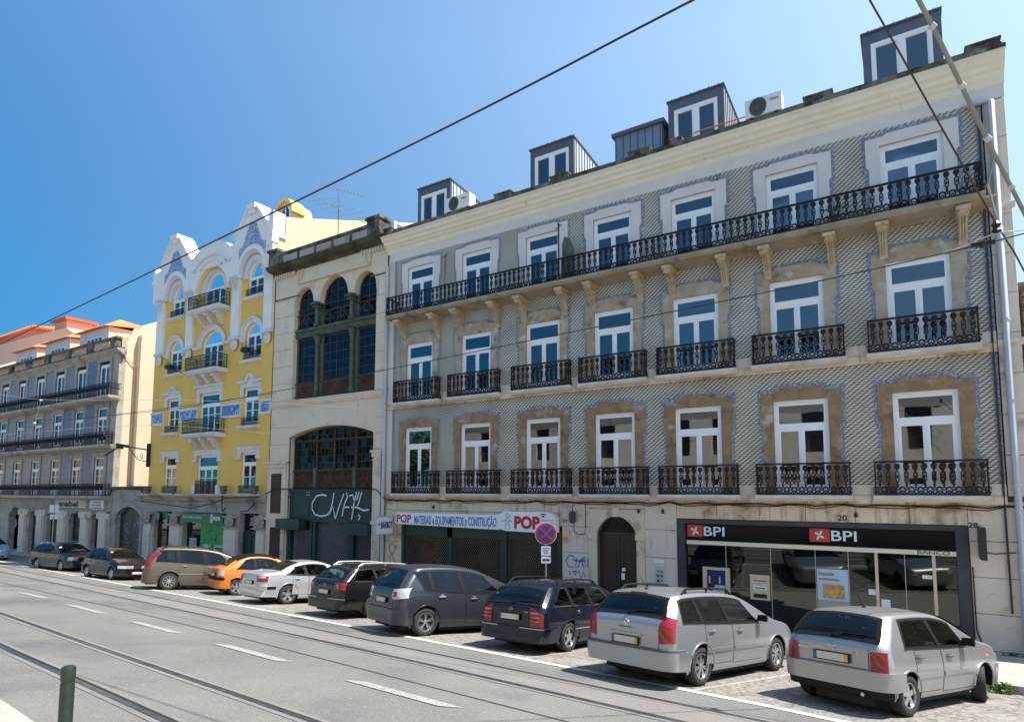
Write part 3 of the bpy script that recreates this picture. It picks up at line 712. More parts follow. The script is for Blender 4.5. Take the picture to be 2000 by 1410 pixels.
for k in range(1, 12): m.tube([(-32.82+24.63*k/12, 25.23, 7.65), (-32.82+24.63*k/12, 25.23, 8.42)], .02, 5)
m.build('railing_post', 'iron_black', s)
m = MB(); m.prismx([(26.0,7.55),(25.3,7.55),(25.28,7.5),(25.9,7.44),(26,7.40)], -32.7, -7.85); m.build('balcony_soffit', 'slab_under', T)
for x in (-32.3, -30.05, -28.6, -26.45, -24.97, -22.84, -21.5, -19.38, -18.03, -15.98, -14.47, -12.38, -10.83, -8.68):
    b = MB(); prof = [(26.0,7.44),(25.36,7.44),(25.33,7.32),(25.42,7.24),(25.55,7.2),(25.68,7.08),(25.78,6.9),(25.85,6.72),(25.93,6.62),(26.0,6.5)]
    b.prismx(prof, x-.12, x+.12); b.box(x-.19, x+.19, 25.3, 26.0, 7.34, 7.45); b.box(x-.155, x+.155, 25.4, 26, 7.24, 7.34)
    for dx in (-.07, 0, .07): b.tube([(x+dx,25.52,7.19),(x+dx,25.66,7.06),(x+dx,25.77,6.86),(x+dx,25.86,6.68)], .025, 5)
    b.build('bracket', 'bracket_stone', T)
# ground floor: dressed stone with the shop, the street door and the bank
gf0 = base_z(-20)-.5
gw = MB(); gsk = [(-32.37,-23.12,-5,-1.25),(-21.47,-19.72,-5,-.83),(-18.06,-9.03,-5,-.86)]
m = MB(); wall_holes(m, BX0, -7.42, -5.0, -.12, FY+.05, [(-32.37,-23.12,-4.9,-1.25),(-21.47,-19.72,-4.9,-.83,.62),(-18.06,-9.03,-4.9,-.86)], .35); gfw = m.build('ground_floor_wall', 'mortar', T)
blocks(gfw, BX0, -32.39, -4.9, -1.25, .85, 1.2, matn='stone')
blocks(gfw, BX0, -23.1, -1.25, -.33, .46, 1.7, matn='stone')
blocks(gfw, -23.1, -21.80, -4.9, -.33, .92, 1.4, matn='stone_lilac')
blocks(gfw, -21.80, -19.38, -.58, -.33, .3, 1.3, matn='stone')
blocks(gfw, -19.38, -18.08, -4.9, -.33, .92, 1.5, matn='stone_lilac')
blocks(gfw, -18.08, -9.0, -.86, -.33, .6, 1.6, matn='stone')
blocks(gfw, -9.0, -7.42, -4.9, -.33, .9, 1.6, matn='stone_lilac')
m = MB(); m.box(BX0, -7.42, FY-.06, FY+.1, -.33, -.24); m.build('string_course', 'stone', T)
# arched street door
A = outline(2.42, 3.75, .86, 0, -4.4, 14, -20.595); B = outline(1.75, 3.57, .62, 0, -4.4, 14, -20.595)
m = MB(); m.ring(A, B, FY-.06, FY+.06, closed=False); dsur = m.build('door_surround', 'stone', T)
arcq = outline(2.40, 3.74, .85, 0, -4.4, 14, -20.595)[1:-1]
for side in (0, 1):
    pp = [p for p in arcq if (p[0] <= -20.59 if side == 0 else p[0] >= -20.60)]
    ex = -21.80 if side == 0 else -19.38
    q = MB(); q.prism(pp+([(-20.595, -.59), (ex, -.59), (ex, pp[0][1])] if side == 0 else [(ex, pp[-1][1]), (ex, -.59), (-20.595, -.59)]), FY-.012, FY+.04); q.build('spandrel_stone', 'stone', T)
    q = MB(); za = pp[0][1] if side == 0 else pp[-1][1]
A2 = outline(2.06, 3.66, .74, 0, -4.4, 14, -20.595); m = MB(); m.ring(A2, outline(1.86, 3.6, .66, 0, -4.4, 14, -20.595), FY-.085, FY-.055, closed=False); m.build('moulding', 'stone', dsur)
m = MB(); m.prism([(-20.72,-.85),(-20.78,-.52),(-20.41,-.52),(-20.47,-.85)], FY-.13, FY-.04); m.build('keystone', 'stone', dsur)
for sx in (-21.64, -19.55):
    m = MB(); m.box(sx-.2, sx+.2, FY-.1, FY+.02, -1.62, -1.42); m.build('impost', 'stone', dsur)
m = MB(); m.box(-21.47, -19.72, FY+.25, FY+.32, -4.5, -1.52); m.box(-21.47, -19.72, FY+.2, FY+.3, -1.52, -1.40)
for cx in (-21.03, -20.16):
    for za, zb in ((-4.1, -3.2), (-3.05, -1.72)): m.ring([(cx-.3,za),(cx-.3,zb),(cx+.3,zb),(cx+.3,za)], [(cx-.24,za+.06),(cx-.24,zb-.06),(cx+.24,zb-.06),(cx+.24,za+.06)], FY+.225, FY+.25)
m.box(-20.62, -20.57, FY+.215, FY+.25, -4.5, -1.55)
door = m.build('street_door', 'door_wood', T)
m = MB(); m.box(-20.5,-20.36,FY+.2,FY+.24,-3.0,-2.78); m.box(-20.47,-20.33,FY+.2,FY+.24,-2.72,-2.6); m.build('letter_plate', 'sign_white', door)
m = MB(); m.prism(outline(1.75, .70, .62, .0, -1.53, 12, -20.595), FY+.33, FY+.36); m.build('fanlight', 'black', door)
m = MB()
for i in range(13):
    a = pi*(i+.5)/13; m.tube([(-20.6, FY+.27, -1.42), (-20.6+.86*cos(a), FY+.27, -1.42+.56*sin(a))], .012, 4)
for rr in (.3, .55, .8): m.tube([(-20.6+rr*cos(pi*i/12), FY+.27, -1.42+rr*.66*sin(pi*i/12)) for i in range(13)], .012, 4)
for i in range(7):
    a = pi*(i+.5)/7; m.tube([(-20.6+.43*cos(a)+.1*cos(b), FY+.265, -1.42+.29*sin(a)+.08*sin(b)) for b in [2*pi*k/8 for k in range(8)]], .01, 4, closed=True)
m.build('fanlight_grille', 'rust', door)
# the bank front
m = MB(); m.ring([(-18.06,-4.9),(-18.06,-.87),(-9.03,-.87),(-9.03,-4.9)], [(-17.78,-4.9),(-17.78,-1.0),(-9.34,-1.0),(-9.34,-4.9)], FY-.04, FY+.25, closed=False); bank = m.build('bank_front', 'bank_frame', T)
m = MB(); m.box(-17.78, -9.34, FY+.10, FY+.2, -1.53, -1.0); m.build('fascia', 'fascia_black', bank)
m = MB(); m.box(-17.7, -9.34, FY-.03, FY+.1, -1.66, -1.54); m.build('canopy_bar', 'cream_bar', bank)
for a, b in ((-17.78,-14.75),(-14.74,-13.31),(-13.3,-12.31),(-12.3,-11.53),(-11.45,-9.97),(-9.88,-9.34)):
    m = MB(); m.box(a, b, FY+.12, FY+.135, -4.2, -1.66); m.build('shop_window', 'glass_shop', bank)
for x in (-11.49, -9.925): m = MB(); m.box(x-.045, x+.045, FY+.05, FY+.14, -4.2, -1.66); m.build('mullion', 'beige_metal', bank)
m = MB(); m.box(-17.78, -9.34, FY+.1, FY+.2, -4.9, -4.2); m.build('stallriser', 'bank_frame', bank)
for x in (-14.745,-13.305,-12.305,-16.3,-10.7):
    m = MB(); m.box(x-.008,x+.008,FY+.10,FY+.137,-4.2,-1.66); m.build('glass_joint', 'beige_metal', bank)
# bank interior: pale back wall, side panels, counter
m = MB(); m.box(-17.8,-9.3,FY+3.4,FY+3.45,-4.6,-1.2); m.box(-17.8,-9.3,FY+.3,FY+3.4,-4.62,-4.58); m.build('bank_interior', 'poster_grey', bank)
m = MB(); m.box(-17.0,-14.6,FY+.35,FY+.6,-4.5,-1.8); m.box(-15.2,-13.2,FY+2.0,FY+2.6,-4.5,-3.4); m.box(-11,-10,FY+2,FY+2.4,-4.5,-2.2); m.build('inner_partition', 'bank_frame', bank)
for lx in (-17.42, -13.14):
    big = 1 if lx > -15 else 0; s = .29+.02*big
    m = MB(); m.box(lx-s, lx+s, FY+.08, FY+.10, -1.43, -1.05); lg = m.build('logo', 'logo_red', bank)
    m = MB()
    for k in range(4):
        a = radians(45+90*k+10); c, s_ = cos(a), sin(a)
        P = [(0,0),(.05,.028),(.12,.045),(.165,.0),(.10,-.028),(.04,-.02)]
        m.prism([(lx+x*c-z*s_, -1.24+x*s_+z*c) for x, z in P], FY+.07, FY+.08)
    m.build('petals', 'letter_pale', lg)
    text('BPI', 'lettering', 'letter_pale', bank, lx+s+.05, FY+.07, -1.38, .29, .76, bold=.012)
text('BANCO', 'lettering', 'door_wood', bank, -10.35, FY-.035, -1.635, .10, .85, bold=.01)
text('20', 'house_number', 'black', gfw, -12.55, FY-.02, -.80, .16, .28, bold=.02)
text('37', 'house_number', 'black', gfw, -23.05, FY-.02, -1.12, .13, .24, bold=.02)
text('28', 'house_number', 'black', gfw, -9.0, FY-.02, -.90, .13, .24, bold=.02)
at = MB(); at.ring([(-17.15,-3.32),(-17.15,-2.36),(-16.17,-2.36),(-16.17,-3.32)], [(-17.0,-3.2),(-17.0,-2.44),(-16.32,-2.44),(-16.32,-3.2)], FY+.03, FY+.12); atm = at.build('cash_machine', 'beige_metal', bank)
m = MB(); m.box(-17.0,-16.32,FY+.08,FY+.118,-3.2,-2.44); m.build('screen_recess', 'screen_blue', atm)
m = MB(); m.box(-16.9,-16.5,FY+.06,FY+.078,-2.85,-2.66); m.build('display', 'rust', atm)
m = MB(); m.box(-16.93,-16.88,FY+.05,FY+.078,-2.86,-2.64); m.box(-16.56,-16.51,FY+.05,FY+.078,-2.86,-2.64); m.prism([(-16.85,-3.15),(-16.7,-2.9),(-16.35,-2.9),(-16.35,-3.15)], FY+.05, FY+.078); m.build('keypad', 'pvc_grey', atm)
at = MB(); at.box(-15.46,-14.8,FY+.05,FY+.118,-3.24,-2.5); dep = at.build('deposit_box', 'beige_metal', bank)
m = MB(); m.box(-15.36,-14.9,FY+.035,FY+.05,-2.94,-2.83); m.build('label_strip', 'sign_white', dep)
m = MB(); m.box(-15.35,-14.9,FY+.04,FY+.05,-3.18,-3.06); m.box(-15.35,-14.9,FY+.04,FY+.05,-2.68,-2.66); m.box(-15.3,-14.95,FY+.03,FY+.035,-2.9,-2.87); m.build('slot', 'black', dep)
m = MB(); m.box(-13.27,-12.33,FY+.10,FY+.114,-3.35,-2.2); po = m.build('poster', 'poster_blue', bank)
m = MB(); m.box(-13.1,-12.45,FY+.092,FY+.10,-3.02,-2.62); m.build('printed_picture', 'poster_goods', po)
m = MB(); m.box(-13.27,-12.33,FY+.092,FY+.10,-3.35,-3.08); m.build('printed_strip', 'poster_grey', po)
text('Exporte', 'lettering', 'terracotta_red', po, -13.21, FY+.088, -2.38, .10, .46, bold=.02)
text('connosco.', 'lettering', 'terracotta_red', po, -13.21, FY+.088, -2.52, .09, .64, bold=.02)
m = MB(); m.box(-10.95,-10.72,FY+.145,FY+.15,-2.80,-2.62); il = m.build('door_logo', 'logo_red', bank)
text('BPI', 'lettering', 'letter_pale', bank, -10.66, FY+.145, -2.79, .13, .3)
m = MB(); m.box(-11.75,-11.54,FY+.10,FY+.118,-2.83,-2.68); m.box(-10.25,-9.98,FY+.10,FY+.118,-2.3,-2.2); m.box(-11.4,-11.15,FY+.10,FY+.118,-3.15,-2.93); m.box(-11.3,-11.0,FY+.10,FY+.118,-3.4,-3.22); m.build('notice', 'sign_white', bank)
m = MB(); m.tube([(-8.95+.0*k, FY-.03-.0*k, z) for k, z in enumerate((-1.9,-2.6,-3.2,-3.5))]+[(-8.8,FY-.03,-3.9),(-8.6,FY-.03,-4.15)], .018, 5); m.build('loose_cable', 'cable', gfw)
# moss at the foot of the wall
# the shop with the roller grille
m = MB(); m.ring([(-32.37,-4.9),(-32.37,-1.26),(-23.12,-1.26),(-23.12,-4.9)], [(-32.2,-4.9),(-32.2,-1.40),(-23.35,-1.40),(-23.35,-4.9)], FY+.02, FY+.3, closed=False); shop = m.build('shop_front', 'green_dark', T)
m = MB(); m.box(-29.45,-29.15,FY+.06,FY+.25,-4.9,-1.4); m.box(-26.3,-25.95,FY+.0,FY+.25,-4.9,-1.26); m.box(-32.2,-26.3,FY+.06,FY+.22,-1.85,-1.4); m.box(-26,-23.3,FY+.06,FY+.22,-1.8,-1.4); m.build('posts', 'green_dark', shop)
m = MB(); m.box(-32.2,-23.3,FY+.26,FY+.27,-4.9,-1.4); m.build('shop_window', 'glass_dark', shop)
m = MB(); m.box(-32.3,-23.3,FY+1.2,FY+1.25,-4.7,-1.3); m.build('shop_back', 'room', shop)
for k in range(16):
    m = MB(); x = -31.9+k*.56; h = random.uniform(.2,.7); m.box(x, x+random.uniform(.15,.4), FY+.5, FY+.8, -3.9, -3.9+h); m.build('display_goods', random.choice(['sign_white','rust','poster_goods','pvc_grey','sign_blue','black']), shop)
gr = MB()
def lattice(gr, xa, xb, za, zb, y, s, t=.008):
    k = int((xb-xa+zb-za)/s)+2
    for i in range(k):
        x = xa+i*s
        p0x, p0z = x, za; p1x, p1z = x-(zb-za), zb                    # going up to the left
        if p1x < xa: p1z = za+(x-xa); p1x = xa
        if p0x > xb: p0z = za+(x-xb); p0x = xb
        if p0z < zb and p1z > za+.02:
            gr.tube([(p0x,y,p0z),(p1x,y,p1z)], t, 3); gr.tube([(xa+xb-p0x,y+.01,p0z),(xa+xb-p1x,y+.01,p1z)], t, 3)
lattice(gr, -32.2, -29.45, -4.3, -1.85, FY+.10, .13); lattice(gr, -29.15, -26.3, -4.3, -1.85, FY+.10, .13); lattice(gr, -25.95, -23.35, -4.3, -1.8, FY+.10, .13, .010)
gr.build('roller_grille', 'grille_metal', shop, kind='stuff')
# doorbell panel, meter box, wall clutter on the ground floor
m = MB(); m.box(-18.95,-18.6,FY-.03,FY,-3.05,-2.45); bell = m.build('doorbell_panel', 'pvc_grey', T)
m = MB()
for i in range(3):
    for j in range(2): m.box(-18.9+j*.15, -18.8+j*.15, FY-.045, FY-.03, -2.95+i*.16, -2.85+i*.16)
m.build('button', 'chrome', bell)
m = MB(); m.box(-19.0,-18.62,FY-.02,FY,-2.33,-2.23); m.build('name_plate', 'sign_white', T)
m = MB(); m.box(-22.95,-21.7,FY-.04,FY+.02,-4.5,-3.22); m.box(-22.97,-21.68,FY-.05,FY,-3.22,-3.17,); m.build('meter_cupboard', 'stone_grey', T)
m = MB(); m.box(-23.02,-22.72,FY-.1,FY,-1.75,-1.35); m.build('alarm_box', 'beige_metal', T)
m = MB(); m.box(-22.99,-22.75,FY-.11,FY-.1,-1.72,-1.60); m.build('alarm_stripe', 'lamp_orange', T)
m = MB(); m.lathe([(.10,-.38),(.13,-.30),(.13,-.02),(.08,.04)], (-22.5,FY-.16,-.72), 10); m.tube([(-22.5,FY-.16,-.68),(-22.5,FY-.16,-.50),(-22.5,FY,-.45)], .02, 5); m.build('junction_pot', 'bank_frame', T)
m = MB(); m.tube([(-22.45,FY-.16,-1.1),(-22.45,FY-.1,-1.4),(-22.3,FY-.05,-1.52),(-22.0,FY-.05,-1.48),(-21.95,FY-.05,-1.2),(-21.95,FY-.05,-.35)], .014, 5); m.build('loose_cable', 'cable', T)
m = MB(); pts = [(BX0+.3+25.6*i/60, FY-.12, -.33-.05*abs(sin(i*.9))-.02*sin(i*2.3)) for i in range(61)]; m.tube(pts, .022, 5); m.tube([(p[0], p[1]+.02, p[2]-.05+.03*sin(p[0]*3)) for p in pts], .014, 4); m.build('cable_run', 'cable', T)
for x in (-30.2, -20.0+.4, -18.6, -12.0):
    m = MB(); m.lathe([(.05,-.08),(.06,0),(.02,.07)], (x,FY-.08,-.62), 8); m.build('lamp_bracket', 'black', T)
m = MB()   # graffiti
for pts in ([(-32.95,-2.75),(-33.15,-2.6),(-33.2,-2.35),(-33.0,-2.2),(-32.8,-2.35),(-32.85,-2.6),(-33.0,-2.7)],[(-32.72,-2.5),(-32.65,-2.38),(-32.72,-2.3),(-32.8,-2.4)],[(-33.2,-2.9),(-33.0,-2.7),(-32.85,-2.95),(-32.6,-3.2)],[(-33.25,-3.4),(-33.1,-2.95),(-33.0,-3.4),(-32.85,-3.0),(-32.8,-3.45)],[(-32.95,-3.6),(-32.8,-3.35),(-32.7,-3.6),(-32.6,-3.3),(-32.5,-3.55)]): ribbon(m, pts, FY-.016, .03)
m.build('graffiti', 'graffiti_black', gfw)
m = MB()
for pts in ([(-22.5,-2.3),(-22.75,-2.25),(-22.9,-2.45),(-22.8,-2.65),(-22.55,-2.68)],[(-22.45,-2.7),(-22.42,-2.35),(-22.25,-2.5),(-22.1,-2.3),(-22.15,-2.62)],[(-22.05,-2.3),(-22.0,-2.6),(-21.9,-2.35),(-21.88,-2.65)],[(-21.85,-2.3),(-21.8,-2.62),(-21.65,-2.6),(-21.45,-2.55)],[(-22.6,-2.85),(-22.4,-2.78),(-22.5,-2.95),(-22.3,-2.8),(-22.2,-3.05),(-22.1,-2.8),(-22.0,-3.0)],[(-21.75,-2.75),(-21.85,-2.95),(-21.6,-3.0)],[(-22.75,-2.8),(-22.7,-2.95)],[(-22.1,-3.1),(-22.15,-3.2)],[(-22.6,-2.4),(-22.3,-2.45),(-22.0,-2.42)],[(-22.35,-2.68),(-22.2,-2.35),(-22.05,-2.68)]): ribbon(m, pts, FY-.016, .045)
m.build('graffiti', 'graffiti_blue', gfw)
# shop sign boards and the projecting box signs are things fixed to the wall
sg = thing('shop_sign', 'long white shop board over the grille with red and blue lettering', 'sign', (-29.4, 25.8, -1.15))
m = MB(); m.prism([(-32.5,-.98),(-32.42,-.88),(-26.15,-.88),(-26.15,-1.45),(-32.42,-1.37),(-32.5,-1.3)], 25.74, 25.95); m.build('board', 'sign_white', sg)
text('POP', 'lettering', 'sign_red', sg, -32.42, 25.735, -1.30, .33, .98, bold=.03)
text('MATERIAIS e EQUIPAMENTOS p CONSTRUÇÃO', 'lettering', 'sign_blue', sg, -31.25, 25.735, -1.33, .33, 4.95, bold=.03)
sg = thing('shop_sign', 'wide white board with clipped corners and large red POP letters', 'sign', (-24.6, 25.8, -1.15))
m = MB(); m.prism([(-26.12,-.85),(-25.85,-.74),(-23.55,-.74),(-23.2,-.92),(-23.2,-1.46),(-23.4,-1.50),(-25.75,-1.47),(-26.12,-1.40)], 25.68, 25.95); m.build('board', 'sign_white', sg)
text('POP', 'lettering', 'sign_red', sg, -25.3, 25.675, -1.34, .42, 1.32, bold=.05)
m = MB()
for pts in ([(-25.75,-.85),(-25.62,-.80),(-25.55,-.9),(-25.68,-.97),(-25.75,-.88)],[(-25.68,-.98),(-25.75,-1.15),(-25.6,-1.2),(-25.55,-1.0),(-25.68,-.98)],[(-25.75,-1.05),(-25.95,-1.12)],[(-25.55,-1.05),(-25.42,-1.13)],[(-25.72,-1.18),(-25.8,-1.4),(-25.7,-1.4)],[(-25.6,-1.2),(-25.5,-1.36),(-25.6,-1.42)],[(-25.7,-1.08),(-25.6,-1.12)]): ribbon(m, pts, 25.675, .022)
m.build('painted_figure', 'sign_blue', sg)
m = MB(); ribbon(m, [(-23.95,-.86),(-23.9,-.81),(-23.72,-.81),(-23.67,-.86)], 25.675, .035); m.prism([(-23.88,-.92),(-23.85,-.85),(-23.77,-.85),(-23.74,-.92)], 25.672, 25.68); m.build('telephone_symbol', 'black', sg)
m = MB()
for k in range(3):
    for j in range(9): m.box(-23.94+j*.072, -23.94+j*.072+(.05 if j != 4 else .02), 25.673, 25.678, -1.06-.12*k, -1.0-.12*k)
m.build('small_print', 'pvc_grey', sg)
bs = thing('projecting_sign', 'pale blue box sign sticking out from the wall beside the downpipe', 'sign', (-33.0, 25.4, -1.45))
m = MB(); m.box(-33.1, -32.92, 24.96, 25.96, -1.84, -1.04); m.build('light_box', 'pvc_grey', bs)
m = MB(); m.box(-32.92, -32.905, 24.97, 25.92, -1.79, -1.11); m.build('face', 'sign_white', bs)
text('BARBOT', 'lettering', 'black', bs, -32.90, 25.22, -1.55, .26, .68, facing='+x', bold=.05)
m = MB(); m.add([(-32.90,25.0,-1.45),(-32.90,25.06,-1.34),(-32.90,25.14,-1.32),(-32.90,25.20,-1.42),(-32.90,25.12,-1.40),(-32.90,25.06,-1.42)], [(0,1,2,3,4,5)]); m.build('emblem', 'terracotta_red', bs)
m = MB(); m.box(-33.05,-32.97,25.9,26.0,-1.3,-1.2); m.box(-33.05,-32.97,25.9,26.0,-1.7,-1.6); m.build('bracket', 'black', bs)
ds = thing('projecting_sign', 'dark square box sign seen edge on beside the bank window', 'sign', (-8.72, 25.4, -1.25))
m = MB(); m.box(-8.8,-8.66,25.05,25.96,-1.65,-.86); m.build('light_box', 'black', ds)
m = MB(); m.tube([(-8.73,25.96,-1.5),(-8.4,25.97,-1.55),(-7.9,25.97,-1.5)], .012, 4); m.build('lead', 'cable', ds)
# downpipes
def downpipe(parent_label, x, y, z0, z1, r, matn, group, bend=None):
    t = thing('downpipe', parent_label, 'downpipe', (x, y, z0), group=group)
    m = MB(); p = ([bend] if bend else [])+[(x, y, z1), (x, y, z0)]
    m.tube(p, r, 10); m.build('pipe', matn, t, smooth=40)
    z = z0+1.0
    while z < z1:
        m = MB(); m.lathe([(r*1.18,-.05),(r*1.25,0),(r*1.18,.05)], (x,y,z), 10); m.box(x-.02, x+.02, y, 26.0, z-.02, z+.02); m.build('pipe_clip', matn, t); z += 2.1
downpipe('pale grey downpipe running down the right corner of the tiled building', -7.78, 25.85, -5, 10.3, .095, 'pvc_grey', 'downpipes', (-8.4, 25.9, 10.42))
downpipe('pale downpipe between the tiled building and the stone arched building', -33.55, 25.85, -5, 10.2, .085, 'pvc_grey', 'downpipes')
m = MB(); m.tube([(-8.1,25.93,10),(-8.12,25.93,4),(-8.08,25.93,-3)], .03, 6); m.build('thin_conduit', 'bank_frame', T)
# dormers, zinc box, chimney bits, air conditioners, roof rails
roof = MB(); roof.prismx([(26.3,11.4),(29.6,13.3),(38,13.3),(38,11.2),(26.3,11.2)], BX0, -7.45); roof.build('roof', 'zinc', T)
m = MB(); m.box(BX0, BX0+.05, FY+.2, 38, -5, 11.2); m.build('party_wall', 'stone_grey', T)
m = MB(); m.box(-7.47, -7.42, FY+.3, 38, -5, 11.4); m.build('end_wall', 'apricot', T)
m = MB(); m.box(BX0, -7.45, 37.9, 38, -5, 11.2); m.build('rear_wall', 'room', T)
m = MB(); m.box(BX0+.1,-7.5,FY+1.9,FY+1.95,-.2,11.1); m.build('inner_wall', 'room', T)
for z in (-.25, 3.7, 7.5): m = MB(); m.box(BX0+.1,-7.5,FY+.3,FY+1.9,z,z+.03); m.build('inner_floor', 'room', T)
def dormer(x0, x1, lit=True):
    z0, z1, y0 = 11.7, 13.96, 26.8; d = MB()
    d.ring([(x0,z0),(x0,z1),(x1,z1),(x1,z0)], [(x0+.26,z0),(x0+.26,z1-.36),(x1-.26,z1-.36),(x1-.26,z0)], y0, y0+.12, closed=False)
    d.prismx([(y0+.12,z0),(y0+.12,z1),(29.9,13.62),(29.9,13.3)], x0, x0+.04); 
    d.box(x0+.04, x1-.04, y0+.8, y0+.85, z0, z1-.1)
    dm = d.build('dormer', 'zinc', T)
    s = MB(); s.prismx([(y0+.12,z0),(y0+.12,z1),(29.9,13.62),(29.9,13.3)], x1-.04, x1); s.build('dormer_cheek', 'zinc_sunlit', dm)
    for i in range(12):
        yy = y0+.2+i*.25; zt = z1-(yy-y0-.12)*.074; q = MB(); q.box(x1, x1+.035, yy-.012, yy+.012, z0+(yy-y0)*.3, zt); q.build('standing_seam', 'zinc', dm)
    t = MB(); t.prismx([(y0-.06,z1),(y0-.06,z1+.05),(30.1,13.68),(30.1,13.62)], x0-.05, x1+.05); t.build('dormer_roof', 'zinc', dm)
    for i in range(6): t = MB(); xx = x0+(x1-x0)*(i+.5)/6; t.box(xx-.012, xx+.012, y0-.05, y0+.6, z1+.05, z1+.10); t.build('standing_seam', 'zinc', dm)
    w = x1-x0-.52; h = z1-.36-z0; xc = (x0+x1)/2
    f = MB(); f.ring([(x0+.26,z0),(x0+.26,z1-.36),(x1-.26,z1-.36),(x1-.26,z0)], [(x0+.36,z0+.1),(x0+.36,z1-.46),(x1-.36,z1-.46),(x1-.36,z0+.1)], y0-.02, y0+.1)
    f.box(xc-.1, xc+.1, y0-.015, y0+.09, z0+.1, z1-.46)
    for a, b in ((x0+.36, xc-.1), (xc+.1, x1-.36)): f.ring([(a,z0+.1),(a,z1-.46),(b,z1-.46),(b,z0+.1)], [(a+.05,z0+.15),(a+.05,z1-.51),(b-.05,z1-.51),(b-.05,z0+.15)], y0, y0+.08)
    fo = f.build('dormer_window', 'white_frame', dm) if False else f.build('window', 'white_frame', dm)
    g = MB(); g.box(x0+.36, x1-.36, y0+.04, y0+.05, z0+.1, z1-.46); g.build('pane', 'glass', fo)
    g = MB(); g.box(x0+.36, x1-.36, y0+.10, y0+.115, z0+.1, z1-.46); g.build('blind', 'blind_grey', fo)
for a, b in ((-32.45,-30.18),(-25.24,-22.89),(-18.39,-16.08),(-11.18,-8.84)): dormer(a, b)
z = MB(); z.box(-20.83,-18.68,26.8,28.3,11.7,13.32); zb = z.build('zinc_housing', 'zinc_blue', T)
z = MB(); z.box(-20.95,-18.55,26.7,28.4,13.32,13.46); z.build('housing_roof', 'zinc', zb)
for i in range(7): z = MB(); xx = -20.78+i*.34; z.box(xx-.012, xx+.012, 26.765, 26.8, 11.7, 13.3); z.build('standing_seam', 'zinc', zb)
for i in range(4): z = MB(); yy = 26.95+i*.38; z.box(-18.68, -18.64, yy-.012, yy+.012, 11.9, 13.3); z.build('standing_seam', 'zinc', zb)
for x0, x1, lb in ((-29.2,-27.7,'white air conditioner outside the leftmost roof dormer'), (-14.96,-13.7,'white air conditioner on the parapet right of the third dormer')):
    a = thing('air_conditioner', lb, 'air conditioner', ((x0+x1)/2, 26.2, 11.6), group='air conditioners on the roof edge')
    m = MB(); m.box(x0, x1, 25.42, 25.84, 11.64, 12.22); m.build('casing', 'ac_white', a)
    xc = x0+(x1-x0)*.36; m = MB(); m.lathe([(.30,-.01),(.30,0)], (xc, 25.41, 11.92), 20, axis='y'); m.build('fan_guard', 'trim_grey', a)
    m = MB()
    for k in range(3): m.tube([(xc+(.1+.07*k)*cos(2*pi*i/14), 25.39, 11.92+(.1+.07*k)*sin(2*pi*i/14)) for i in range(14)], .008, 3, closed=True)
    m.build('fan_rings', 'trim_black', a)
    for k in range(2): m = MB(); m.box(x0+.15+k*(x1-x0-.4), x0+.25+k*(x1-x0-.4), 25.45, 25.8, 11.56, 11.64); m.build('foot', 'trim_black', a)
    text('Haier', 'lettering', 'terracotta_red', a, x0+(x1-x0)*.68, 25.41, 12.0, .09, .32, bold=.02)
rl = thing('roof_rail', 'thin rusty handrail on the roof edge by the third dormer', 'railing', (-16.2, 26.3, 11.6))
m = MB(); m.tube([(-17.3,26.4,11.6),(-17.3,26.4,12.25),(-17.1,26.4,12.32),(-13.9,26.4,12.32)], .022, 5); m.tube([(-15.6,26.4,11.6),(-15.6,26.4,12.3)], .02, 5); m.build('rail_tube', 'terracotta_red', rl)
rl = thing('roof_rail', 'thin dark handrail on the roof edge between the first two dormers', 'railing', (-26.5, 26.3, 11.6))
m = MB(); m.tube([(-28.3,26.4,11.7),(-28.2,26.4,12.0),(-25.6,26.4,12.15)], .022, 5); m.tube([(-26.9,26.4,11.6),(-26.9,26.4,12.07)], .02, 5); m.build('rail_tube', 'terracotta_red', rl)
# things on the long balcony
ap = thing('clothes_line_pole', 'dark pole with cross arm standing on the long top balcony', 'pole', (-22.6, 25.5, 7.72))
m = MB(); m.tube([(-22.75,25.3,7.72),(-22.75,25.3,9.75)], .03, 6); m.tube([(-22.9,25.3,9.62),(-22.6,25.3,9.74)], .02, 5); m.lathe([(.02,-.05),(.06,0),(.02,.05)], (-22.75,25.3,9.78), 8); m.build('pole_shaft', 'cable', ap)
m = MB(); m.prism([(-22.6,7.75),(-22.62,9.0),(-22.5,9.3),(-22.3,9.2),(-22.1,8.8),(-22.05,7.75)], 25.35, 25.45); m.build('folded_parasol', 'copper_green', ap)
for i, (x, z) in enumerate(((-29.6, 10.1), (-16.1, 10.4), (-16.0, 10.2))):
    if i < 2:
        m = MB(); m.tube([(x,26,z),(x+.15,25.5,z-.35)], .018, 4); m.tube([(x-.1,25.98,z+.0),(x-.1,25.98,z-2.3)], .015, 4); m.build('wall_hook', 'cable', T)
plant = thing('potted_plant', 'small dark potted plant on the long top balcony near its right end', 'plant', (-12.2, 25.6, 7.75))
m = MB(); m.lathe([(.1,0),(.14,.2)], (-12.2,25.55,7.75), 8); m.build('pot', 'trim_grey', plant)
m = MB()
for k in range(60):
    a, b = random.uniform(0,2*pi), random.uniform(.05,.32); c = Vector((-12.2+b*cos(a), 25.55+b*.5*sin(a), 7.95+random.uniform(0,.35))); d = Vector((random.uniform(-1,1),random.uniform(-1,1),random.uniform(-1,1)))*.06; e = Vector((random.uniform(-1,1),random.uniform(-1,1),random.uniform(-1,1)))*.06
    m.add([c-d, c+e, c+d, c-e], [(0,1,2,3)])
m.build('foliage', 'leaf', plant)
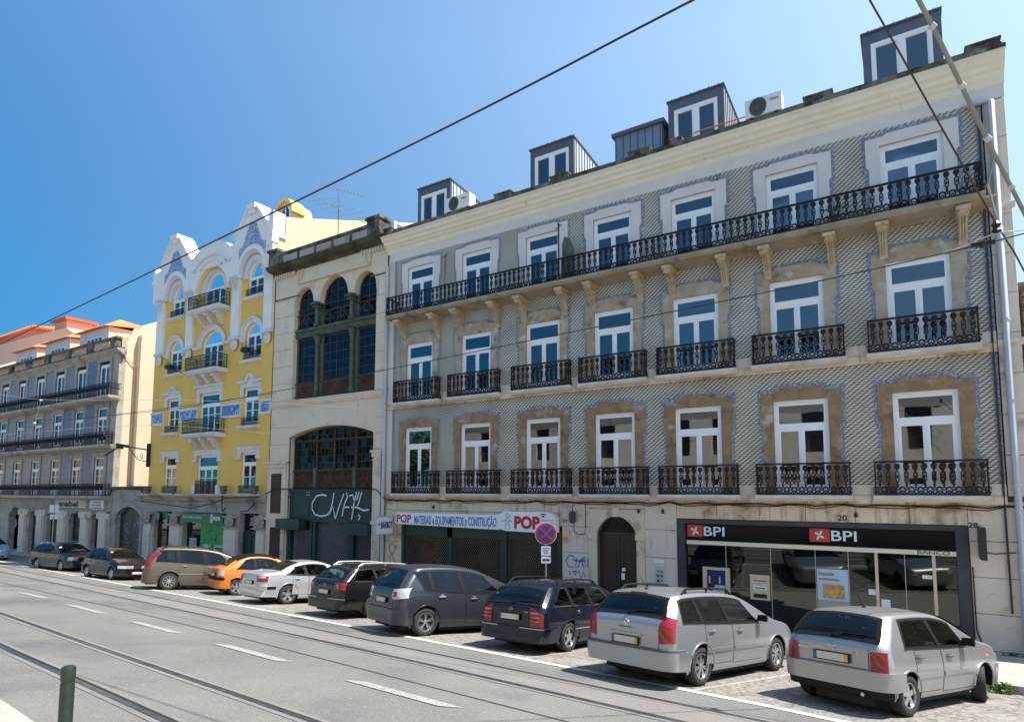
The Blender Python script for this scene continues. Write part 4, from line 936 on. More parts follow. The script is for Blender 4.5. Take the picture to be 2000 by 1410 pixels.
# ================================================================== the stone building with the great arched shop window
T = thing('arched_building', 'narrow cream stone building with three round arched windows over green ironwork', 'building', (-38.5, FY, base_z(-38)))
AX0, AX1 = -43.28, -33.72
m = MB()
holes = [(-41.4,-34.5,4.62,9.35)]
wall_holes(m, AX0, AX1, 3.3, 9.35, FY, [], 0) if False else None
for (a, b, c, d) in ((AX0,-41.4,3.3,9.35),(-34.5,AX1,3.3,9.35),(-41.4,-34.5,3.3,4.62)): m.add([(a,FY,c),(b,FY,c),(b,FY,d),(a,FY,d)], [(0,1,2,3)])
m.add([(-41.4,FY,4.62),(-41.4,FY+.40,4.62),(-41.4,FY+.40,9.35),(-41.4,FY,9.35)], [(0,1,2,3)]); m.add([(-34.5,FY,4.62),(-34.5,FY+.40,4.62),(-34.5,FY+.40,9.35),(-34.5,FY,9.35)], [(0,1,2,3)]); m.add([(-41.4,FY,4.62),(-34.5,FY,4.62),(-34.5,FY+.40,4.62),(-41.4,FY+.40,4.62)], [(0,1,2,3)])
ARC = [(-40.53,.86,1.0),(-37.92,1.22,1.22),(-35.36,.86,1.0)]
prev = AX0
for cx, r, rise in ARC:
    h = outline(2*r, rise, min(rise, r), 0, 9.35, 16, cx) if rise <= r else outline(2*r, rise, r, 0, 9.35, 16, cx)
    m.add([(prev,FY,9.35),(cx-r,FY,9.35),(cx-r,FY,10.85),(prev,FY,10.85)], [(0,1,2,3)])
    for p, q in zip(h[:-1], h[1:]):
        if abs(p[0]-q[0]) > 1e-6: m.add([(p[0],FY,p[1]),(q[0],FY,q[1]),(q[0],FY,10.85),(p[0],FY,10.85)], [(0,1,2,3)])
        m.add([(p[0],FY,p[1]),(q[0],FY,q[1]),(q[0],FY+.40,q[1]),(p[0],FY+.40,p[1])], [(0,1,2,3)])
    prev = cx+r
    m2 = MB(); m2.ring(outline(2*r+.16, rise+.08, r+.08, 0, 9.36, 16, cx), outline(2*r+.02, rise+.01, r+.01, 0, 9.36, 16, cx), FY-.035, FY+.01, closed=False); m2.build('arch_moulding', 'stone_cream', T)
m.add([(prev,FY,9.35),(AX1,FY,9.35),(AX1,FY,10.85),(prev,FY,10.85)], [(0,1,2,3)])
for a, b in ((-39.67,-39.14),(-36.7,-36.22)): m.add([(a,FY,9.35),(b,FY,9.35),(b,FY+.40,9.35),(a,FY+.40,9.35)], [(0,1,2,3)])
m.box(AX0, AX1, FY-.001, FY+.3, 10.85, 11.4)
# lower wall with the segmental arch
wall_holes(m, AX0, AX1, -5, 3.3, FY, [(-41.45,-34.45,-4.95,3.16,.46)], .6)
aw = m.build('front_wall', 'stone_cream', T)
blocks(aw, AX0, -41.42, 4.62, 9.9, .88, 2, y=FY-.03, depth=.05, matn='stone_cream', gap=.02)
blocks(aw, -34.48, AX1, 4.62, 9.9, .88, 2, y=FY-.03, depth=.05, matn='stone_cream', gap=.02)
blocks(aw, AX0, -41.5, 1.5, 4.1, .87, 2, y=FY-.03, depth=.05, matn='stone_cream', gap=.02)
blocks(aw, -34.4, AX1, 1.9, 4.1, .73, 2, y=FY-.03, depth=.05, matn='stone_cream', gap=.02)
m = MB(); m.prismx([(26.05,4.25),(25.96,4.25),(25.9,4.32),(25.84,4.42),(25.82,4.50),(26.05,4.50)], AX0, AX1); m.build('string_course', 'stone_cream', T)
m = MB(); m.ring(outline(7.3, 8.25, .52, 0, -4.95, 20, -37.95), outline(7.0, 8.11, .46, 0, -4.95, 20, -37.95), FY-.06, FY+.05, closed=False); m.build('arch_surround', 'stone_cream', T)
# cornice, panel, dentils, parapet with piers
m = MB(); m.prismx([(26.2,11.3),(25.95,11.3),(25.88,11.36),(25.85,11.42),(25.5,11.46),(25.42,11.55),(25.40,11.6),(25.40,11.68),(26.2,11.68)], AX0-.12, AX1+.1); m.build('crown_cornice', 'cornice_moss', T)
m = MB()
for k in range(9):
    for x in (AX0+.1+k*.22, AX1-.1-k*.22):
        m.box(x-.06, x+.06, 25.85, 26.0, 11.1, 11.32)
m.build('dentils', 'stone_cream', T)
m = MB(); m.box(-41.0,-35.0,25.93,26,10.62,11.3)
m.build('frieze_panel', 'stone_cream', T)
m = MB(); m.box(-41.05,-34.95,25.86,25.94,10.56,10.63); m.box(-41.05,-40.97,25.86,25.94,10.6,11.3); m.box(-35.03,-34.95,25.86,25.94,10.6,11.3); m.tube([(-40.9,25.9,10.75),(-40.75,25.88,10.85),(-40.6,25.88,11.1),(-40.6,25.88,11.3)], .05, 6); m.tube([(-35.1,25.9,10.75),(-35.25,25.88,10.85),(-35.4,25.88,11.1),(-35.4,25.88,11.3)], .05, 6); m.build('panel_moulding', 'stone_cream', T)
for x in (AX0+.0, -35.0): pass
m = MB(); m.box(AX0, -41.0, 25.95, 26.0, 9.98, 10.03); m.box(-35.0, AX1, 25.95, 26.0, 9.98, 10.03); m.build('groove_line', 'stone_dark', T)
m = MB(); m.box(AX0+.2, AX1-.4, 25.6, 25.9, 11.68, 12.22); m.box(AX0+.2, AX1-.4, 25.55, 25.95, 12.22, 12.32); m.build('parapet', 'stone_dark', T)
for k in range(5):
    x = AX0+1.3+k*1.5; m = MB(); m.box(x, x+1.25, 25.575, 25.6, 11.78, 12.12); m.build('parapet_panel', 'stone_grey', T)
for x0, x1 in ((AX0-.02, AX0+.85), (-34.75, -33.8)):
    m = MB(); m.box(x0, x1, 25.5, 26.1, 11.68, 12.45); m.box(x0-.08, x1+.08, 25.42, 26.2, 12.45, 12.58); m.build('parapet_pier', 'stone_dark', T)
# green ironwork with glazing
def grid_glass(parent, xa, xb, za, zb, y, nx, nz, bar=.028, matn='rust', arch=0, gl='glass_old', name='window'):
    f = MB(); xc, w = (xa+xb)/2, xb-xa
    f.ring(outline(w, zb-za, arch, 0, za, 12, xc), outline(w, zb-za, arch, .06, za, 12, xc), y, y+.06)
    for i in range(1, nx):
        x = xa+w*i/nx; zt = zb-.03
        if arch: R = ((w/2)**2+arch**2)/(2*arch); zt = zb-R+sqrt(max(0, R*R-(x-xc)**2))
        t = bar*1.6 if (nx % 2 == 0 and i == nx//2) else bar; f.box(x-t/2, x+t/2, y+.005, y+.045, za+.03, zt)
    for j in range(1, nz):
        z = za+(zb-za)*j/nz; dx = w/2
        if arch:
            R = ((w/2)**2+arch**2)/(2*arch); cz = zb-R
            if z > zb-arch: dx = sqrt(max(.001, R*R-(z-cz)**2))
        f.box(xc-dx+.02, xc+dx-.02, y+.008, y+.042, z-bar/2, z+bar/2)
    o = f.build(name, matn, parent)
    k = 0
    for i in range(nx):
        for j in range(nz):
            x0, x1 = xa+w*i/nx, xa+w*(i+1)/nx; z0, z1 = za+(zb-za)*j/nz, za+(zb-za)*(j+1)/nz
            if arch:
                R = ((w/2)**2+arch**2)/(2*arch); cz = zb-R
                zc = lambda x: cz+sqrt(max(0, R*R-(x-xc)**2)) if abs(x-xc) < w/2+1e-6 else zb-arch
                a, b = zc(x0), zc(x1)
                if max(a, b) <= z0+.02: continue
                pts = [(x0,z0),(x1,z0),(x1,min(z1,max(b, z0+.001))),(x0,min(z1,max(a, z0+.001)))]
            else: pts = [(x0,z0),(x1,z0),(x1,z1),(x0,z1)]
            g = MB(); dy = random.uniform(-.012,.012); tl = random.uniform(-.012,.012)
            vs = [(x, y+.02+(dy if q in (0,3) else tl), z) for q, (x, z) in enumerate(pts)]
            g.add(vs+[(x, yy+.006, z) for x, yy, z in vs], [(0,1,2,3),(7,6,5,4),(0,4,5,1),(1,5,6,2),(2,6,7,3),(3,7,4,0)]); g.build('pane', gl, o); k += 1
    return o
gy = FY+.24
for (a, b, ar, nx) in ((-41.3,-39.75,.77,2),(-39.05,-36.8,1.1,4),(-36.1,-34.6,.75,2)): grid_glass(T, a, b, 8.2, 10.3 if ar < 1 else 10.5, gy, nx, 4 if ar < 1 else 4, arch=ar)
for (a, b, nx) in ((-41.3,-39.72,3),(-39.02,-36.78,4),(-36.08,-34.6,3)): grid_glass(T, a, b, 5.45, 7.75, gy, nx, 5)
m = MB(); m.box(-41.4,-34.5,gy-.12,gy+.12,7.78,8.15); m.box(-41.4,-34.5,gy-.2,gy+.1,8.08,8.2); m.box(-41.4,-34.5,gy-.17,gy+.1,7.86,7.92); m.build('iron_beam', 'copper_green', T)
for x in (-39.38, -36.45):
    m = MB(); m.box(x-.33,x+.33,gy-.02,gy+.1,4.62,9.35); m.build('iron_pier', 'copper_green', T)
    m = MB(); m.lathe([(.17,0),(.17,.1),(.12,.14),(.11,.9),(.12,.95),(.15,1.0),(.20,1.1),(.26,1.2)], (x,gy-.22,8.2), 12); m.box(x-.3,x+.3,gy-.5,gy+.05,9.25,9.35); m.box(x-.22,x+.22,gy-.4,gy,9.12,9.2); m.build('column', 'copper_green', T, smooth=40)
    m = MB(); m.lathe([(.16,0),(.16,.2),(.11,.25),(.105,2.6),(.12,2.65),(.17,2.85),(.22,3.0)], (x,gy-.14,4.7), 12); m.build('column', 'copper_green', T, smooth=40)
for x in (-41.33, -34.57): m = MB(); m.box(x-.06,x+.06,gy-.03,gy+.06,4.62,9.3); m.build('iron_pier', 'copper_green', T)
def scroll(parent, xa, xb, z0, z1, y, matn='rust', n=2):
    m = MB(); m.tube([(xa,y,z1),(xb,y,z1)], .03, 4); m.tube([(xa,y,z0),(xb,y,z0)], .025, 4)
    w = (xb-xa)/n
    for i in range(n):
        cx = xa+(i+.5)*w; cz = (z0+z1)/2; R = min(w, z1-z0)*.46
        for s in (1, -1):
            pts = [(cx+s*(R*1.0-.75*R*t)*cos(t*5.2+.6), y-.02, cz+(R-.75*R*t)*sin(t*5.2+.6)) for t in [q/12 for q in range(13)]]; m.tube(pts, .022, 4)
        m.tube([(cx-w/2+.03,y,z0),(cx-w*.2,y,cz+.1),(cx,y,z1)], .018, 4); m.tube([(cx+w/2-.03,y,z0),(cx+w*.2,y,cz+.1),(cx,y,z1)], .018, 4)
    return m.build('iron_scrollwork', matn, parent)
for a, b, n in ((-41.35,-39.6,1),(-39.15,-36.7,2),(-36.2,-34.55,1)):
    scroll(T, a, b, 8.22, 8.95, gy-.12, n=n); scroll(T, a, b, 4.72, 5.4, gy-.12, n=n)
    m = MB(); m.box(a, b, gy, gy+.06, 4.62, 5.45); m.build('rust_panel', 'rust', T)
# lower great window
yy = FY+.26
grid_glass(T, -41.4, -34.5, 1.05, 3.14, yy, 23, 6, bar=.022, arch=.45)
m = MB()
for x in (-39.35, -37.85, -36.1): m.box(x-.06, x+.06, yy-.04, yy+.05, 1.0, 3.0)
m.box(-41.4,-34.5,yy-.03,yy+.05,2.48,2.55); m.box(-41.4,-34.5,yy-.04,yy+.05,1.0,1.08); m.build('iron_mullions', 'rust', T)
m = MB(); m.box(-41.4,-34.5,yy,yy+.05,.14,1.0); m.build('rust_panel', 'rust', T)
for a, b, n in ((-41.35,-39.5,2),(-39.2,-36.3,3),(-36.0,-34.5,2)): scroll(T, a, b, .2, .98, yy-.05, n=n)
for x in (-39.35, -36.1): m = MB(); m.box(x-.11,x+.11,yy-.14,yy+.02,.14,1.15); m.build('post', 'copper_green', T)
m = MB(); m.box(-41.45,-34.45,FY+.1,FY+.3,-1.45,.12); m.box(-41.45,-34.45,FY+.02,FY+.12,.0,.14); m.box(-41.45,-34.45,FY+.05,FY+.12,-.32,-.24); m.box(-41.45,-34.45,FY+.06,FY+.12,-.12,-.08)
for x0, x1 in ((-41.2,-39.7),(-39.1,-37.8),(-37.6,-36.4),(-35.9,-34.7)): m.ring([(x0,-1.2),(x0,-.45),(x1,-.45),(x1,-1.2)], [(x0+.06,-1.14),(x0+.06,-.51),(x1-.06,-.51),(x1-.06,-1.14)], FY+.075, FY+.1)
fas = m.build('shop_fascia', 'green_paint', T)
for x in (-41.35,-39.45,-39.15,-36.25,-36.05,-34.55): m = MB(); m.box(x-.1,x+.1,FY+.06,FY+.3,-5,-1.45); m.build('shop_pilaster', 'green_paint', T)
for a, b, z in ((-42.0,-39.9,-1.85),(-36.4,-34.4,-1.95)):
    m = MB(); m.box(a, b, FY-.35, FY+.1, z, z+.5); m.build('awning_box', 'green_paint', T)
m = MB(); m.box(-41.3,-34.5,FY+.5,FY+.55,-5,-1.4); m.build('shop_back', 'room', T)
gr = MB(); lattice(gr, -39.05, -36.35, -4.6, -1.46, FY+.25, .15, .010); lattice(gr, -41.25, -39.55, -4.6, -1.9, FY+.25, .15, .009); lattice(gr, -35.95, -34.65, -4.6, -1.9, FY+.25, .15, .009); gr.build('roller_grille', 'post_grey', T, kind='stuff')
text('15', 'house_number', 'stone_cream', fas, -39.95, FY+.095, -.20, .18, .28, bold=.02)
m = MB()
for pts in ([(-38.15,-.20),(-38.5,-.15),(-39.0,-.22),(-39.35,-.55),(-39.35,-.85),(-39.1,-1.1),(-38.6,-1.18),(-38.1,-1.12),(-37.85,-.95)],[(-37.55,-.05),(-37.65,-.5),(-37.95,-1.2)],[(-37.95,-1.2),(-37.6,-.7),(-37.4,-1.3)],[(-37.4,-1.3),(-37.1,-.7),(-36.75,-.1)],[(-36.55,-.05),(-36.45,-.25),(-36.7,-.6),(-36.85,-1.15)],[(-36.75,-.72),(-36.3,-.72)],[(-36.3,-.2),(-36.05,-.15),(-35.9,-.45)],[(-35.75,-.0),(-35.95,-.6),(-36.1,-1.3)],[(-35.55,0),(-35.75,-.4)],[(-35.35,-.02),(-35.65,-.65)],[(-36.15,-.72),(-35.7,-.72),(-35.2,-.85),(-34.8,-.82)],[(-35.6,-1.05),(-35.45,-1.12),(-35.55,-1.3)]): ribbon(m, pts, FY+.045, .075)
m.build('graffiti', 'graffiti_white', fas)
for (a, b, zt) in ((AX0+.05,-41.55,1.45),(-34.35,AX1-.05,1.8)):
    m = MB(); m.box(a, b, FY-.14, FY, -5, zt-.25); m.box(a-.05, b+.05, FY-.2, FY, -1.45, -1.3); p = m.build('stone_pilaster', 'stone_cream', T)
    m = MB(); m.box(a-.05,b+.05,FY-.2,FY,zt-.25,zt-.05); m.box(a-.1,b+.1,FY-.26,FY,zt-.05,zt+.05); m.box(a-.03,b+.03,FY-.17,FY,zt-.42,zt-.36); m.build('capital', 'stone_cream', p)
    if a < -40:
        m = MB(); m.box(a+.35,b-.35,FY-.148,FY-.14,-1.1,.9); m.box(a+.4,b-.3,FY-.148,FY-.14,-3.4,-1.8); m.build('dirty_panel', 'rust', p)
m = MB()
for pts in ([(-34.0,-2.35),(-34.15,-2.15),(-34.3,-2.3),(-34.2,-2.55),(-34.05,-2.5)],[(-34.1,-2.6),(-34.0,-2.8),(-33.9,-2.55)],[(-34.2,-3.1),(-34.0,-2.8),(-33.9,-3.1),(-33.8,-2.8)]): ribbon(m, pts, FY-.15, .03)
m.build('graffiti', 'graffiti_grey', T)
shell(T, AX0, AX1, -5, 11.7, 38, 'stone_grey', 'roof_flat', y0=FY+1.6)
m = MB(); m.box(AX0+.03, AX0+.1, FY+.01, FY+1.6, -5, 11.7); m.box(AX1-.1, AX1-.03, FY+.01, FY+1.6, -5, 11.7); m.box(AX0+.1, AX1-.1, FY+.6, FY+1.6, 11.5, 11.6); m.build('wall_returns', 'stone_grey', T)
m = MB(); m.tube([(AX0-.05,FY-.2,-.15),(-42.5,FY-.2,.12),(-38,FY-.05,.13),(-34,FY-.2,.1),(-33.4,FY-.2,-.3)], .025, 5); m.build('cable_run', 'cable', T)
m = MB(); m.box(-34.0,-33.5,26.2,26.9,12.0,12.5); m.build('roof_hatch', 'sign_white', T)
# roof aerial
ae = thing('tv_aerial', 'thin twin television aerial on a mast over the stone parapet', 'aerial', (-39.1, 27.0, 11.7))
m = MB(); m.tube([(-39.1,27,11.7),(-39.1,27,15.6)], .03, 5); m.tube([(-39.4,27,11.7),(-39.1,27,12.6)], .012, 4); m.tube([(-38.8,27,11.7),(-39.1,27,12.6)], .012, 4); m.build('mast', 'cable_grey', ae)
m = MB(); m.tube([(-40.5,26.6,16.1),(-37.5,27.5,15.1)], .02, 4)
for k in range(14):
    t = k/13; x, y, z = -40.3+2.8*t, 26.66+.84*t, 16.03-.93*t; m.tube([(x-.05,y-.02,z-.12),(x+.05,y+.02,z+.16)], .008, 3)
m.build('upper_antenna', 'cable_grey', ae)
m = MB(); m.tube([(-40.4,26.6,15.3),(-36.9,27.6,13.4)], .02, 4)
for k in range(8):
    t = k/7; x, y, z = -40.2+3.2*t, 26.66+.9*t, 15.2-1.75*t; m.tube([(x-.5,y-.5,z-.2),(x+.5,y+.5,z+.2)], .009, 3)
m.tube([(-40.45,26.6,15.7),(-40.3,26.6,14.9)], .02, 4); m.build('lower_antenna', 'cable_grey', ae)
m = MB(); m.tube([(-40.0,26.6,11.9),(-39.85,26.6,12.6),(-39.6,26.6,12.75),(-39.45,26.6,12.65)], .03, 5); m.build('bent_vent_pipe', 'cable', T)

# ================================================================== the yellow building
T = thing('yellow_building', 'tall yellow art nouveau building with white gables and blue tile panels', 'building', (-50.4, FY, base_z(-50)))
YX0, YX1 = -57.45, -43.30
XS = (-54.55, -49.98, -45.43)
wins = [  # (x, w, z0, z1, rise, transom, leaves, bars)
 (XS[0],1.66,10.72,12.66,.83,.95,2,1),(XS[2],1.66,10.72,12.66,.83,.95,2,1),(XS[1],2.5,10.45,12.72,1.0,.95,3,1),
 (XS[0],1.66,7.22,9.14,.5,.62,2,1),(XS[2],1.66,7.22,9.14,.5,.62,2,1),(XS[1],2.5,6.88,9.26,.62,.8,3,1),
 (XS[0],1.56,3.62,5.58,0,.6,2,1),(XS[2],1.56,3.62,5.58,0,.6,2,1),(XS[1],2.4,3.22,5.62,0,.7,3,1),
 (XS[0],1.56,-.0,2.08,0,.62,2,1),(XS[2],1.56,-.0,2.08,0,.62,2,1),(XS[1],2.4,-.45,2.04,0,.72,3,1)]
m = MB(); wall_holes(m, YX0, YX1, -.3, 14.0, FY, [(x-w/2,x+w/2,a,b,r) for x,w,a,b,r,*_ in wins], .22); m.build('front_wall', 'yellow_wall', T)
for i, (x, w, a, b, rise, th, lv, bars) in enumerate(wins):
    key = 'Y%.2f_%.2f_%.1f' % (w, b-a, rise)
    if key not in PROTO: window_meshes(key, w, b-a, th, lv, rise, fw_=.075, st=.07, bars=bars+ (1 if b-a > 2.3 and lv == 3 else 0), panel=.12, depth=.07)
    put_window(key, T, x, FY+.10, a, curtain=(-.9,.9,.75) if i in (2, 5, 3) else None)
# white crowning zone with two gables and a curved middle
def arcpts(cx, cz, r, a0, a1, n=14, ry=None): return [(cx+r*cos(a0+(a1-a0)*i/n), cz+(ry or r)*sin(a0+(a1-a0)*i/n)) for i in range(n+1)]
zs_ = 11.8; P = [(YX0-.05, zs_), (YX0-.05, 13.5), (YX0-.05, 13.7), (XS[0]-2.05, 13.8), (XS[0]-1.75, 14.05), (XS[0]-.42, 15.45), (XS[0]+.42, 15.45), (XS[0]+1.75, 14.05), (XS[0]+2.0, 13.85)]
P += [(x, z) for x, z in arcpts(XS[1], 13.45, 2.1, radians(155), radians(25), 12, .85)]
P += [(XS[2]-2.0, 13.85), (XS[2]-1.75, 14.05), (XS[2]-.42, 15.45), (XS[2]+.42, 15.45), (XS[2]+1.75, 14.05), (XS[2]+2.05, 13.8), (YX1-.02, 13.7), (YX1-.02, zs_)]
P += arcpts(XS[2], zs_, 1.38, 0, pi); P += [(-47.95, zs_), (-47.95, 11.45)] + arcpts(XS[1], 11.45, 1.9, radians(0), radians(180), 14, 1.55) + [(-52.05, zs_), ]
P += arcpts(XS[0], zs_, 1.38, 0, pi)
m = MB(); m.prism(P, FY-.28, FY+.02); wz = m.build('white_gable_wall', 'white_paint', T)
for cx in (XS[0], XS[2]):
    m = MB(); m.ring(arcpts(cx, zs_, 1.40, 0, pi, 18), arcpts(cx, zs_, 1.2, 0, pi, 18), FY-.20, FY+.02, closed=False); m.ring(arcpts(cx, zs_, 1.12, 0, pi, 18), arcpts(cx, zs_, .83, 0, pi, 18), FY-.10, FY+.1, closed=False)
    m.box(cx-1.12, cx-.83, FY-.1, FY, zs_-.12, zs_); m.box(cx+.83, cx+1.12, FY-.1, FY, zs_-.12, zs_); m.build('archivolt', 'white_trim', T)
    m = MB(); m.ring(arcpts(cx, zs_, 1.6, 0, pi, 18), arcpts(cx, zs_, 1.36, 0, pi, 18), FY-.34, FY-.27, closed=False); m.build('hood_moulding', 'white_paint', T)
    # gable coping with a block on the point
    m = MB()
    for s in (-1, 1):
        a = (cx+s*.42, 15.45); b = (cx+s*1.8, 14.0); d = Vector((b[0]-a[0], b[1]-a[1])).normalized(); nn = Vector((-d.y, d.x))*(s*.14)
        m.prism([a, b, (b[0]+nn.x, b[1]+nn.y), (a[0]+nn.x, a[1]+nn.y)], FY-.42, FY+.55)
    m.prism([(cx-.42,15.4),(cx-.46,15.68),(cx+.46,15.68),(cx+.42,15.4)], FY-.5, FY+.5); m.box(cx-.3, cx+.3, FY-.45, FY-.28, 15.15, 15.4)
    m.build('gable_coping', 'white_paint', T)
    m = MB(); m.prism([(cx-.95,14.05),(cx-.48,15.55),(cx+.48,15.55),(cx+.95,14.05)] if False else ([(cx-1.4,12.7),(cx-1.4,13.4),(cx-1.0,13.5),(cx-.3,14.7),(cx+.3,14.7),(cx+1.0,13.5),(cx+1.4,13.4),(cx+1.4,12.7)]+arcpts(cx, zs_, 1.66, radians(38), radians(142), 10)), FY-.30, FY-.275); m.build('gable_tiles', 'blue_tiles', T)
m = MB(); m.ring(arcpts(XS[1], 11.45, 1.92, 0, pi, 20, 1.57), arcpts(XS[1], 11.45, 1.55, 0, pi, 20, 1.40), FY-.12, FY+.02, closed=False); m.build('archivolt_band', 'yellow_wall', T)
m = MB(); m.ring(arcpts(XS[1], 11.45, 1.56, 0, pi, 20, 1.42), arcpts(XS[1], 11.45, 1.26, 0, pi, 20, 1.26), FY-.08, FY+.1, closed=False); m.build('archivolt', 'white_trim', T)
m = MB(); m.ring(arcpts(XS[1], 12.65, 2.05, radians(20), radians(160), 16, 1.05), arcpts(XS[1], 12.65, 1.9, radians(20), radians(160), 16, .92), FY-.38, FY-.27, closed=False); m.box(XS[1]-2.3, XS[1]-1.75, FY-.38, FY-.27, 12.92, 13.04); m.box(XS[1]+1.75, XS[1]+2.3, FY-.38, FY-.27, 12.92, 13.04); m.ring(arcpts(XS[1], 12.65, 1.45, radians(25), radians(155), 14, .75), arcpts(XS[1], 12.65, 1.38, radians(25), radians(155), 14, .55), FY-.31, FY-.27); m.build('curved_moulding', 'white_trim', T)
m = MB(); m.prism([(x, z) for x, z in arcpts(XS[1], 13.45, 2.3, radians(160), radians(20), 12, .95)]+[(x, z) for x, z in arcpts(XS[1], 13.45, 2.1, radians(25), radians(155), 12, .83)], FY-.33, FY+.6); m.build('parapet_coping', 'white_paint', T)
m = MB(); m.box(YX1-.5, YX1+.12, FY-.42, FY+.5, 13.55, 13.75); m.box(YX1-.4, YX1+.05, FY-.34, FY+.4, 13.75, 14.9); m.prism([(YX1-.45,13.0),(YX1-.45,13.55),(YX1+.12,13.55),(YX1+.05,13.2)], FY-.4, FY-.0); m.build('corner_block', 'white_paint', T); m = MB(); m.box(YX0-.15, YX0+.3, FY-.36, FY+.4, 13.0, 13.25); m.box(YX0-.1, YX0+.2, FY-.3, FY+.4, 13.25, 14.1); m.build('corner_block', 'white_paint', T)
for cx in (-56.6, -52.7, -47.3, -43.85):
    m = MB(); m.box(cx-.42, cx+.42, FY-.16, FY, 8.55, 11.8); pl = m.build('pilaster', 'white_paint', T)
    m = MB(); m.box(cx-.5, cx+.5, FY-.24, FY-.02, 8.38, 8.56); m.lathe([(.33,-.05),(.36,-.01),(.3,.0)], (cx, FY-.10, 8.12), 12, axis='y'); m.lathe([(.12,-.05),(.16,0)], (cx, FY-.15, 8.12), 10, axis='y')
    for k in range(6): m.lathe([(.06,-.04),(.08,0)], (cx+.22*cos(k*pi/3), FY-.15, 8.12+.22*sin(k*pi/3)), 6, axis='y')
    m.build('rosette', 'white_trim', pl)
    m = MB()
    for dx in (-.22, 0, .22): m.prismx([(FY-.16,11.1),(FY-.26,11.6),(FY-.40,11.85),(FY-.28,11.9),(FY-.16,11.9)], cx+dx-.07, cx+dx+.07)
    m.box(cx-.45, cx+.45, FY-.40, FY-.27, 11.84, 11.94)
    m.build('capital', 'white_trim', pl)
# hoods, sills, friezes
for cx, w, zt, rs in ((XS[0],1.66,9.14,.5),(XS[2],1.66,9.14,.5),(XS[1],2.5,9.26,.62)):
    m = MB(); m.ring(outline(w+.5, 1.0+.25, rs+.12, 0, zt-1.0, 14, cx), outline(w, 1.0, rs, 0, zt-1.0, 14, cx), FY-.08, FY+.02, closed=False); m.ring(outline(w+.62, 1.0+.31, rs+.16, 0, zt-.62, 14, cx) if False else outline(w+.64, 1.0+.32, rs+.16, 0, zt-1.0, 14, cx), outline(w+.44, 1.0+.22, rs+.1, 0, zt-1.0, 14, cx), FY-.14, FY-.07, closed=False); m.build('window_hood', 'white_trim', T)
for a, b in ((-56.2,-55.7),(-53.4,-53.1),(-52.28,-51.55),(-48.4,-47.73),(-46.88,-46.6),(-44.3,-44.25)):
    m = MB(); m.box(a, b, FY-.09, FY, 8.28, 8.46); m.build('string_band', 'white_trim', T)
for cx, w, zt, kind in ((XS[0],1.56,5.58,'ped'),(XS[2],1.56,5.58,'ped'),(XS[1],2.4,5.62,'flat'),(XS[0],1.56,2.08,'ear'),(XS[2],1.56,2.08,'ear'),(XS[1],2.4,2.04,'ear')):
    m = MB(); h = w/2
    if kind == 'ped':
        m.prism([(cx-h-.28,zt-.55),(cx-h-.28,zt+.28),(cx-.35,zt+.28),(cx,zt+.62),(cx+.35,zt+.28),(cx+h+.28,zt+.28),(cx+h+.28,zt-.55),(cx+h,zt-.55),(cx+h,zt),(cx-h,zt),(cx-h,zt-.55)], FY-.07, FY+.02)
        m.prism([(cx-h-.42,zt+.26),(cx-h-.42,zt+.38),(cx-.4,zt+.38),(cx,zt+.78),(cx+.4,zt+.38),(cx+h+.42,zt+.38),(cx+h+.42,zt+.26),(cx+.38,zt+.26),(cx,zt+.64),(cx-.38,zt+.26)], FY-.2, FY)
    elif kind == 'flat':
        m.prism([(cx-h-.28,zt-.6),(cx-h-.28,zt+.34),(cx+h+.28,zt+.34),(cx+h+.28,zt-.6),(cx+h,zt-.6),(cx+h,zt),(cx-h,zt),(cx-h,zt-.6)], FY-.07, FY+.02); m.box(cx-h-.42, cx+h+.42, FY-.2, FY, zt+.34, zt+.46)
    else:
        m.prism([(cx-h-.3,zt-.35),(cx-h-.3,zt+.28),(cx+h+.3,zt+.28),(cx+h+.3,zt-.35),(cx+h,zt-.35),(cx+h,zt),(cx-h,zt),(cx-h,zt-.35)], FY-.07, FY+.02)
        m.box(cx-h-.34, cx+h+.34, FY-.12, FY, zt+.20, zt+.3); m.box(cx-h-.48, cx-h-.02, FY-.10, FY, zt-.36, zt-.22); m.box(cx+h+.02, cx+h+.48, FY-.10, FY, zt-.36, zt-.22)
    m.build('window_hood', 'white_trim', T)
for cx in (XS[0], XS[2]):
    for z in (10.62, 7.12, 3.52, -.12):
        m = MB(); m.prismx([(FY+.35,z),(FY-.22,z-.01),(FY-.25,z-.05),(FY-.2,z-.16),(FY+.0,z-.2),(FY+.35,z-.2)], cx-1.02, cx+1.02); m.build('window_sill', 'white_trim', T)
        g = MB(); w = .82
        g.box(cx-w, cx+w, FY-.10, FY-.075, z+.40, z+.44); g.box(cx-w, cx+w, FY-.10, FY-.075, z+.04, z+.07); g.box(cx-w, cx+w, FY-.10, FY-.08, z+.32, z+.34)
        for k in range(13): xx = cx-w+2*w*k/12; g.box(xx-.014, xx+.014, FY-.097, FY-.078, z+.04, z+.42)
        for k in range(12):
            xx = cx-w+2*w*(k+.5)/12; g.tube([(xx+.05*cos(q), FY-.09, z+.2+.09*sin(q)) for q in [2*pi*j/6 for j in range(6)]], .01, 3, closed=True)
        g.build('window_guard', 'iron_green', T)
for a, b in ((-57.40,-55.8),(-53.6,-51.45),(-48.55,-46.5),(-44.4,-43.35)):
    m = MB(); m.box(a, b, FY-.03, FY, 4.17, 4.72); m.build('tile_frieze', 'frieze_tiles', T)
    m = MB(); m.box(a-.03, b+.03, FY-.1, FY, 4.72, 4.86); m.box(a-.03, b+.03, FY-.08, FY, 4.04, 4.17); m.box(a-.03,a+.03,FY-.05,FY,4.17,4.72); m.box(b-.03,b+.03,FY-.05,FY,4.17,4.72); m.build('frieze_moulding', 'white_trim', T)
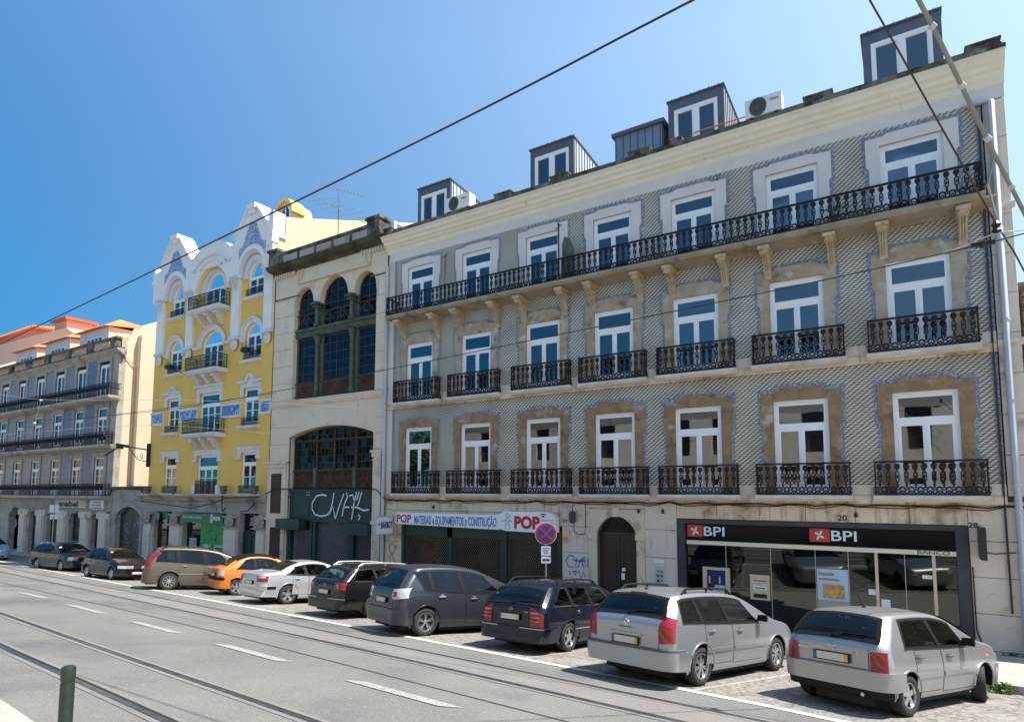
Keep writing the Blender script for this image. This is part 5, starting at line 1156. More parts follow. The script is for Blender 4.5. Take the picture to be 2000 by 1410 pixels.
def bar_balcony(z, x0, x1, yf, zr, twist=True):
    m = MB(); m.prismx([(yf-.02,z-.12),(yf-.05,z-.04),(yf-.05,z),(26,z),(26,z-.26),(yf+.12,z-.22)], x0-.06, x1+.06); s = m.build('balcony', 'white_trim', T)
    for k in range(3):
        cx = x0+(x1-x0)*(.2+.3*k); b = MB()
        prof = [(26,z-.24),(yf+.2,z-.24),(yf+.12,z-.32),(yf+.16,z-.42),(yf+.28,z-.44),(yf+.36,z-.55),(yf+.5,z-.72),(yf+.66,z-.82),(yf+.7,z-.95),(26,z-1.0)]
        b.prismx(prof, cx-.14, cx+.14); b.prismx([(p[0]-.03, p[1]-.02) for p in prof[1:-1]]+[(26,z-.9),(26,z-.3)], cx-.06, cx+.06); b.build('bracket', 'white_trim', s)
    r = MB(); r.box(x0, x1, yf, yf+.04, z+zr-.04, z+zr); r.box(x0, x1, yf+.01, yf+.03, z+.06, z+.09); r.box(x0, x1, yf+.01, yf+.03, z+zr-.2, z+zr-.175)
    for xx in (x0, x1-.04): r.box(xx, xx+.04, yf, 26, z+zr-.04, z+zr); r.box(xx+.01, xx+.03, yf, 26, z+.06, z+.09); r.box(xx+.01, xx+.03, yf, 26, z+zr-.2, z+zr-.175); r.box(xx, xx+.04, yf, yf+.04, z, z+zr)
    r.build('railing_frame', 'iron_green', s)
    key = 'bar%.2f' % zr
    if key not in PROTO:
        q = MB(); q.box(-.011,.011,-.011,.011,.0,zr-.05); q.lathe([(.0,-.04),(.035,0),(0,.04)], (0,0,zr*.35), 6); q.lathe([(.0,-.04),(.035,0),(0,.04)], (0,0,zr*.62), 6)
        q.tube([(.055+.035*cos(a),0,zr*.5+.10*sin(a)) for a in [2*pi*j/6 for j in range(6)]], .009, 3, closed=True); q.tube([(.055+.03*cos(a),0,zr*.18+.05*sin(a)) for a in [2*pi*j/6 for j in range(6)]], .009, 3, closed=True)
        PROTO[key] = q.mesh('baluster', ['iron_green'])
    n = int((x1-x0)/.165)
    for i in range(1, n): place(PROTO[key], 'baluster', s, (x0+(x1-x0)*i/n, yf+.02, z))
    for yy in (.16, .32, .48, .64):
        for xx in (x0+.02, x1-.02): place(PROTO[key], 'baluster', s, (xx, yf+yy, z), rotz=pi/2)
    return s
for z in (10.45, 6.88, 3.24): bar_balcony(z, -51.8, -48.15, 25.3, .80)
m = MB(); m.box(-51.15,-48.85,FY-.12,FY-.08,.55,.6); m.box(-51.15,-48.85,FY-.12,FY-.08,-.4,-.36); m.box(-51.15,-48.85,FY-.11,FY-.09,.35,.37)
g = m
for k in range(17):
    xx = -51.12+2.24*k/16; g.box(xx-.014, xx+.014, FY-.115, FY-.085, -.4, .58)
    if k < 16:
        for zz in (-.2, .05, .28): g.tube([(xx+.07+.045*cos(q), FY-.1, zz+.08*sin(q)) for q in [2*pi*j/6 for j in range(6)]], .011, 3, closed=True)
g.build('window_guard', 'iron_copper', T)
for x in (-51.45, -48.7): m = MB(); m.box(x, x+.32, FY-.14, FY, -.42, .35); m.build('side_block', 'white_trim', T)
for x, z in ((-54.9,7.2),(-45.8,7.3)):
    m = MB(); m.box(x-.35, x+.35, FY-.35, FY-.12, z+.22, z+.42); m.build('flower_box', 'black', T)
    m = MB()
    for k in range(70):
        c = Vector((x+random.uniform(-.4,.4), FY-.22+random.uniform(-.15,.1), z+.42+random.random()**2*.35)); d = Vector([random.uniform(-1,1)*.045 for _ in range(3)]); e = Vector([random.uniform(-1,1)*.045 for _ in range(3)])
        m.add([c-d, c+e, c+d, c-e], [(0,1,2,3)], 1 if (x > -50 and k % 3) else 0)
    m.build('flowers', ['leaf', 'terracotta_red'], T)
# side wall towards the camera, roof turret
m = MB(); m.prismx([(26.0,-5),(26.0,13.6),(26.5,13.6),(26.5,14.85),(27,14.98),(38,18.8),(40,16),(40,-5)], YX1-.08, YX1+.0); m.build('side_wall', 'yellow_pale', T)
m = MB(); m.prismx([(26.2,-5),(26.2,13.5),(27.45,13.5),(27.45,-5)], YX0, YX0+.06); m.build('side_wall', 'yellow_wall', T)  # unseen left flank, cut short to let sunlight onto the neighbour's party wall
m = MB(); m.box(YX0+.07, YX1-.1, 27.4, 27.45, -5, 13.4); m.box(YX0+.1, YX1-.1, 26.5, 27.4, 13.4, 13.5); m.box(-53.0, YX1-.1, 27.5, 38, 13.4, 13.5); m.box(-53.0, -52.95, 27.46, 38, -5, 13.4); m.build('inner_wall', 'room', T)
m = MB(); m.prismx([(26.6,14.0),(30,14.6),(30,13.5),(26.6,13.5)], -53, YX1-.1); m.build('roof', 'roof_flat', T)
m = MB(); m.prism([(-45.4,14.2),(-45.4,15.6)]+arcpts(-44.65,15.6,.75,pi,0,10)+[(-43.9,15.6),(-43.9,14.2)], 27.3, 28.6); tu = m.build('roof_dormer', 'yellow_pale', T)
m = MB(); m.ring(arcpts(-44.65,15.55,.92,0,pi,12), arcpts(-44.65,15.55,.74,0,pi,12), 27.1, 28.0, closed=False); m.build('dormer_hood', 'yellow_wall', tu)
m = MB(); m.ring(outline(1.0,1.6,.5,0,14.5,10,-44.65), outline(1.0,1.6,.5,.09,14.5,10,-44.65), 27.24, 27.3); m.box(-44.69,-44.61,27.24,27.3,14.5,16.0); m.build('window', 'white_frame', tu)
m = MB(); m.prism(outline(.9,1.5,.45,0,14.5,10,-44.65), 27.27, 27.299); m.build('pane', 'glass', tu)
# ground floor
m = MB(); op = [(-56.15,-53.95,-5,-1.2),(-52.45,-47.55,-5,-1.2),(-46.05,-44.1,-5,-1.15)]
wall_holes(m, YX0-.3, YX1+.0, -4.95, -.78, FY-.06, [(a,b,-4.9,d) for a,b,c,d in op], .5); gf = m.build('ground_floor_wall', 'stone_grey', T)
m = MB(); m.prismx([(26,-.80),(25.9,-.80),(25.85,-.62),(25.7,-.5),(25.6,-.35),(25.45,-.28),(25.45,-.18),(26,-.18)], YX0-.4, YX1+.0); m.build('ground_floor_cornice', 'stone_grey', T)
m = MB(); m.box(YX0-.4, YX1, 25.44, 26, -.18, -.15); m.build('cornice_cap', 'stone_lilac', T)
for cx, w in ((-56.85,.95),(-53.2,1.25),(-46.8,1.25),(-43.7,.75)):
    m = MB(); m.box(cx-w/2, cx+w/2, FY-.2, FY-.06, -5, -1.95); p = m.build('stone_pier', 'stone_lilac', T)
    for k in range(4): q = MB(); q.box(cx-w/2+.02, cx+w/2-.02, FY-.23, FY-.2, -4.3+k*.56, -3.78+k*.56); q.build('stone', 'stone_lilac', p)
    q = MB(); q.box(cx-w/2-.06, cx+w/2+.06, FY-.3, FY-.06, -1.98, -1.88); q.box(cx-w/2-.06, cx+w/2+.06, FY-.28, FY-.06, -1.42, -1.32); q.lathe([(.34,-.1),(.4,0)], (cx, FY-.2, -1.62), 10, axis='y')
    for k in range(9): a = 2*pi*k/9; q.lathe([(.06,-.08),(.11,0)], (cx+.34*cos(a), FY-.26, -1.62+.24*sin(a)), 6, axis='y')
    q.lathe([(.1,-.1),(.14,0)], (cx, FY-.32, -1.62), 8, axis='y'); q.build('carved_capital', 'stone_grey', p)
m = MB(); m.box(-55.98,-54.0,25.78,25.95,-1.66,-1.24); s = m.build('bank_sign', 'bes_green', T)
em = MB(); xc = -54.95
em.prism([(xc,-1.24),(xc+.16,-1.34),(xc+.16,-1.62),(xc,-1.74),(xc-.16,-1.62),(xc-.16,-1.34)], 25.60, 25.78); e = em.build('emblem_panel', 'black', s)
em = MB()
for pts in ([(xc-.1,-1.38),(xc+.1,-1.6)],[(xc+.1,-1.38),(xc-.1,-1.6)],[(xc,-1.28),(xc+.1,-1.38),(xc,-1.49),(xc-.1,-1.38),(xc,-1.28)],[(xc,-1.49),(xc+.1,-1.6),(xc,-1.7),(xc-.1,-1.6),(xc,-1.49)],[(xc-.12,-1.4),(xc-.12,-1.58)],[(xc+.12,-1.4),(xc+.12,-1.58)]): ribbon(em, pts, 25.595, .03)
em.build('emblem', 'sign_white', s)
m = MB(); m.box(-52.2,-47.45,25.70,25.95,-1.74,-1.24); s = m.build('bank_sign', 'bes_green', T)
m = MB(); m.box(-48.75,-48.5,25.69,25.70,-1.74,-1.24); m.build('dividing_stripe', 'pvc_grey', s)
text('BANCO ESPIRITO SANTO', 'lettering', 'sign_white', s, -52.05, 25.69, -1.52, .13, 2.3); text('BES', 'lettering', 'sign_white', s, -48.4, 25.69, -1.57, .18, .72, bold=.02)
m = MB(); m.box(-50.6,-47.55,FY+.1,FY+.2,-4.7,-1.3); gpan = m.build('green_window_film', 'bes_green_bright', T)
em = MB()
for cx, cz, r in ((-49.4,-2.9,.75),(-48.3,-2.9,.6),(-49.0,-2.2,.5)): ribbon(em, arcpts(cx, cz, r, 0, 2*pi*.85, 20), FY+.095, .07)
em.build('window_pattern', 'bes_green', gpan)
m = MB(); m.box(-52.45,-50.62,FY+.2,FY+.24,-4.8,-1.2); m.box(-54.9,-53.95,FY+.2,FY+.24,-4.8,-1.2); m.box(-56.15,-54.9,FY+.15,FY+.2,-4.8,-1.2); m.build('shop_window', 'glass_shop', T)
m = MB(); m.box(-52.4,-51.0,FY+.8,FY+.85,-4.8,-1.3); m.box(-56.1,-55.0,FY+.6,FY+.65,-4.8,-1.3); m.build('window_blind', 'curtain', T)
m = MB(); m.box(-51.9,-51.1,FY+.1,FY+.15,-3.4,-2.65); m.build('poster', 'poster_grey', T)
m = MB(); m.box(-49.9,-49.35,FY-.05,FY+.1,-4.1,-2.95); m.build('cash_machine', 'pvc_grey', T)
m = MB(); m.ring([(-48.8,-4.2),(-48.8,-2.95),(-47.7,-2.95),(-47.7,-4.2)], [(-48.68,-4.1),(-48.68,-3.07),(-47.82,-3.07),(-47.82,-4.1)], FY, FY+.09); m.build('framed_opening', 'beige_metal', T)
m = MB(); m.box(-46.05,-44.1,FY+.2,FY+.3,-4.9,-2.1); m.ring([(-45.95,-4.6),(-45.95,-2.3),(-45.15,-2.3),(-45.15,-4.6)], [(-45.85,-4.5),(-45.85,-2.4),(-45.25,-2.4),(-45.25,-4.5)], FY+.16, FY+.2); dd = m.build('street_door', 'green_dark', T)
m = MB(); m.box(-46.05,-44.1,FY+.25,FY+.27,-2.1,-1.15); m.build('fanlight', 'glass_shop', dd)
m = MB(); m.box(-44.5,-44.3,FY+.1,FY+.14,-3.1,-2.55); m.build('notice', 'sign_white', dd)
for i, x in enumerate((-56.6, -54.0, -50.0+.2, -43.9+.2)):
    x = (-56.55, -53.2, -47.3, -44.05)[i]
    f = thing('uplight', ('small dark floodlight at the left end of the ledge under the yellow wall','small dark floodlight on the ledge left of the middle guard','small dark floodlight on the ledge right of the middle guard','small dark floodlight on the ledge near the right end of the yellow wall')[i], 'floodlight', (x, 25.6, -.15), group='floodlights on the ledge of the yellow building')
    m = MB(); m.lathe([(.13,0),(.17,.05),(.15,.12),(.22,.42),(.20,.42)], (x, 25.62, -.12), 10); m.build('lamp_housing', 'trim_grey', f)
    m = MB(); m.tube([(x+.15,25.62,.08),(x+.4,25.62,.06)], .03, 5); m.box(x-.06,x+.06,25.56,25.68,-.15,-.10); m.build('fixing_arm', 'black', f)
m = MB(); m.tube([(YX0-.3,25.4,-.55),(-54,25.4,-.75),(-50.5,25.4,-.95),(-48,25.4,-.65),(-46.6,25.4,-.35),(-43.3,25.4,-.28)], .025, 5); m.tube([(-47.0,25.4,-.2),(-47.0,25.4,-.8),(-46.8,25.35,-1.05),(-46.6,25.4,-.9)], .03, 5); m.tube([(-43.6,25.4,-.6),(-44.3,25.4,-1.0),(-45.2,25.5,-1.05)], .035, 5); m.build('cable_run', 'cable', T)

# ================================================================== gate house between the yellow and the balustraded building
T = thing('gate_house', 'low dirty stone gateway with green doors between the yellow building and its neighbour', 'gateway', (-60, FY, base_z(-60)))
m = MB(); wall_holes(m, -62.72, -57.5, -5, .1, FY-.02, [(-61.75,-58.15,-4.95,-.98,.55)], .4); m.build('front_wall', 'stone_grey', T)
m = MB(); m.ring(outline(4.2, 4.1, .65, 0, -4.8, 14, -59.95), outline(3.6, 3.82, .55, 0, -4.8, 14, -59.95), FY-.1, FY, closed=False); m.build('arch_surround', 'stone_grey', T)
m = MB(); m.prismx([(26.1,.1),(25.8,.14),(25.7,.22),(25.7,.3),(28,.3),(28,.1)], -62.8, -57.4); m.build('coping', 'stone_dark', T)
m = MB(); m.box(-62.6, -57.5, FY+.5, 28.2, -.2, .1); m.box(-61.8,-58.1,FY+.4,FY+.5,-5,-.9); m.build('roof', 'room', T)
for a, b in ((-61.75,-59.97),(-59.93,-58.15)):
    m = MB(); m.box(a, b, FY+.2, FY+.28, -5, -1.0); d = m.build('gate_leaf', 'green_dark', T)
    g = MB()
    for k in range(7):
        cx, cz = random.uniform(a+.4, b-.4), random.uniform(-3.6,-2.3); ribbon(g, [(cx+random.uniform(-.35,.35), cz+random.uniform(-.35,.35)) for _ in range(6)], FY+.195, .035)
    g.build('graffiti', 'graffiti_grey', d)
m = MB(); m.lathe([(.3,-.02),(.3,0)], (-58.85,FY+.18,-1.95), 16, axis='y'); m.build('faded_disc_sign', 'roadsign_blue', T)
m = MB(); m.tube([(-62.9,25.9,-.3),(-62.5,25.85,.1),(-62,25.85,.2),(-58.2,25.85,.2),(-57.7,25.8,-.1)], .04, 5); m.build('cable_run', 'cable', T)

# ================================================================== the building with the balustrade, far left
T = thing('balustraded_building', 'grey violet tiled building with a stone balustrade and long iron balconies at the left', 'building', (-76, FY, base_z(-76)))
LX0, LX1 = -108.0, -62.62
LX = [-65.15-4.07*k for k in range(10)]
window_meshes('L0', 1.72, 2.65, .75, 2, 0, fw_=.07, st=.07, panel=.35, bars=2); window_meshes('L2', 1.72, 2.3, .0, 2, 0, fw_=.07, st=.07, panel=.3, bars=0)
LF = [(-.32, 2.55, 'L0'), (3.08, 2.5, 'L0'), (6.3, 2.35, 'L2')]
m = MB(); wall_holes(m, LX0, LX1, -.4, 9.3, FY, [(x-.86,x+.86,fz,fz+2.6) for fz,h,kk in LF for x in LX], .25); m.build('front_wall', 'violet_tiles', T)
for j, (fz, h, kk) in enumerate(LF):
    for i, x in enumerate(LX):
        put_window(kk, T, x, FY+.06, fz)
        m = MB(); m.ring(outline(2.42, 2.95, 0, 0, fz, 4, x), outline(1.72, 2.6, 0, 0, fz, 4, x), FY-.05, FY+.03, closed=False); m.build('window_surround', 'stone_grey', T)
        if i in (0, 1) and i+j < 3:
            m = MB(); xx = x-2.05; m.box(xx-.8, xx+.8, FY-.02, FY, fz+.1, fz+3.0); m.build('tile_panel', 'violet_tiles_blue', T)
    zt = fz+3.0
    m = MB(); m.box(LX0, LX1+.05, FY-.08, FY+.0, zt, zt+.16); m.build('string_course', 'stone_grey', T)
m = MB(); m.box(-63.5, LX1+.03, FY-.1, FY+.3, -4.9, 9.3); m.build('corner_pilaster', 'stone_grey', T)
def lyre_mesh():
    q = MB(); q.box(-.02,.02,-.012,.012,0,.78); q.tube([(.09*cos(a),0,.58+.13*sin(a)) for a in [2*pi*j/8 for j in range(8)]], .02, 3, closed=True); q.tube([(.13*cos(a)+.12,0,.58+.13*sin(a)) for a in [2*pi*j/8 for j in range(8)]], .018, 3, closed=True)
    q.box(-.12,.12,-.012,.012,.42,.445); return q.mesh('baluster', ['iron_black'])
lyre = lyre_mesh()
for z, yf, gaps in ((6.3, 25.2, False), (3.08, 25.25, True), (-.32, 25.25, False)):
    m = MB(); m.prismx([(yf-.03,z-.16),(yf-.03,z-.03),(yf,z),(26,z),(26,z-.3),(yf+.15,z-.26)], LX0, LX1+(.5 if z > 6 else 0)); s = m.build('balcony', 'stone_grey', T)
    r = MB(); xe = LX1+.4 if z > 6 else LX1-.3
    r.box(LX0, xe, yf, yf+.04, z+.78, z+.82); r.box(LX0, xe, yf+.01, yf+.03, z+.04, z+.07); r.box(LX0, xe, yf+.01, yf+.03, z+.40, z+.42); r.box(xe-.04, xe, yf, 26, z+.78, z+.82); r.box(xe-.04, xe, yf, 26, z+.04, z+.07)
    x = xe
    while x > LX0: r.box(x-.04, x, yf, yf+.04, z, z+.8); x -= 4.07
    r.build('railing_frame', 'iron_black', s)
    n = 96
    for i in range(n): place(lyre, 'baluster', s, (xe-.12-i*.26, yf+.02, z))
    rest = MB()
    x = xe-.12-n*.26
    while x > LX0: rest.box(x-.012,x+.012,yf+.01,yf+.03,z,z+.8); x -= .26
    rest.build('far_balusters', 'iron_green', s, kind='stuff')
    for yy in (.2,.4,.6): place(lyre, 'baluster', s, (xe-.02, yf+yy, z), rotz=pi/2)
# cornice and balustrade
m = MB(); m.prismx([(26.2,9.1),(25.95,9.1),(25.9,9.2),(25.75,9.3),(25.6,9.42),(25.55,9.5),(26.2,9.5)], LX0, LX1+.4); m.build('crown_cornice', 'stone_grey', T)
m = MB(); m.box(LX0, LX1+.35, 25.6, 26.1, 9.5, 9.62); m.box(LX0, LX1+.1, 25.62, 25.98, 10.2, 10.34); bal = m.build('balustrade', 'stone_dark', T)
q = MB(); q.lathe([(.06,0),(.06,.05),(.1,.18),(.09,.25),(.045,.4),(.07,.52),(.07,.58)], (0,0,0), 8); bl = q.mesh('stone_baluster', ['bracket_stone'])
x = LX1; k = 0
while x > -100:
    m = MB(); m.box(x-.75, x-.02, 25.58, 26.02, 9.62, 10.2); m.build('balustrade_pier', 'stone_dark', bal)
    for i in range(9): place(bl, 'stone_baluster', bal, (x-.95-i*.36, 25.8, 9.62))
    x -= 4.07
# ground floor
GO = [(-65.15+.6,1.35),(-69.2,2.15),(-73.2,2.0),(-76.3,1.35)]
gops = [(-65.9,-64.4,-5,-1.5),(-69.9,-67.7,-5,-1.5),(-74.2,-72.2,-5,-1.5),(-77.9,-76.3,-5,-1.5)]
m = MB(); wall_holes(m, -95, LX1+.0, -5, -.6, FY, [(a,b,-4.95,d,.25) for a,b,c,d in gops]+[(-82.6,-79.7,-4.95,-1.25,.9)], .45); m.build('ground_floor_wall', 'stone_grey', T)
m = MB(); m.box(LX0, LX1, FY-.02, FY+.1, -.6, -.4); m.box(-79, LX1, FY-.18, FY, -1.35, -1.25); m.build('string_course', 'stone_grey', T)
for x in (-63.75,-66.85,-71.05,-75.3,-79.0):
    m = MB(); m.box(x-.55,x+.55,FY-.16,FY,-5,-1.38); p = m.build('stone_pier', 'stone_lilac', T)
    for k in range(3): q = MB(); q.box(x-.53,x+.53,FY-.19,FY-.16,-4.2+k*.92,-3.34+k*.92); q.build('stone', 'stone_lilac', p)
    for s in (-1, 1): q = MB(); q.lathe([(.2,-.12),(.24,0)], (x+s*.8, FY-.05, -1.65), 10, axis='y'); q.box(x+s*.8-.25,x+s*.8+.25,FY-.1,FY,-1.5,-1.38); q.build('scroll_corbel', 'stone_lilac', p)
for a, b, c, d in gops:
    m = MB(); m.box(a, b, FY+.3, FY+.36, -5, -1.4); dd = m.build('shop_door', 'black', T)
    m = MB()
    for k in range(5): xx = a+(b-a)*k/4; m.box(xx-.02, xx+.02, FY+.27, FY+.3, -5, -1.5)
    for z in (-2.0,-2.7,-3.4): m.box(a, b, FY+.27, FY+.3, z-.02, z+.02)
    m.build('door_bars', 'trim_grey', dd)
m = MB(); m.box(-82.6,-79.7,FY+3,FY+3.05,-5,-1.0); m.build('passage_back', 'lamp_orange', T)
m = MB(); m.lathe([(.35,-.02),(.35,0)], (-81.8,FY+.25,-2.6), 14, axis='y'); m.build('round_notice', 'roadsign_blue', T); m = MB(); m.box(-81.3,-80.2,FY+.28,FY+.3,-2.6,-2.2); m.build('notice', 'poster_goods', T)
m = MB(); m.box(-72.6,-66.9,FY-.05,FY,-1.18,-.62); sb = m.build('shop_board', 'stone_lilac', T)
text('anabel', 'lettering', 'bank_frame', sb, -71.9, FY-.06, -1.07, .36, 3.6, bold=.05)
m = MB(); m.box(-66.2,-63.9,FY-.06,FY,-1.22,-.62); nb = m.build('name_board', 'sign_white', T)
for k, s_ in enumerate(('Centro de', 'Actividades', 'Ocupacionais')): text(s_, 'lettering', 'bank_frame', nb, -65.05, FY-.07, -.80-.18*k, .11, (1.3,1.6,1.9)[k], bold=.02, align='CENTER')
# party wall facing the camera, and dormers
m = MB(); m.prismx([(26.05,.32),(26.05,9.2),(26.35,9.2),(26.35,10.1),(26.75,11.1),(28.2,11.17),(33,11.3),(33,.32)], LX1-.06, LX1); m.build('party_wall', 'apricot', T)
m = MB(); m.prismx([(27.0,.35),(27.0,10.6),(33,10.8),(33,.35)], LX1+.002, LX1+.62); m.build('chimney_breast', 'apricot', T)
m = MB(); m.tube([(LX1+.1,25.8,9.3),(LX1+.1,26.2,9.1),(LX1+.1,26.9,8.4),(LX1+.1,26.9,.4)], .04, 6); m.build('downpipe', 'apricot', T)
m = MB(); m.box(LX1-.25, LX1-.02, 25.95, 26.4, 9.5, 10.35); m.build('end_pier', 'bracket_stone', T)
m = MB(); m.prismx([(26.2,9.5),(29.5,12.6),(34,12.6),(34,9)], LX0, LX1-.1); m.build('roof', 'salmon_wall', T)
m = MB(); m.box(LX0, LX0+.1, FY, 34, -5, 9.5); m.box(LX0, LX1-.1, 33.9, 34, -5, 9.5); m.box(LX0+.1, LX1-.1, 27.9, 28, -5, 9.4); m.build('inner_wall', 'room', T)
for a, b in ((-73.0,-67.6),(-80.2,-74.95),(-87.3,-82.15)):
    m = MB(); m.box(a, b, 27.0, 27.05, 9.6, 11.92); dm = m.build('dormer', 'white_trim', T)
    m = MB(); m.prismx([(27.05,9.9),(27.05,11.92),(29.6,11.92),(29.6,12.4),(27.6,10.2)], b-.06, b); m.build('dormer_cheek', 'salmon_wall', dm)
    m = MB(); m.prismx([(27.05,9.9),(27.05,11.92),(29.6,11.92)], a, a+.06); m.build('dormer_cheek', 'salmon_wall', dm)
    m = MB(); m.add([(a-.35,26.6,11.9),(b+.3,26.6,11.9),(b+.3,30.2,12.3),(a-.35,30.2,12.3),(a+.8,28,12.75),(b-.8,28,12.75)], [(0,1,5,4),(1,2,5),(2,3,4,5),(3,0,4),(0,3,2,1)]); rf = m.build('dormer_roof', 'roof_tile', dm)
    m = MB(); xc = (a+b)/2+.3; m.ring([(xc-1.5,9.9),(xc-1.5,11.35),(xc+1.4,11.35),(xc+1.4,9.9)], [(xc-1.4,10),(xc-1.4,11.25),(xc+1.3,11.25),(xc+1.3,10)], 26.95, 27.0)
    for k in range(1, 4): m.box(xc-1.4+2.7*k/4-.05, xc-1.4+2.7*k/4+.05, 26.95, 27.0, 10, 11.3)
    m.build('window', 'white_frame', dm); m = MB(); m.box(xc-1.45, xc+1.35, 26.975, 26.985, 9.95, 11.3); m.build('pane', 'glass', dm)
# houses behind the roofs at the left edge
T = thing('salmon_house', 'pale salmon house wall rising behind the balustraded building', 'house', (-100, 33, 5))
m = MB(); m.prism([(-140,-5),(-140,17.4),(-105,16.8),(-94.6,16.5),(-91,15.1),(-91,-5)], 33.0, 40); m.build('wall', 'salmon_wall', T)
m = MB(); m.box(-99.9,-96.5,33.6,36,16.3,17.7); m.build('chimney', 'pink_wall', T); m = MB(); m.box(-100.3,-96.0,33.3,36.4,17.7,17.98); m.build('chimney_cap', 'terracotta_red', T)
T = thing('red_house', 'red walled house with an orange tile roof at the far left skyline', 'house', (-115, 40, 5))
m = MB(); m.box(-165,-130.5,40.6,52,-5,22.5); m.build('wall', 'red_wall', T)
m = MB(); m.add([(-165,40.0,22.5),(-129.4,40.0,22.5),(-129.4,54,22.5),(-165,54,22.5),(-160,47,24.8),(-138,47,24.8)], [(0,1,5,4),(1,2,5),(2,3,4,5),(3,0,4),(0,3,2,1)]); rf = m.build('roof', 'roof_tile', T)
m = MB()
for k in range(48):
    x = -165+35.6*k/47; t = min(1, (x+165)/5, (-129.4-x)/8.6); t = max(t, 0.02); m.tube([(x,40.0,22.58),(x,40+7*t,22.58+2.3*t)], .16, 5)
for k in range(26):
    y = 40.0+14*k/25; t = 1-abs(y-47)/7; m.tube([(-129.4,y,22.58),(-129.4-8.6*t,y,22.58+2.3*t)], .14, 5)
m.build('tile_rolls', 'roof_tile', rf)
# the wall beyond the right corner
T = thing('neighbour_wall', 'rough stone wall continuing beyond the right corner of the tiled building', 'wall', (0, 26, -4))
m = MB(); m.box(-7.40, 20, FY+.12, FY+2, -5, 5.4); m.build('rubble_core', 'rubble', T)
blocks(T, -7.36, -3.0, -4.9, 3.3, .9, 2.2, y=FY+.02, depth=.1, matn='stone_lilac')
m = MB(); m.box(-7.38, 20, FY-.1, FY+.4, 3.3, 3.5); m.build('string_course', 'stone_lilac', T)
for k in range(26):
    x = -7.35+k*.28; z = 3.52+random.uniform(0,.1)
    for q in range(5):
        m = MB(); h = .36; w = random.uniform(.25,.42); m.box(x, x+w, FY+.0+random.uniform(0,.06), FY+.2, z, z+h-.04); m.build('stone', 'rubble', T); z += h
drawing_grid(False)
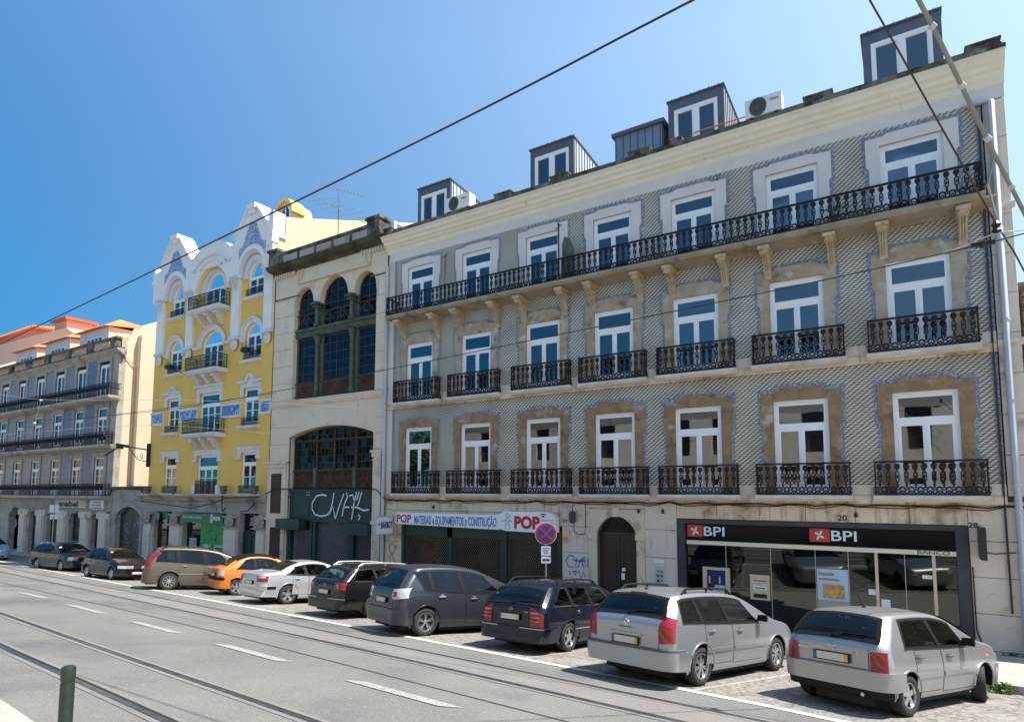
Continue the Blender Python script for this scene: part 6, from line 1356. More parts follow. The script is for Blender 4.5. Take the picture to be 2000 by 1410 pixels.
# ================================================================== cars
def p_dense(C, x): return C.p['rw_'][0]-.05 < x < C.p['ws'][1]+.05
class Car:
    """Local frame: x forward, y left, z up, origin on the ground under the middle of the rear axle."""
    def __init__(s, p):
        s.p = p; s.prof = chaikin(p['prof'], 2); s.x0 = s.prof[0][0]; s.xf = s.prof[-1][0]
        s.H = max(z for x, z in s.prof); s.w = p['W']/2; s.zb = p.get('zb', .20); s.rc = p.get('rc', .17); s.rcf = p.get('rcf', .42)
        s.belt = p['belt']; s.rw = p.get('rw', .76); s.R = p['R']; s.wb = p['wb']; s.Ra = s.R+p.get('gap', .05)
    def top(s, x): return interp(s.prof, x)
    def xr(s, z):
        if z <= s.prof[0][1]: return s.x0
        for a, b in zip(s.prof[:-1], s.prof[1:]):
            if a[1] <= z <= b[1]: return a[0]+(b[0]-a[0])*(z-a[1])/max(1e-6, b[1]-a[1])
            if b[0] > s.wb*.5: break
        return s.x0+.6
    def xfz(s, z):
        q = s.prof[::-1]
        if z <= q[0][1]: return s.xf
        for a, b in zip(q[:-1], q[1:]):
            if a[1] <= z <= b[1]: return a[0]+(b[0]-a[0])*(z-a[1])/max(1e-6, b[1]-a[1])
            if b[0] < s.wb*.5: break
        return s.xf-.6
    def wz(s, x, z):
        zB = interp(s.belt, x); w = s.w
        if z < s.zb+.28: return w*(.93+.07*max(0, (z-s.zb)/.28)**.5)
        if z < zB:
            t = (z-s.zb-.28)/(zB-s.zb-.28); return w*(1+.012*sin(pi*min(1, t*1.1))-.035*t**2)
        t = (z-zB)/max(.05, s.H-zB); return w*(.965-(.965-s.rw)*min(1, t)**1.15)
    def y(s, x, z):
        d = max(0, x-s.xr(z)); g = 1.0; w = s.wz(x, z)
        y = w
        if d < s.rc: y -= s.rc*(1-sqrt(max(0, 1-(1-d/s.rc)**2)))
        rf = s.rcf; d = max(0, s.xfz(min(z, s.prof[-1][1]))-x)
        if d < rf: y -= rf*.62*(1-sqrt(max(0, 1-(1-d/rf)**2)))
        return y
    def zbot(s, x):
        z = s.zb
        for xw in (0, s.wb):
            dx = abs(x-xw)
            if dx < s.Ra: z = max(z, s.R+sqrt(max(0, s.Ra**2-dx**2)))
        if x < -s.Ra-.05: z = max(z, s.zb+.05+.08*(-s.Ra-x))
        return z
    def body(s):
        xs = set(x for x, z in s.prof)
        for xw in (0, s.wb):
            for k in range(17): xs.add(xw+s.Ra*.999*cos(pi*k/16))
            xs.add(xw-s.Ra*1.004); xs.add(xw+s.Ra*1.004)
        x = s.x0
        while x < s.xf: xs.add(x); x += (.035 if p_dense(s, x) else .10)
        for k in range(9): xs.add(s.x0+s.rc*(1-cos(pi/2*k/8))); xs.add(s.xf-s.rcf*(1-cos(pi/2*k/8)))
        xs = sorted(xs); c = [xs[0]]
        for x in xs[1:]:
            if x-c[-1] > .0022: c.append(x)
        n = 34; rings = []
        for x in c:
            zt = s.top(x); zb = min(s.zbot(x), zt-.12); fl = min(.05, (zt-zb)*.3); R = []
            R.append((x, 0, zb+.02)); yb = s.y(x, zb); R.append((x, yb*.8, zb+.01))
            for j in range(n+1):
                z = zb+(zt-fl-zb)*j/n; R.append((x, s.y(x, z), z))
            ye = s.y(x, zt-fl)
            cr = .022+.03*(zt > interp(s.belt, x)+.15)
            for f, dz in ((.975, -fl*.45), (.93, -fl*.08), (.88, cr*.15), (.8, cr*.35), (.68, cr*.54), (.55, cr*.7), (.42, cr*.82), (.28, cr*.93), (.14, cr*.98)): R.append((x, ye*f, zt+dz))
            R.append((x, 0, zt+cr)); rings.append(R)
        k = len(rings[0]); m = MB(); vs = []
        for R in rings: vs += R+[(x, -y, z) for x, y, z in R[1:-1]][::-1]
        N = 2*k-2; fs = []; mi = []
        for i in range(len(rings)-1):
            for j in range(N):
                a = (i*N+j, i*N+(j+1) % N, (i+1)*N+(j+1) % N, (i+1)*N+j)
                if s.opening([vs[q] for q in a], j if j < k-1 else N-1-j, n): continue
                fs.append(a); mi.append(1 if (j < 2 or j >= N-2) else 0)
        m.v = vs; m.f = [list(f) for f in fs]+[list(range(N)), [(len(rings)-1)*N+j for j in range(N)]]; m.m = mi+[0, 0]
        return m
    def opening(s, q, row, n):
        """is this face of the shell inside a window opening?"""
        x = sum(v[0] for v in q)/4; y = abs(sum(v[1] for v in q)/4); z = sum(v[2] for v in q)/4; p = s.p
        if 2 <= row <= n+1:
            for wd in p['wins']:
                lo = interp(s.belt, x)+.03; hi = s.top(x)-p.get('roof_m', .075)
                if not lo+.012 < z < hi-.012: continue
                t = (z-lo)/max(.01, (max(s.top(xx) for xx in (wd[1], wd[3]))-p.get('roof_m', .075)-lo)); t = min(1, max(0, t))
                zz = lambda X: (z-interp(s.belt, X)-.03)/max(.02, s.top(X)-p.get('roof_m', .075)-interp(s.belt, X)-.03)
                v = min(1, max(0, zz(x)))
                if wd[0]+(wd[1]-wd[0])*v+.015 < x < wd[2]+(wd[3]-wd[2])*v-.015: return True
        if row >= n+3:
            for a, b, mar in (p['ws'], p['rw_']):
                if a+.012 < x < b-.012:
                    ye = s.y(x, s.top(x)-.05)
                    if y < (ye-mar)-.02: return True
        return False
    def frame(s, xl, xr_, zl, zh, off, sgn, e=.035, inn=.012, m=None):
        """rubber or metal frame round a side window"""
        def ptf(u, v, g):
            x = (xl[0]+(xl[1]-xl[0])*v)*(1-u)+(xr_[0]+(xr_[1]-xr_[0])*v)*u; x += g*(2*u-1); lo, hi = zl(x), zh(x); hi = max(hi, lo+.01)
            z = lo+(hi-lo)*v+g*(2*v-1); return (x, sgn*(s.y(x, z)+off), z)
        path = [(u/12, 0) for u in range(12)]+[(1, v/8) for v in range(8)]+[(1-u/12, 1) for u in range(12)]+[(0, 1-v/8) for v in range(8)]
        m = m or MB(); n = len(path); A = [ptf(u, v, e) for u, v in path]; B = [ptf(u, v, -inn) for u, v in path]
        m.add(A+B, [(i, (i+1) % n, n+(i+1) % n, n+i) for i in range(n)]); return m
    # --- patches lying on the body
    def grid(s, fn, nu, nv, off, edge=True, m=None, mi=0):
        """fn(u,v)->(x,y,z, nx,ny,nz); raised by off, with its rim sunk into the body"""
        m = m or MB(); vs = []; fs = []
        us = [0]+[i/nu for i in range(nu+1)]+[1]; vv = [0]+[j/nv for j in range(nv+1)]+[1]
        for iu, u in enumerate(us):
            for iv, v in enumerate(vv):
                rim = iu in (0, nu+2) or iv in (0, nv+2); x, y, z, a, b, c = fn(u, v); o = -.012 if rim else off
                vs.append((x+a*o, y+b*o, z+c*o))
        nV = nv+3
        for i in range(nu+2):
            for j in range(nv+2): fs.append((i*nV+j, (i+1)*nV+j, (i+1)*nV+j+1, i*nV+j+1))
        return m.add(vs, fs, mi)
    def side(s, xl, xr_, zl, zh, off, sgn=-1, nu=14, nv=8, m=None, mi=0, inset=0):
        """xl,xr_ = (x at bottom, x at top); zl, zh callables or numbers"""
        fl = zl if callable(zl) else (lambda x: zl); fh = zh if callable(zh) else (lambda x: zh)
        def f(u, v):
            x = (xl[0]+(xl[1]-xl[0])*v)*(1-u)+(xr_[0]+(xr_[1]-xr_[0])*v)*u; x += inset*(1-2*u)
            lo, hi = fl(x)+inset, fh(x)-inset; hi = max(hi, lo+.004); z = lo+(hi-lo)*v
            e = .02; y = s.y(x, z); ny = 1; nx = -(s.y(x+e, z)-s.y(x-e, z))/(2*e); nz = -(s.y(x, z+e)-s.y(x, z-e))/(2*e); l = sqrt(1+nx*nx+nz*nz)
            return (x, sgn*y, z, nx/l, sgn/l, nz/l)
        return s.grid(f, nu, nv, off, m=m, mi=mi)
    def topp(s, xa, xb, mar, off, nu=12, nv=12, m=None, mi=0, frac=1.0, y0=None):
        """patch over the top profile between xa and xb (windscreen, rear window, roof)"""
        def f(u, v):
            x = xa+(xb-xa)*u; z = s.top(x); e = .03; sl = (s.top(x+e)-s.top(x-e))/(2*e)
            fl = .05; w = (s.y(x, z-fl)-mar)*frac; t = 2*v-1
            if y0: t = y0[0]+(y0[1]-y0[0])*v
            cr = .022+.03*(z > interp(s.belt, x)+.15); zz = z+cr*(1-(abs(t)*.93)**2)*1.0-(.004 if abs(t) > .95 else 0); l = sqrt(1+sl*sl)
            return (x, w*t, zz, -sl/l, 0, 1/l)
        return s.grid(f, nu, nv, off, m=m, mi=mi)
    def topframe(s, xa, xb, mar, e=.03, inn=.03, off=.011):
        def f(u, t, g):
            x = xa+(xb-xa)*u+g*(2*u-1)*.7; z = s.top(x); dx = .03; sl = (s.top(x+dx)-s.top(x-dx))/(2*dx); w = s.y(x, z-.05)-mar+g; cr = .022+.03*(z > interp(s.belt, x)+.15); l = sqrt(1+sl*sl)
            return (x-sl/l*off, w*t, z+cr*(1-(abs(t)*.93)**2)+off/l)
        path = [(0, -1+2*k/14) for k in range(14)]+[(k/12, 1) for k in range(12)]+[(1, 1-2*k/14) for k in range(14)]+[(1-k/12, -1) for k in range(12)]
        m = MB(); n = len(path); A = [f(u, t, e) for u, t in path]; B = [f(u, t*.985, -inn) for u, t in path]
        return m.add(A+B, [(i, (i+1) % n, n+(i+1) % n, n+i) for i in range(n)])
    def wrap(s, z0, z1, s0, s1, off, front=False, n=22, nv=5, m=None, mi=0, sgn=1, zc=None):
        """band round the rear (or front) corner: s is measured along the plan outline from the centre line"""
        rc = s.rcf if front else s.rc
        def pt(q, z):
            w = (s.wz(s.x0+.3, z) if not front else s.wz(s.xf-.3, z)); fl = w-rc*(1 if not front else .62)
            if q <= fl: return ((s.xr(z) if not front else s.xfz(min(z, s.prof[-1][1]))), q)
            d = q-fl; d = d*d/(d+.12) if d < .3 else d-.0857
            x = s.xr(z)+d if not front else s.xfz(min(z, s.prof[-1][1]))-d
            return (x, s.y(x, z))
        def f(u, v):
            q = s0+(s1-s0)*u; z = z0+(z1-z0)*v
            if zc: z = zc(u, v, z)
            x, y = pt(q, z); a = pt(q-.012, z); b = pt(q+.012, z)
            if q < .013: nx, ny = (-1 if not front else 1), 0
            else:
                tx, ty = b[0]-a[0], b[1]-a[1]; l = hypot(tx, ty) or 1
                nx, ny = (-ty/l, tx/l) if not front else (ty/l, -tx/l)
            return (x, sgn*y, z, nx, sgn*ny, 0)
        return s.grid(f, n, nv, off, m=m, mi=mi)

WHEELS = {}
def wheel(parent, name, x, y, R, wid, spokes, style, out, steer=0, rimr=.66):
    key = (round(R, 3), spokes, style)
    if key not in WHEELS:
        t = MB(); rr = R*rimr
        t.lathe([(rr-.01, -wid*.42), (rr+.012, -wid*.5), (R*.90, -wid*.52), (R*.965, -wid*.44), (R, -wid*.25), (R, wid*.25), (R*.965, wid*.44), (R*.9, wid*.5), (rr, wid*.5), (rr-.02, wid*.3), (rr-.02, -wid*.3), (rr-.01, -wid*.42)], (0,0,0), 40, axis='y', caps=False)
        tm = t.mesh('tyre', ['tyre'], True)
        h = MB(); h.lathe([(rr*.98, -wid*.20), (rr*.98, -wid*.14), (0.03, -wid*.14)], (0,0,0), 24, axis='y')
        hm = h.mesh('wheel', ['hub_dark'])
        r = MB()
        prof = [(rr, -wid*.36), (rr*.99, -wid*.47), (rr*.93, -wid*.47), (rr*.90, -wid*.30), (rr*.9, -wid*.2), (rr, -wid*.2)]
        n = 40; vs = []; fs = []
        for q, (a, b) in enumerate(prof):
            for j in range(n): vs.append((a*cos(2*pi*j/n), b, a*sin(2*pi*j/n)))
        for q in range(len(prof)):
            q2 = (q+1) % len(prof)
            for j in range(n): fs.append((q*n+j, q*n+(j+1) % n, q2*n+(j+1) % n, q2*n+j))
        r.add(vs, fs)
        r.lathe([(rr*.2, -wid*.22), (rr*.2, -wid*.40), (rr*.14, -wid*.43)], (0,0,0), 12, axis='y')
        for k in range(spokes):
            a0 = 2*pi*k/spokes+pi/2
            offs = [0] if style != 'twin' else [-.13, .13]
            for o in offs:
                a = a0+o; wi, wo = {'wide': (.17, .22), 'thin': (.07, .055), 'twin': (.05, .06), 'star': (.20, .12), 'flat': (.12, .30)}[style]
                c, s_ = cos(a), sin(a); P = []
                for rad, hw, yy in ((rr*.16, wi*rr, -wid*.40), (rr*.92, wo*rr, -wid*.36)):
                    for sg in (-1, 1):
                        P.append((rad*c-sg*hw*s_, yy, rad*s_+sg*hw*c)); 
                Q = [(p[0], p[1]+wid*.12, p[2]) for p in P]
                r.add(P+Q, [(0,1,3,2),(4,6,7,5),(0,2,6,4),(1,5,7,3),(2,3,7,6),(0,4,5,1)])
        rm = r.mesh('rim', ['rim']); WHEELS[key] = (tm, hm, rm)
    tm, hm, rm = WHEELS[key]
    w = place(hm, 'wheel', parent, (x, y, R), rotz=(0 if out < 0 else pi)+steer)
    place(tm, 'tyre', w); place(rm, 'rim', w)
    return w
def oplace(mb, name, matn, parent, **k): return mb.build(name, matn, parent, smooth=k.pop('smooth', 40), **k)
def rearplate(C, root, z, white=True, back=True, y=0.0, w=.52, x=None):
    xx = (x if x is not None else C.xr(z)-.035); sg = -1
    if not back: xx = C.xf+.03 if x is None else x; sg = 1
    m = MB(); m.box(min(xx, xx+sg*.012), max(xx, xx+sg*.012), y-w/2-.015, y+w/2+.015, z-.065, z+.065); o = m.build('plate_holder', 'trim_black', root)
    m = MB(); e = xx+sg*.013; m.box(min(e, e+sg*.006), max(e, e+sg*.006), y-w/2, y+w/2, z-.05, z+.055); p = m.build('number_plate', 'plate', root)
    L = 1 if back else -1
    m = MB(); e2 = e+sg*.007; m.box(min(e2, e2+sg*.003), max(e2, e2+sg*.003), *sorted((y+L*w/2, y+L*(w/2-.045))), z-.05, z+.055); m.build('blue_strip', 'plate_blue', p)
    m = MB(); m.box(min(e2, e2+sg*.003), max(e2, e2+sg*.003), *sorted((y-L*w/2, y-L*(w/2-.05))), z-.05, z+.055); m.build('yellow_strip', 'plate_yellow', p)
def carvehicle(label, pose, p, group='parked cars in the street'):
    x, y, th, sc = pose; th = radians(th); z = gz(x, y)
    fx, fy = cos(th), sin(th); g = lambda a, b: gz(x+a, y+b)
    F_ = Vector((fx, fy, g(fx, fy)-z)).normalized(); Lf = Vector((-fy, fx, g(-fy, fx)-z)); Lf = (Lf-F_*Lf.dot(F_)).normalized(); U = F_.cross(Lf)
    root = thing('parked_car', label, 'car', (x, y, z), group, local=True)
    root.matrix_world = Matrix(((F_.x*sc, Lf.x*sc, U.x*sc, x), (F_.y*sc, Lf.y*sc, U.y*sc, y), (F_.z*sc, Lf.z*sc, U.z*sc, z), (0,0,0,1)))
    C = Car(p); pt = p['paint']
    body = oplace(C.body(), 'body', [pt, 'trim_black'], root, smooth=35)
    R, w = C.R, C.w
    for xx in (0, C.wb):
        m = MB(); m.box(xx-C.Ra, xx+C.Ra, -w*.55, w*.55, R*.3, R+C.Ra*.85); m.build('wheel_well', 'hub_dark', root)
        for out in (-1, 1): wheel(root, 'wheel', xx, out*(w-.115+p.get('tout', 0)), R, p.get('tw', .2), p['spokes'], p['style'], out, steer=(p.get('steer', 0) if xx else 0), rimr=p.get('rimr', .66))
    # arch lips
    for sgn in (-1, 1):
        for xx in (0, C.wb):
            m = MB(); P = []
            for k in range(19):
                a = pi*k/18; X = xx+(C.Ra+.012)*cos(a); Z = R+(C.Ra+.012)*sin(a); P.append((X, sgn*(C.y(X, Z)+.002), Z))
            P = [(P[0][0], P[0][1], C.zb+.06)]+P+[(P[-1][0], P[-1][1], C.zb+.06)]
            m.tube(P, p.get('lip', .016), 5); oplace(m, 'wheel_arch', pt, root)
    belt = lambda x: interp(C.belt, x)
    # windows: (xl_bottom, xl_top, xr_bottom, xr_top, kind)
    mt = p.get('roof_m', .075)
    for sgn in (-1, 1):
        zl_ = lambda x: belt(x)+.03; zh_ = lambda x: C.top(x)-mt
        for q, wd in enumerate(p['wins']):
            m = C.side((wd[0]-.004, wd[1]-.004), (wd[2]+.004, wd[3]+.004), zl_, zh_, .004, sgn, 16, 8)
            oplace(m, 'side_window', p.get('glass', 'glass_car'), root)
            oplace(C.frame((wd[0], wd[1]), (wd[2], wd[3]), zl_, zh_, .009, sgn, e=.010 if p.get('dlo_mat') else .026), 'window_trim', p.get('dlo_mat', 'trim_black'), root)
            if q: 
                pw = p['wins'][q-1]; m = C.side((pw[2]+.0, pw[3]+.0), (wd[0], wd[1]), lambda x: belt(x)+.015, lambda x: C.top(x)-mt+.015, .013, sgn, 4, 6); oplace(m, 'door_pillar', 'trim_black', root)
        for dr in p['doors']:   # (x_left, x_right, z_low)
            m = C.side((dr[0], dr[0]), (dr[1], dr[1]), dr[2] if not callable(dr[2]) else dr[2], lambda x: belt(x)-.005, .0015, sgn, 16, 10); seam = oplace(m, 'door_seam', 'trim_black', root)
            m = C.side((dr[0], dr[0]), (dr[1], dr[1]), dr[2], lambda x: belt(x)-.005, .0035, sgn, 16, 10, inset=.009); d = oplace(m, 'door', pt, root)
            hx = dr[3]; hz = belt(hx)-.11; m = MB(); yy = C.y(hx, hz)
            m.tube([(hx-.09, sgn*(yy+.005), hz), (hx-.07, sgn*(yy+.04), hz+.005), (hx+.07, sgn*(yy+.04), hz+.005), (hx+.09, sgn*(yy+.005), hz)], .015, 6); oplace(m, 'door_handle', p.get('handle', pt), d)
            m = MB(); m.lathe([(.055,-.004),(.06,0)], (hx, sgn*(yy+.004), hz), 12, axis='y'); oplace(m, 'handle_recess', 'trim_grey', d)
            if p.get('strip'):
                zl, zh, sm = p['strip']; m = C.side((dr[0]+.03, dr[0]+.03), (dr[1]-.03, dr[1]-.03), zl, zh, .016, sgn, 10, 2); oplace(m, 'door_strip', sm, d)
        # mirror
        mx = p['mirror']; mz = belt(mx)+.08; yy = C.y(mx, mz-.05)
        m = MB(); m.add([(mx-.09,sgn*(yy+.02),mz-.045),(mx-.09,sgn*(yy+.22),mz-.05),(mx-.09,sgn*(yy+.21),mz+.075),(mx-.09,sgn*(yy+.05),mz+.07),(mx+.05,sgn*(yy+.04),mz-.02),(mx+.05,sgn*(yy+.18),mz-.025),(mx+.05,sgn*(yy+.17),mz+.04),(mx+.05,sgn*(yy+.06),mz+.04)], [(0,1,2,3),(4,7,6,5),(0,4,5,1),(1,5,6,2),(2,6,7,3),(3,7,4,0)])
        m.box(mx-.03, mx+.03, *sorted((sgn*(yy-.03), sgn*(yy+.07))), mz-.05, mz-.02); mo = oplace(m, 'door_mirror', p.get('mirrmat', pt), root)
    # glass fore and aft
    a, b, mar = p['ws']; oplace(C.topframe(a, b, mar), 'windscreen_trim', 'trim_black', root); oplace(C.topp(a, b, mar, .005), 'windscreen', p.get('glass', 'glass_car'), root)
    a, b, mar = p['rw_']; oplace(C.topframe(a, b, mar), 'rear_window_trim', 'trim_black', root); oplace(C.topp(a, b, mar, .005), 'rear_window', p.get('glass', 'glass_car'), root)
    # bumpers
    rb = p['rb']; oplace(C.wrap(rb[0], rb[1], 0, rb[2], rb[3], n=30), 'bumper', rb[4] if len(rb) > 4 else pt, root); oplace(C.wrap(rb[0], rb[1], 0, rb[2], rb[3], n=30, sgn=-1), 'bumper', rb[4] if len(rb) > 4 else pt, root)
    fb = p.get('fb', (.24, .56, C.w+.1, .035, pt)); 
    for sg in (1, -1): oplace(C.wrap(fb[0], fb[1], 0, fb[2], fb[3], front=True, n=30, sgn=sg), 'bumper', fb[4], root)
    for sg in (1, -1):
        for (z0, z1, s0, s1, of, mt_) in p.get('rear_bands', []): oplace(C.wrap(z0, z1, s0, s1, of, n=24, sgn=sg), 'bumper_strip', mt_, root)
        for tl in p['tail']:
            o = oplace(C.wrap(tl[0], tl[1], tl[2], tl[3], .016, n=18, nv=8, sgn=sg, zc=tl[5] if len(tl) > 5 else None), 'tail_lamp', tl[4], root)
        for hl in p.get('head', [(.60, .74, C.w-.5, C.w-.02, 'lamp_clear')]):
            oplace(C.wrap(hl[0], hl[1], hl[2], hl[3], .014, front=True, n=18, nv=6, sgn=sg), 'headlight', hl[4], root)
    # tailgate seam
    if p.get('gate'):
        z0, z1, hw = p['gate']
        for sg in (1, -1): oplace(C.wrap(z0, z1, 0, hw, .002, n=14, sgn=sg), 'tailgate_seam', 'trim_black', root)
        for sg in (1, -1): oplace(C.wrap(z0+.012, z1, 0, hw-.012, .004, n=14, sgn=sg), 'tailgate', pt, root)
    # plate, wiper, aerial, rails, exhaust
    rearplate(C, root, p['plate'][0], y=0)
    if len(p['plate']) > 1: m = MB(); z = p['plate'][0]+.1; m.box(C.xr(z)-.05, C.xr(z), -.33, .33, z-.015, z+.02); m.build('plate_garnish', p['plate'][1], root)
    if p.get('fplate'): rearplate(C, root, p['fplate'], back=False)
    if p.get('wiper', True) and p.get('wiper') is not False:
        xa = p['rw_'][0]; z = C.top(xa); m = MB(); m.tube([(xa-.03, 0, z+.05), (xa+.02, -.15, z+.08), (xa+.03, -.48, z+.085)], .012, 5); m.lathe([(.035,0),(.03,.03)], (xa-.02, 0, z+.03), 8); m.build('rear_wiper', 'trim_black', root)
    if p.get('aerial') is not None: xa = p['aerial']; m = MB(); z = C.top(xa)+.05; m.tube([(xa, 0, z-.02), (xa-.16, 0, z+.22)], .006, 4); m.lathe([(.03,0),(.02,.03)], (xa, 0, z), 8); m.build('aerial', 'trim_black', root)
    if p.get('rails'):
        a, b, matr = p['rails']
        for sg in (1, -1):
            P = []; N = 12
            for k in range(N+1):
                X = a+(b-a)*k/N; Z = C.top(X); yy = C.y(X, Z-.05)*.93; P.append((X, sg*yy, Z+.03+(.045 if 0 < k < N else -.03)))
            m = MB(); m.tube(P, .02, 6)
            for k in (1, N//2, N-1): m.tube([P[k], (P[k][0], P[k][1], P[k][2]-.07)], .02, 5)
            oplace(m, 'roof_rail', matr, root)
    if p.get('exhaust'): m = MB(); m.tube([(C.x0-.06, -.45, C.zb+.07), (C.x0+.3, -.45, C.zb+.07)], .028, 8); m.build('exhaust_pipe', 'chrome', root)
    # cabin: floor, seats, dashboard and steering wheel seen through the glass
    zf = interp(C.belt, 1.0)-.30; m = MB(); m.box(C.x0+.12, C.wb-.25, -w*.86, w*.86, zf-.35, zf); m.build('cabin_floor', 'hub_dark', root)
    xw = p['ws'][1]; m = MB(); m.prism([(xw-.62, zf), (xw-.58, zf+.26), (xw-.3, zf+.29), (xw+.05, zf+.26), (xw+.05, zf)], -w*.8, w*.8); m.build('dashboard', 'seat_cloth', root)
    for (sx0, ys) in ((xw-1.22, (-.37, .37)), (xw-2.05, (-.42, 0, .42))):
        if sx0 < C.x0+.5: continue
        for yy in ys:
            m = MB(); m.prism([(sx0-.02, zf), (sx0+.14, zf), (sx0-.06, zf+.46), (sx0-.16, zf+.46)], yy-.22, yy+.22); m.prism([(sx0-.13, zf+.50), (sx0-.03, zf+.50), (sx0-.06, zf+.66), (sx0-.15, zf+.66)], yy-.12, yy+.12); m.tube([(sx0-.09, yy, zf+.42), (sx0-.09, yy, zf+.54)], .012, 4); m.build('seat', 'seat_cloth', root)
    m = MB(); m.tube([(xw-.72+.07*sin(k*pi/8), .37+.18*cos(k*pi/8), zf+.30+.17*sin(k*pi/8)) for k in range(16)], .014, 5, closed=True); m.tube([(xw-.72, .37, zf+.3), (xw-.5, .37, zf+.2)], .02, 5); m.build('steering_wheel', 'trim_black', root)
    m = MB(); m.box(.4, C.wb-.4, -w*.9, w*.9, C.zb-.06, C.zb+.05); m.box(C.x0+.1, -.35, -.5, .5, C.zb, C.zb+.15); m.build('underbody', 'trim_black', root)
    return root, C
def badge_disc(C, root, y, z, r, mat_='chrome', x=None, ring=True, kind='ring'):
    xx = (C.xr(z)-.012) if x is None else x; m = MB()
    if kind == 'ring': m.tube([(xx, y+r*cos(a), z+r*sin(a)) for a in [2*pi*k/16 for k in range(16)]], r*.14, 5, closed=True)
    if kind == 'star':
        m.tube([(xx, y+r*cos(a), z+r*sin(a)) for a in [2*pi*k/16 for k in range(16)]], r*.12, 5, closed=True)
        for k in range(3): a = pi/2+2*pi*k/3; m.tube([(xx, y, z), (xx, y+r*cos(a), z+r*sin(a))], r*.1, 4)
    if kind == 'diamond': m.tube([(xx, y, z+r*1.3), (xx, y+r*.8, z), (xx, y, z-r*1.3), (xx, y-r*.8, z)], r*.22, 4, closed=True)
    if kind == 'oval': m.tube([(xx, y+r*1.4*cos(a), z+r*.8*sin(a)) for a in [2*pi*k/16 for k in range(16)]], r*.13, 5, closed=True); m.box(xx-.004, xx+.004, y-r*1.2, y+r*1.2, z-r*.12, z+r*.12)
    return m.build('badge', mat_, root)
def badge_text(C, root, s, yleft, z, h, w, matn='chrome', x=None):
    """small lettering on the tailgate, read from behind the car"""
    t = text(s, 'badge_lettering', matn, root, (C.xr(z)-.014) if x is None else x, yleft, z, h, w, facing='-x', bold=.01); return t
cut = lambda lo, hi: (lambda u, v, z: z)

# 1 the small silver hatchback at the right
root, C = carvehicle('small silver five door hatchback nearest the camera at the right with black door mirrors', (-.85, 10.97, 64.8, 1.0), dict(
    paint='paint_silver', W=1.585, R=.285, wb=2.36, zb=.22, rc=.20, rcf=.45, rw=.74, spokes=5, style='wide', steer=.38, rimr=.62,
    prof=[(-.58,.86),(-.565,.93),(-.50,1.02),(-.24,1.29),(-.14,1.345),(.1,1.37),(.9,1.38),(1.3,1.345),(1.55,1.28),(1.95,1.10),(2.28,.955),(2.5,.92),(2.9,.84),(3.05,.76),(3.10,.66)],
    belt=[(-.6,.90),(.3,.90),(1.2,.88),(2.2,.88),(3.1,.8)], roof_m=.075, glass='glass_tint',
    wins=[(-.02,.10,.92,.80,0),(1.0,.90,1.82,1.5,0)], dlo=(-.08,.04,1.90,1.58), doors=[(.20,.98,.30,.30),(.99,1.98,.27,1.2)], handle='trim_grey', mirrmat='trim_black', mirror=1.72,
    strip=(.50,.565,'paint_silver'), ws=(1.42,2.16,.06), rw_=(-.51,-.23,.02), rb=(.36,.61,1.05,.055,'paint_silver'), rear_bands=[(.26,.37,0,.80,.03,'trim_black')],
    tail=[(.60,.88,.56,.74,'lamp_red')], head=[(.58,.72,.45,.78,'lamp_clear')], gate=(.62,.90,.54), plate=(.735,'paint_silver'), aerial=.35, exhaust=True, gap=.045))
badge_text(C, root, 'MICRA', .53, .80, .035, .17); badge_disc(C, root, 0, .885, .035, kind='oval'); badge_text(C, root, 'L', -.38, .82, .04, .04)
m = MB(); m.box(2.42, 2.50, -.80, -.775, .70, .74); m.build('side_repeater', 'lamp_orange', root)
# 2 silver estate
root, C = carvehicle('silver blue estate car with grey rear bumper and black roof rails', (-3.91, 10.82, 74.5, 1.0), dict(
    paint='paint_silver_blue', W=1.777, R=.315, wb=2.686, zb=.20, rc=.20, rcf=.5, rw=.74, spokes=7, style='twin',
    prof=[(-.92,.95),(-.90,1.02),(-.80,1.14),(-.62,1.36),(-.50,1.44),(-.2,1.475),(.6,1.49),(1.3,1.46),(1.75,1.36),(2.3,1.12),(2.65,.98),(2.9,.93),(3.3,.86),(3.5,.76),(3.57,.64)],
    belt=[(-.9,1.02),(0,.99),(1.2,.95),(2.5,.93),(3.5,.82)], roof_m=.085, glass='glass_tint',
    wins=[(-.52,-.46,.0,-.06,0),(.10,.02,.86,.74,0),(.94,.84,1.98,1.5,0)], dlo=(-.58,-.52,2.1,1.62), doors=[(.12,1.0,.32,.30),(1.01,2.12,.29,1.25)], mirror=2.0, mirrmat='paint_navy',
    strip=(.52,.585,'paint_silver_blue'), ws=(1.66,2.6,.08), rw_=(-.83,-.59,.05), rb=(.30,.58,1.22,.06,'paint_silver_blue'), rear_bands=[(.44,.62,0,1.12,.05,'trim_grey')],
    tail=[(.70,1.14,.66,.90,'lamp_red',lambda u,v,z: z+.22*u*(v-.35)*-.4)], head=[(.60,.74,.45,.9,'lamp_clear')], gate=(.50,1.02,.66), plate=(.70,'paint_silver_blue'), aerial=-.35, rails=(-.25,1.35,'trim_black')))
badge_disc(C, root, 0, .98, .05, kind='diamond'); badge_text(C, root, 'MEGANE', .14, .89, .03, .26, 'trim_grey')
m = MB(); m.box(-.56, -.52, -.18, .18, 1.44, 1.47); m.build('brake_light', 'lamp_red', root)
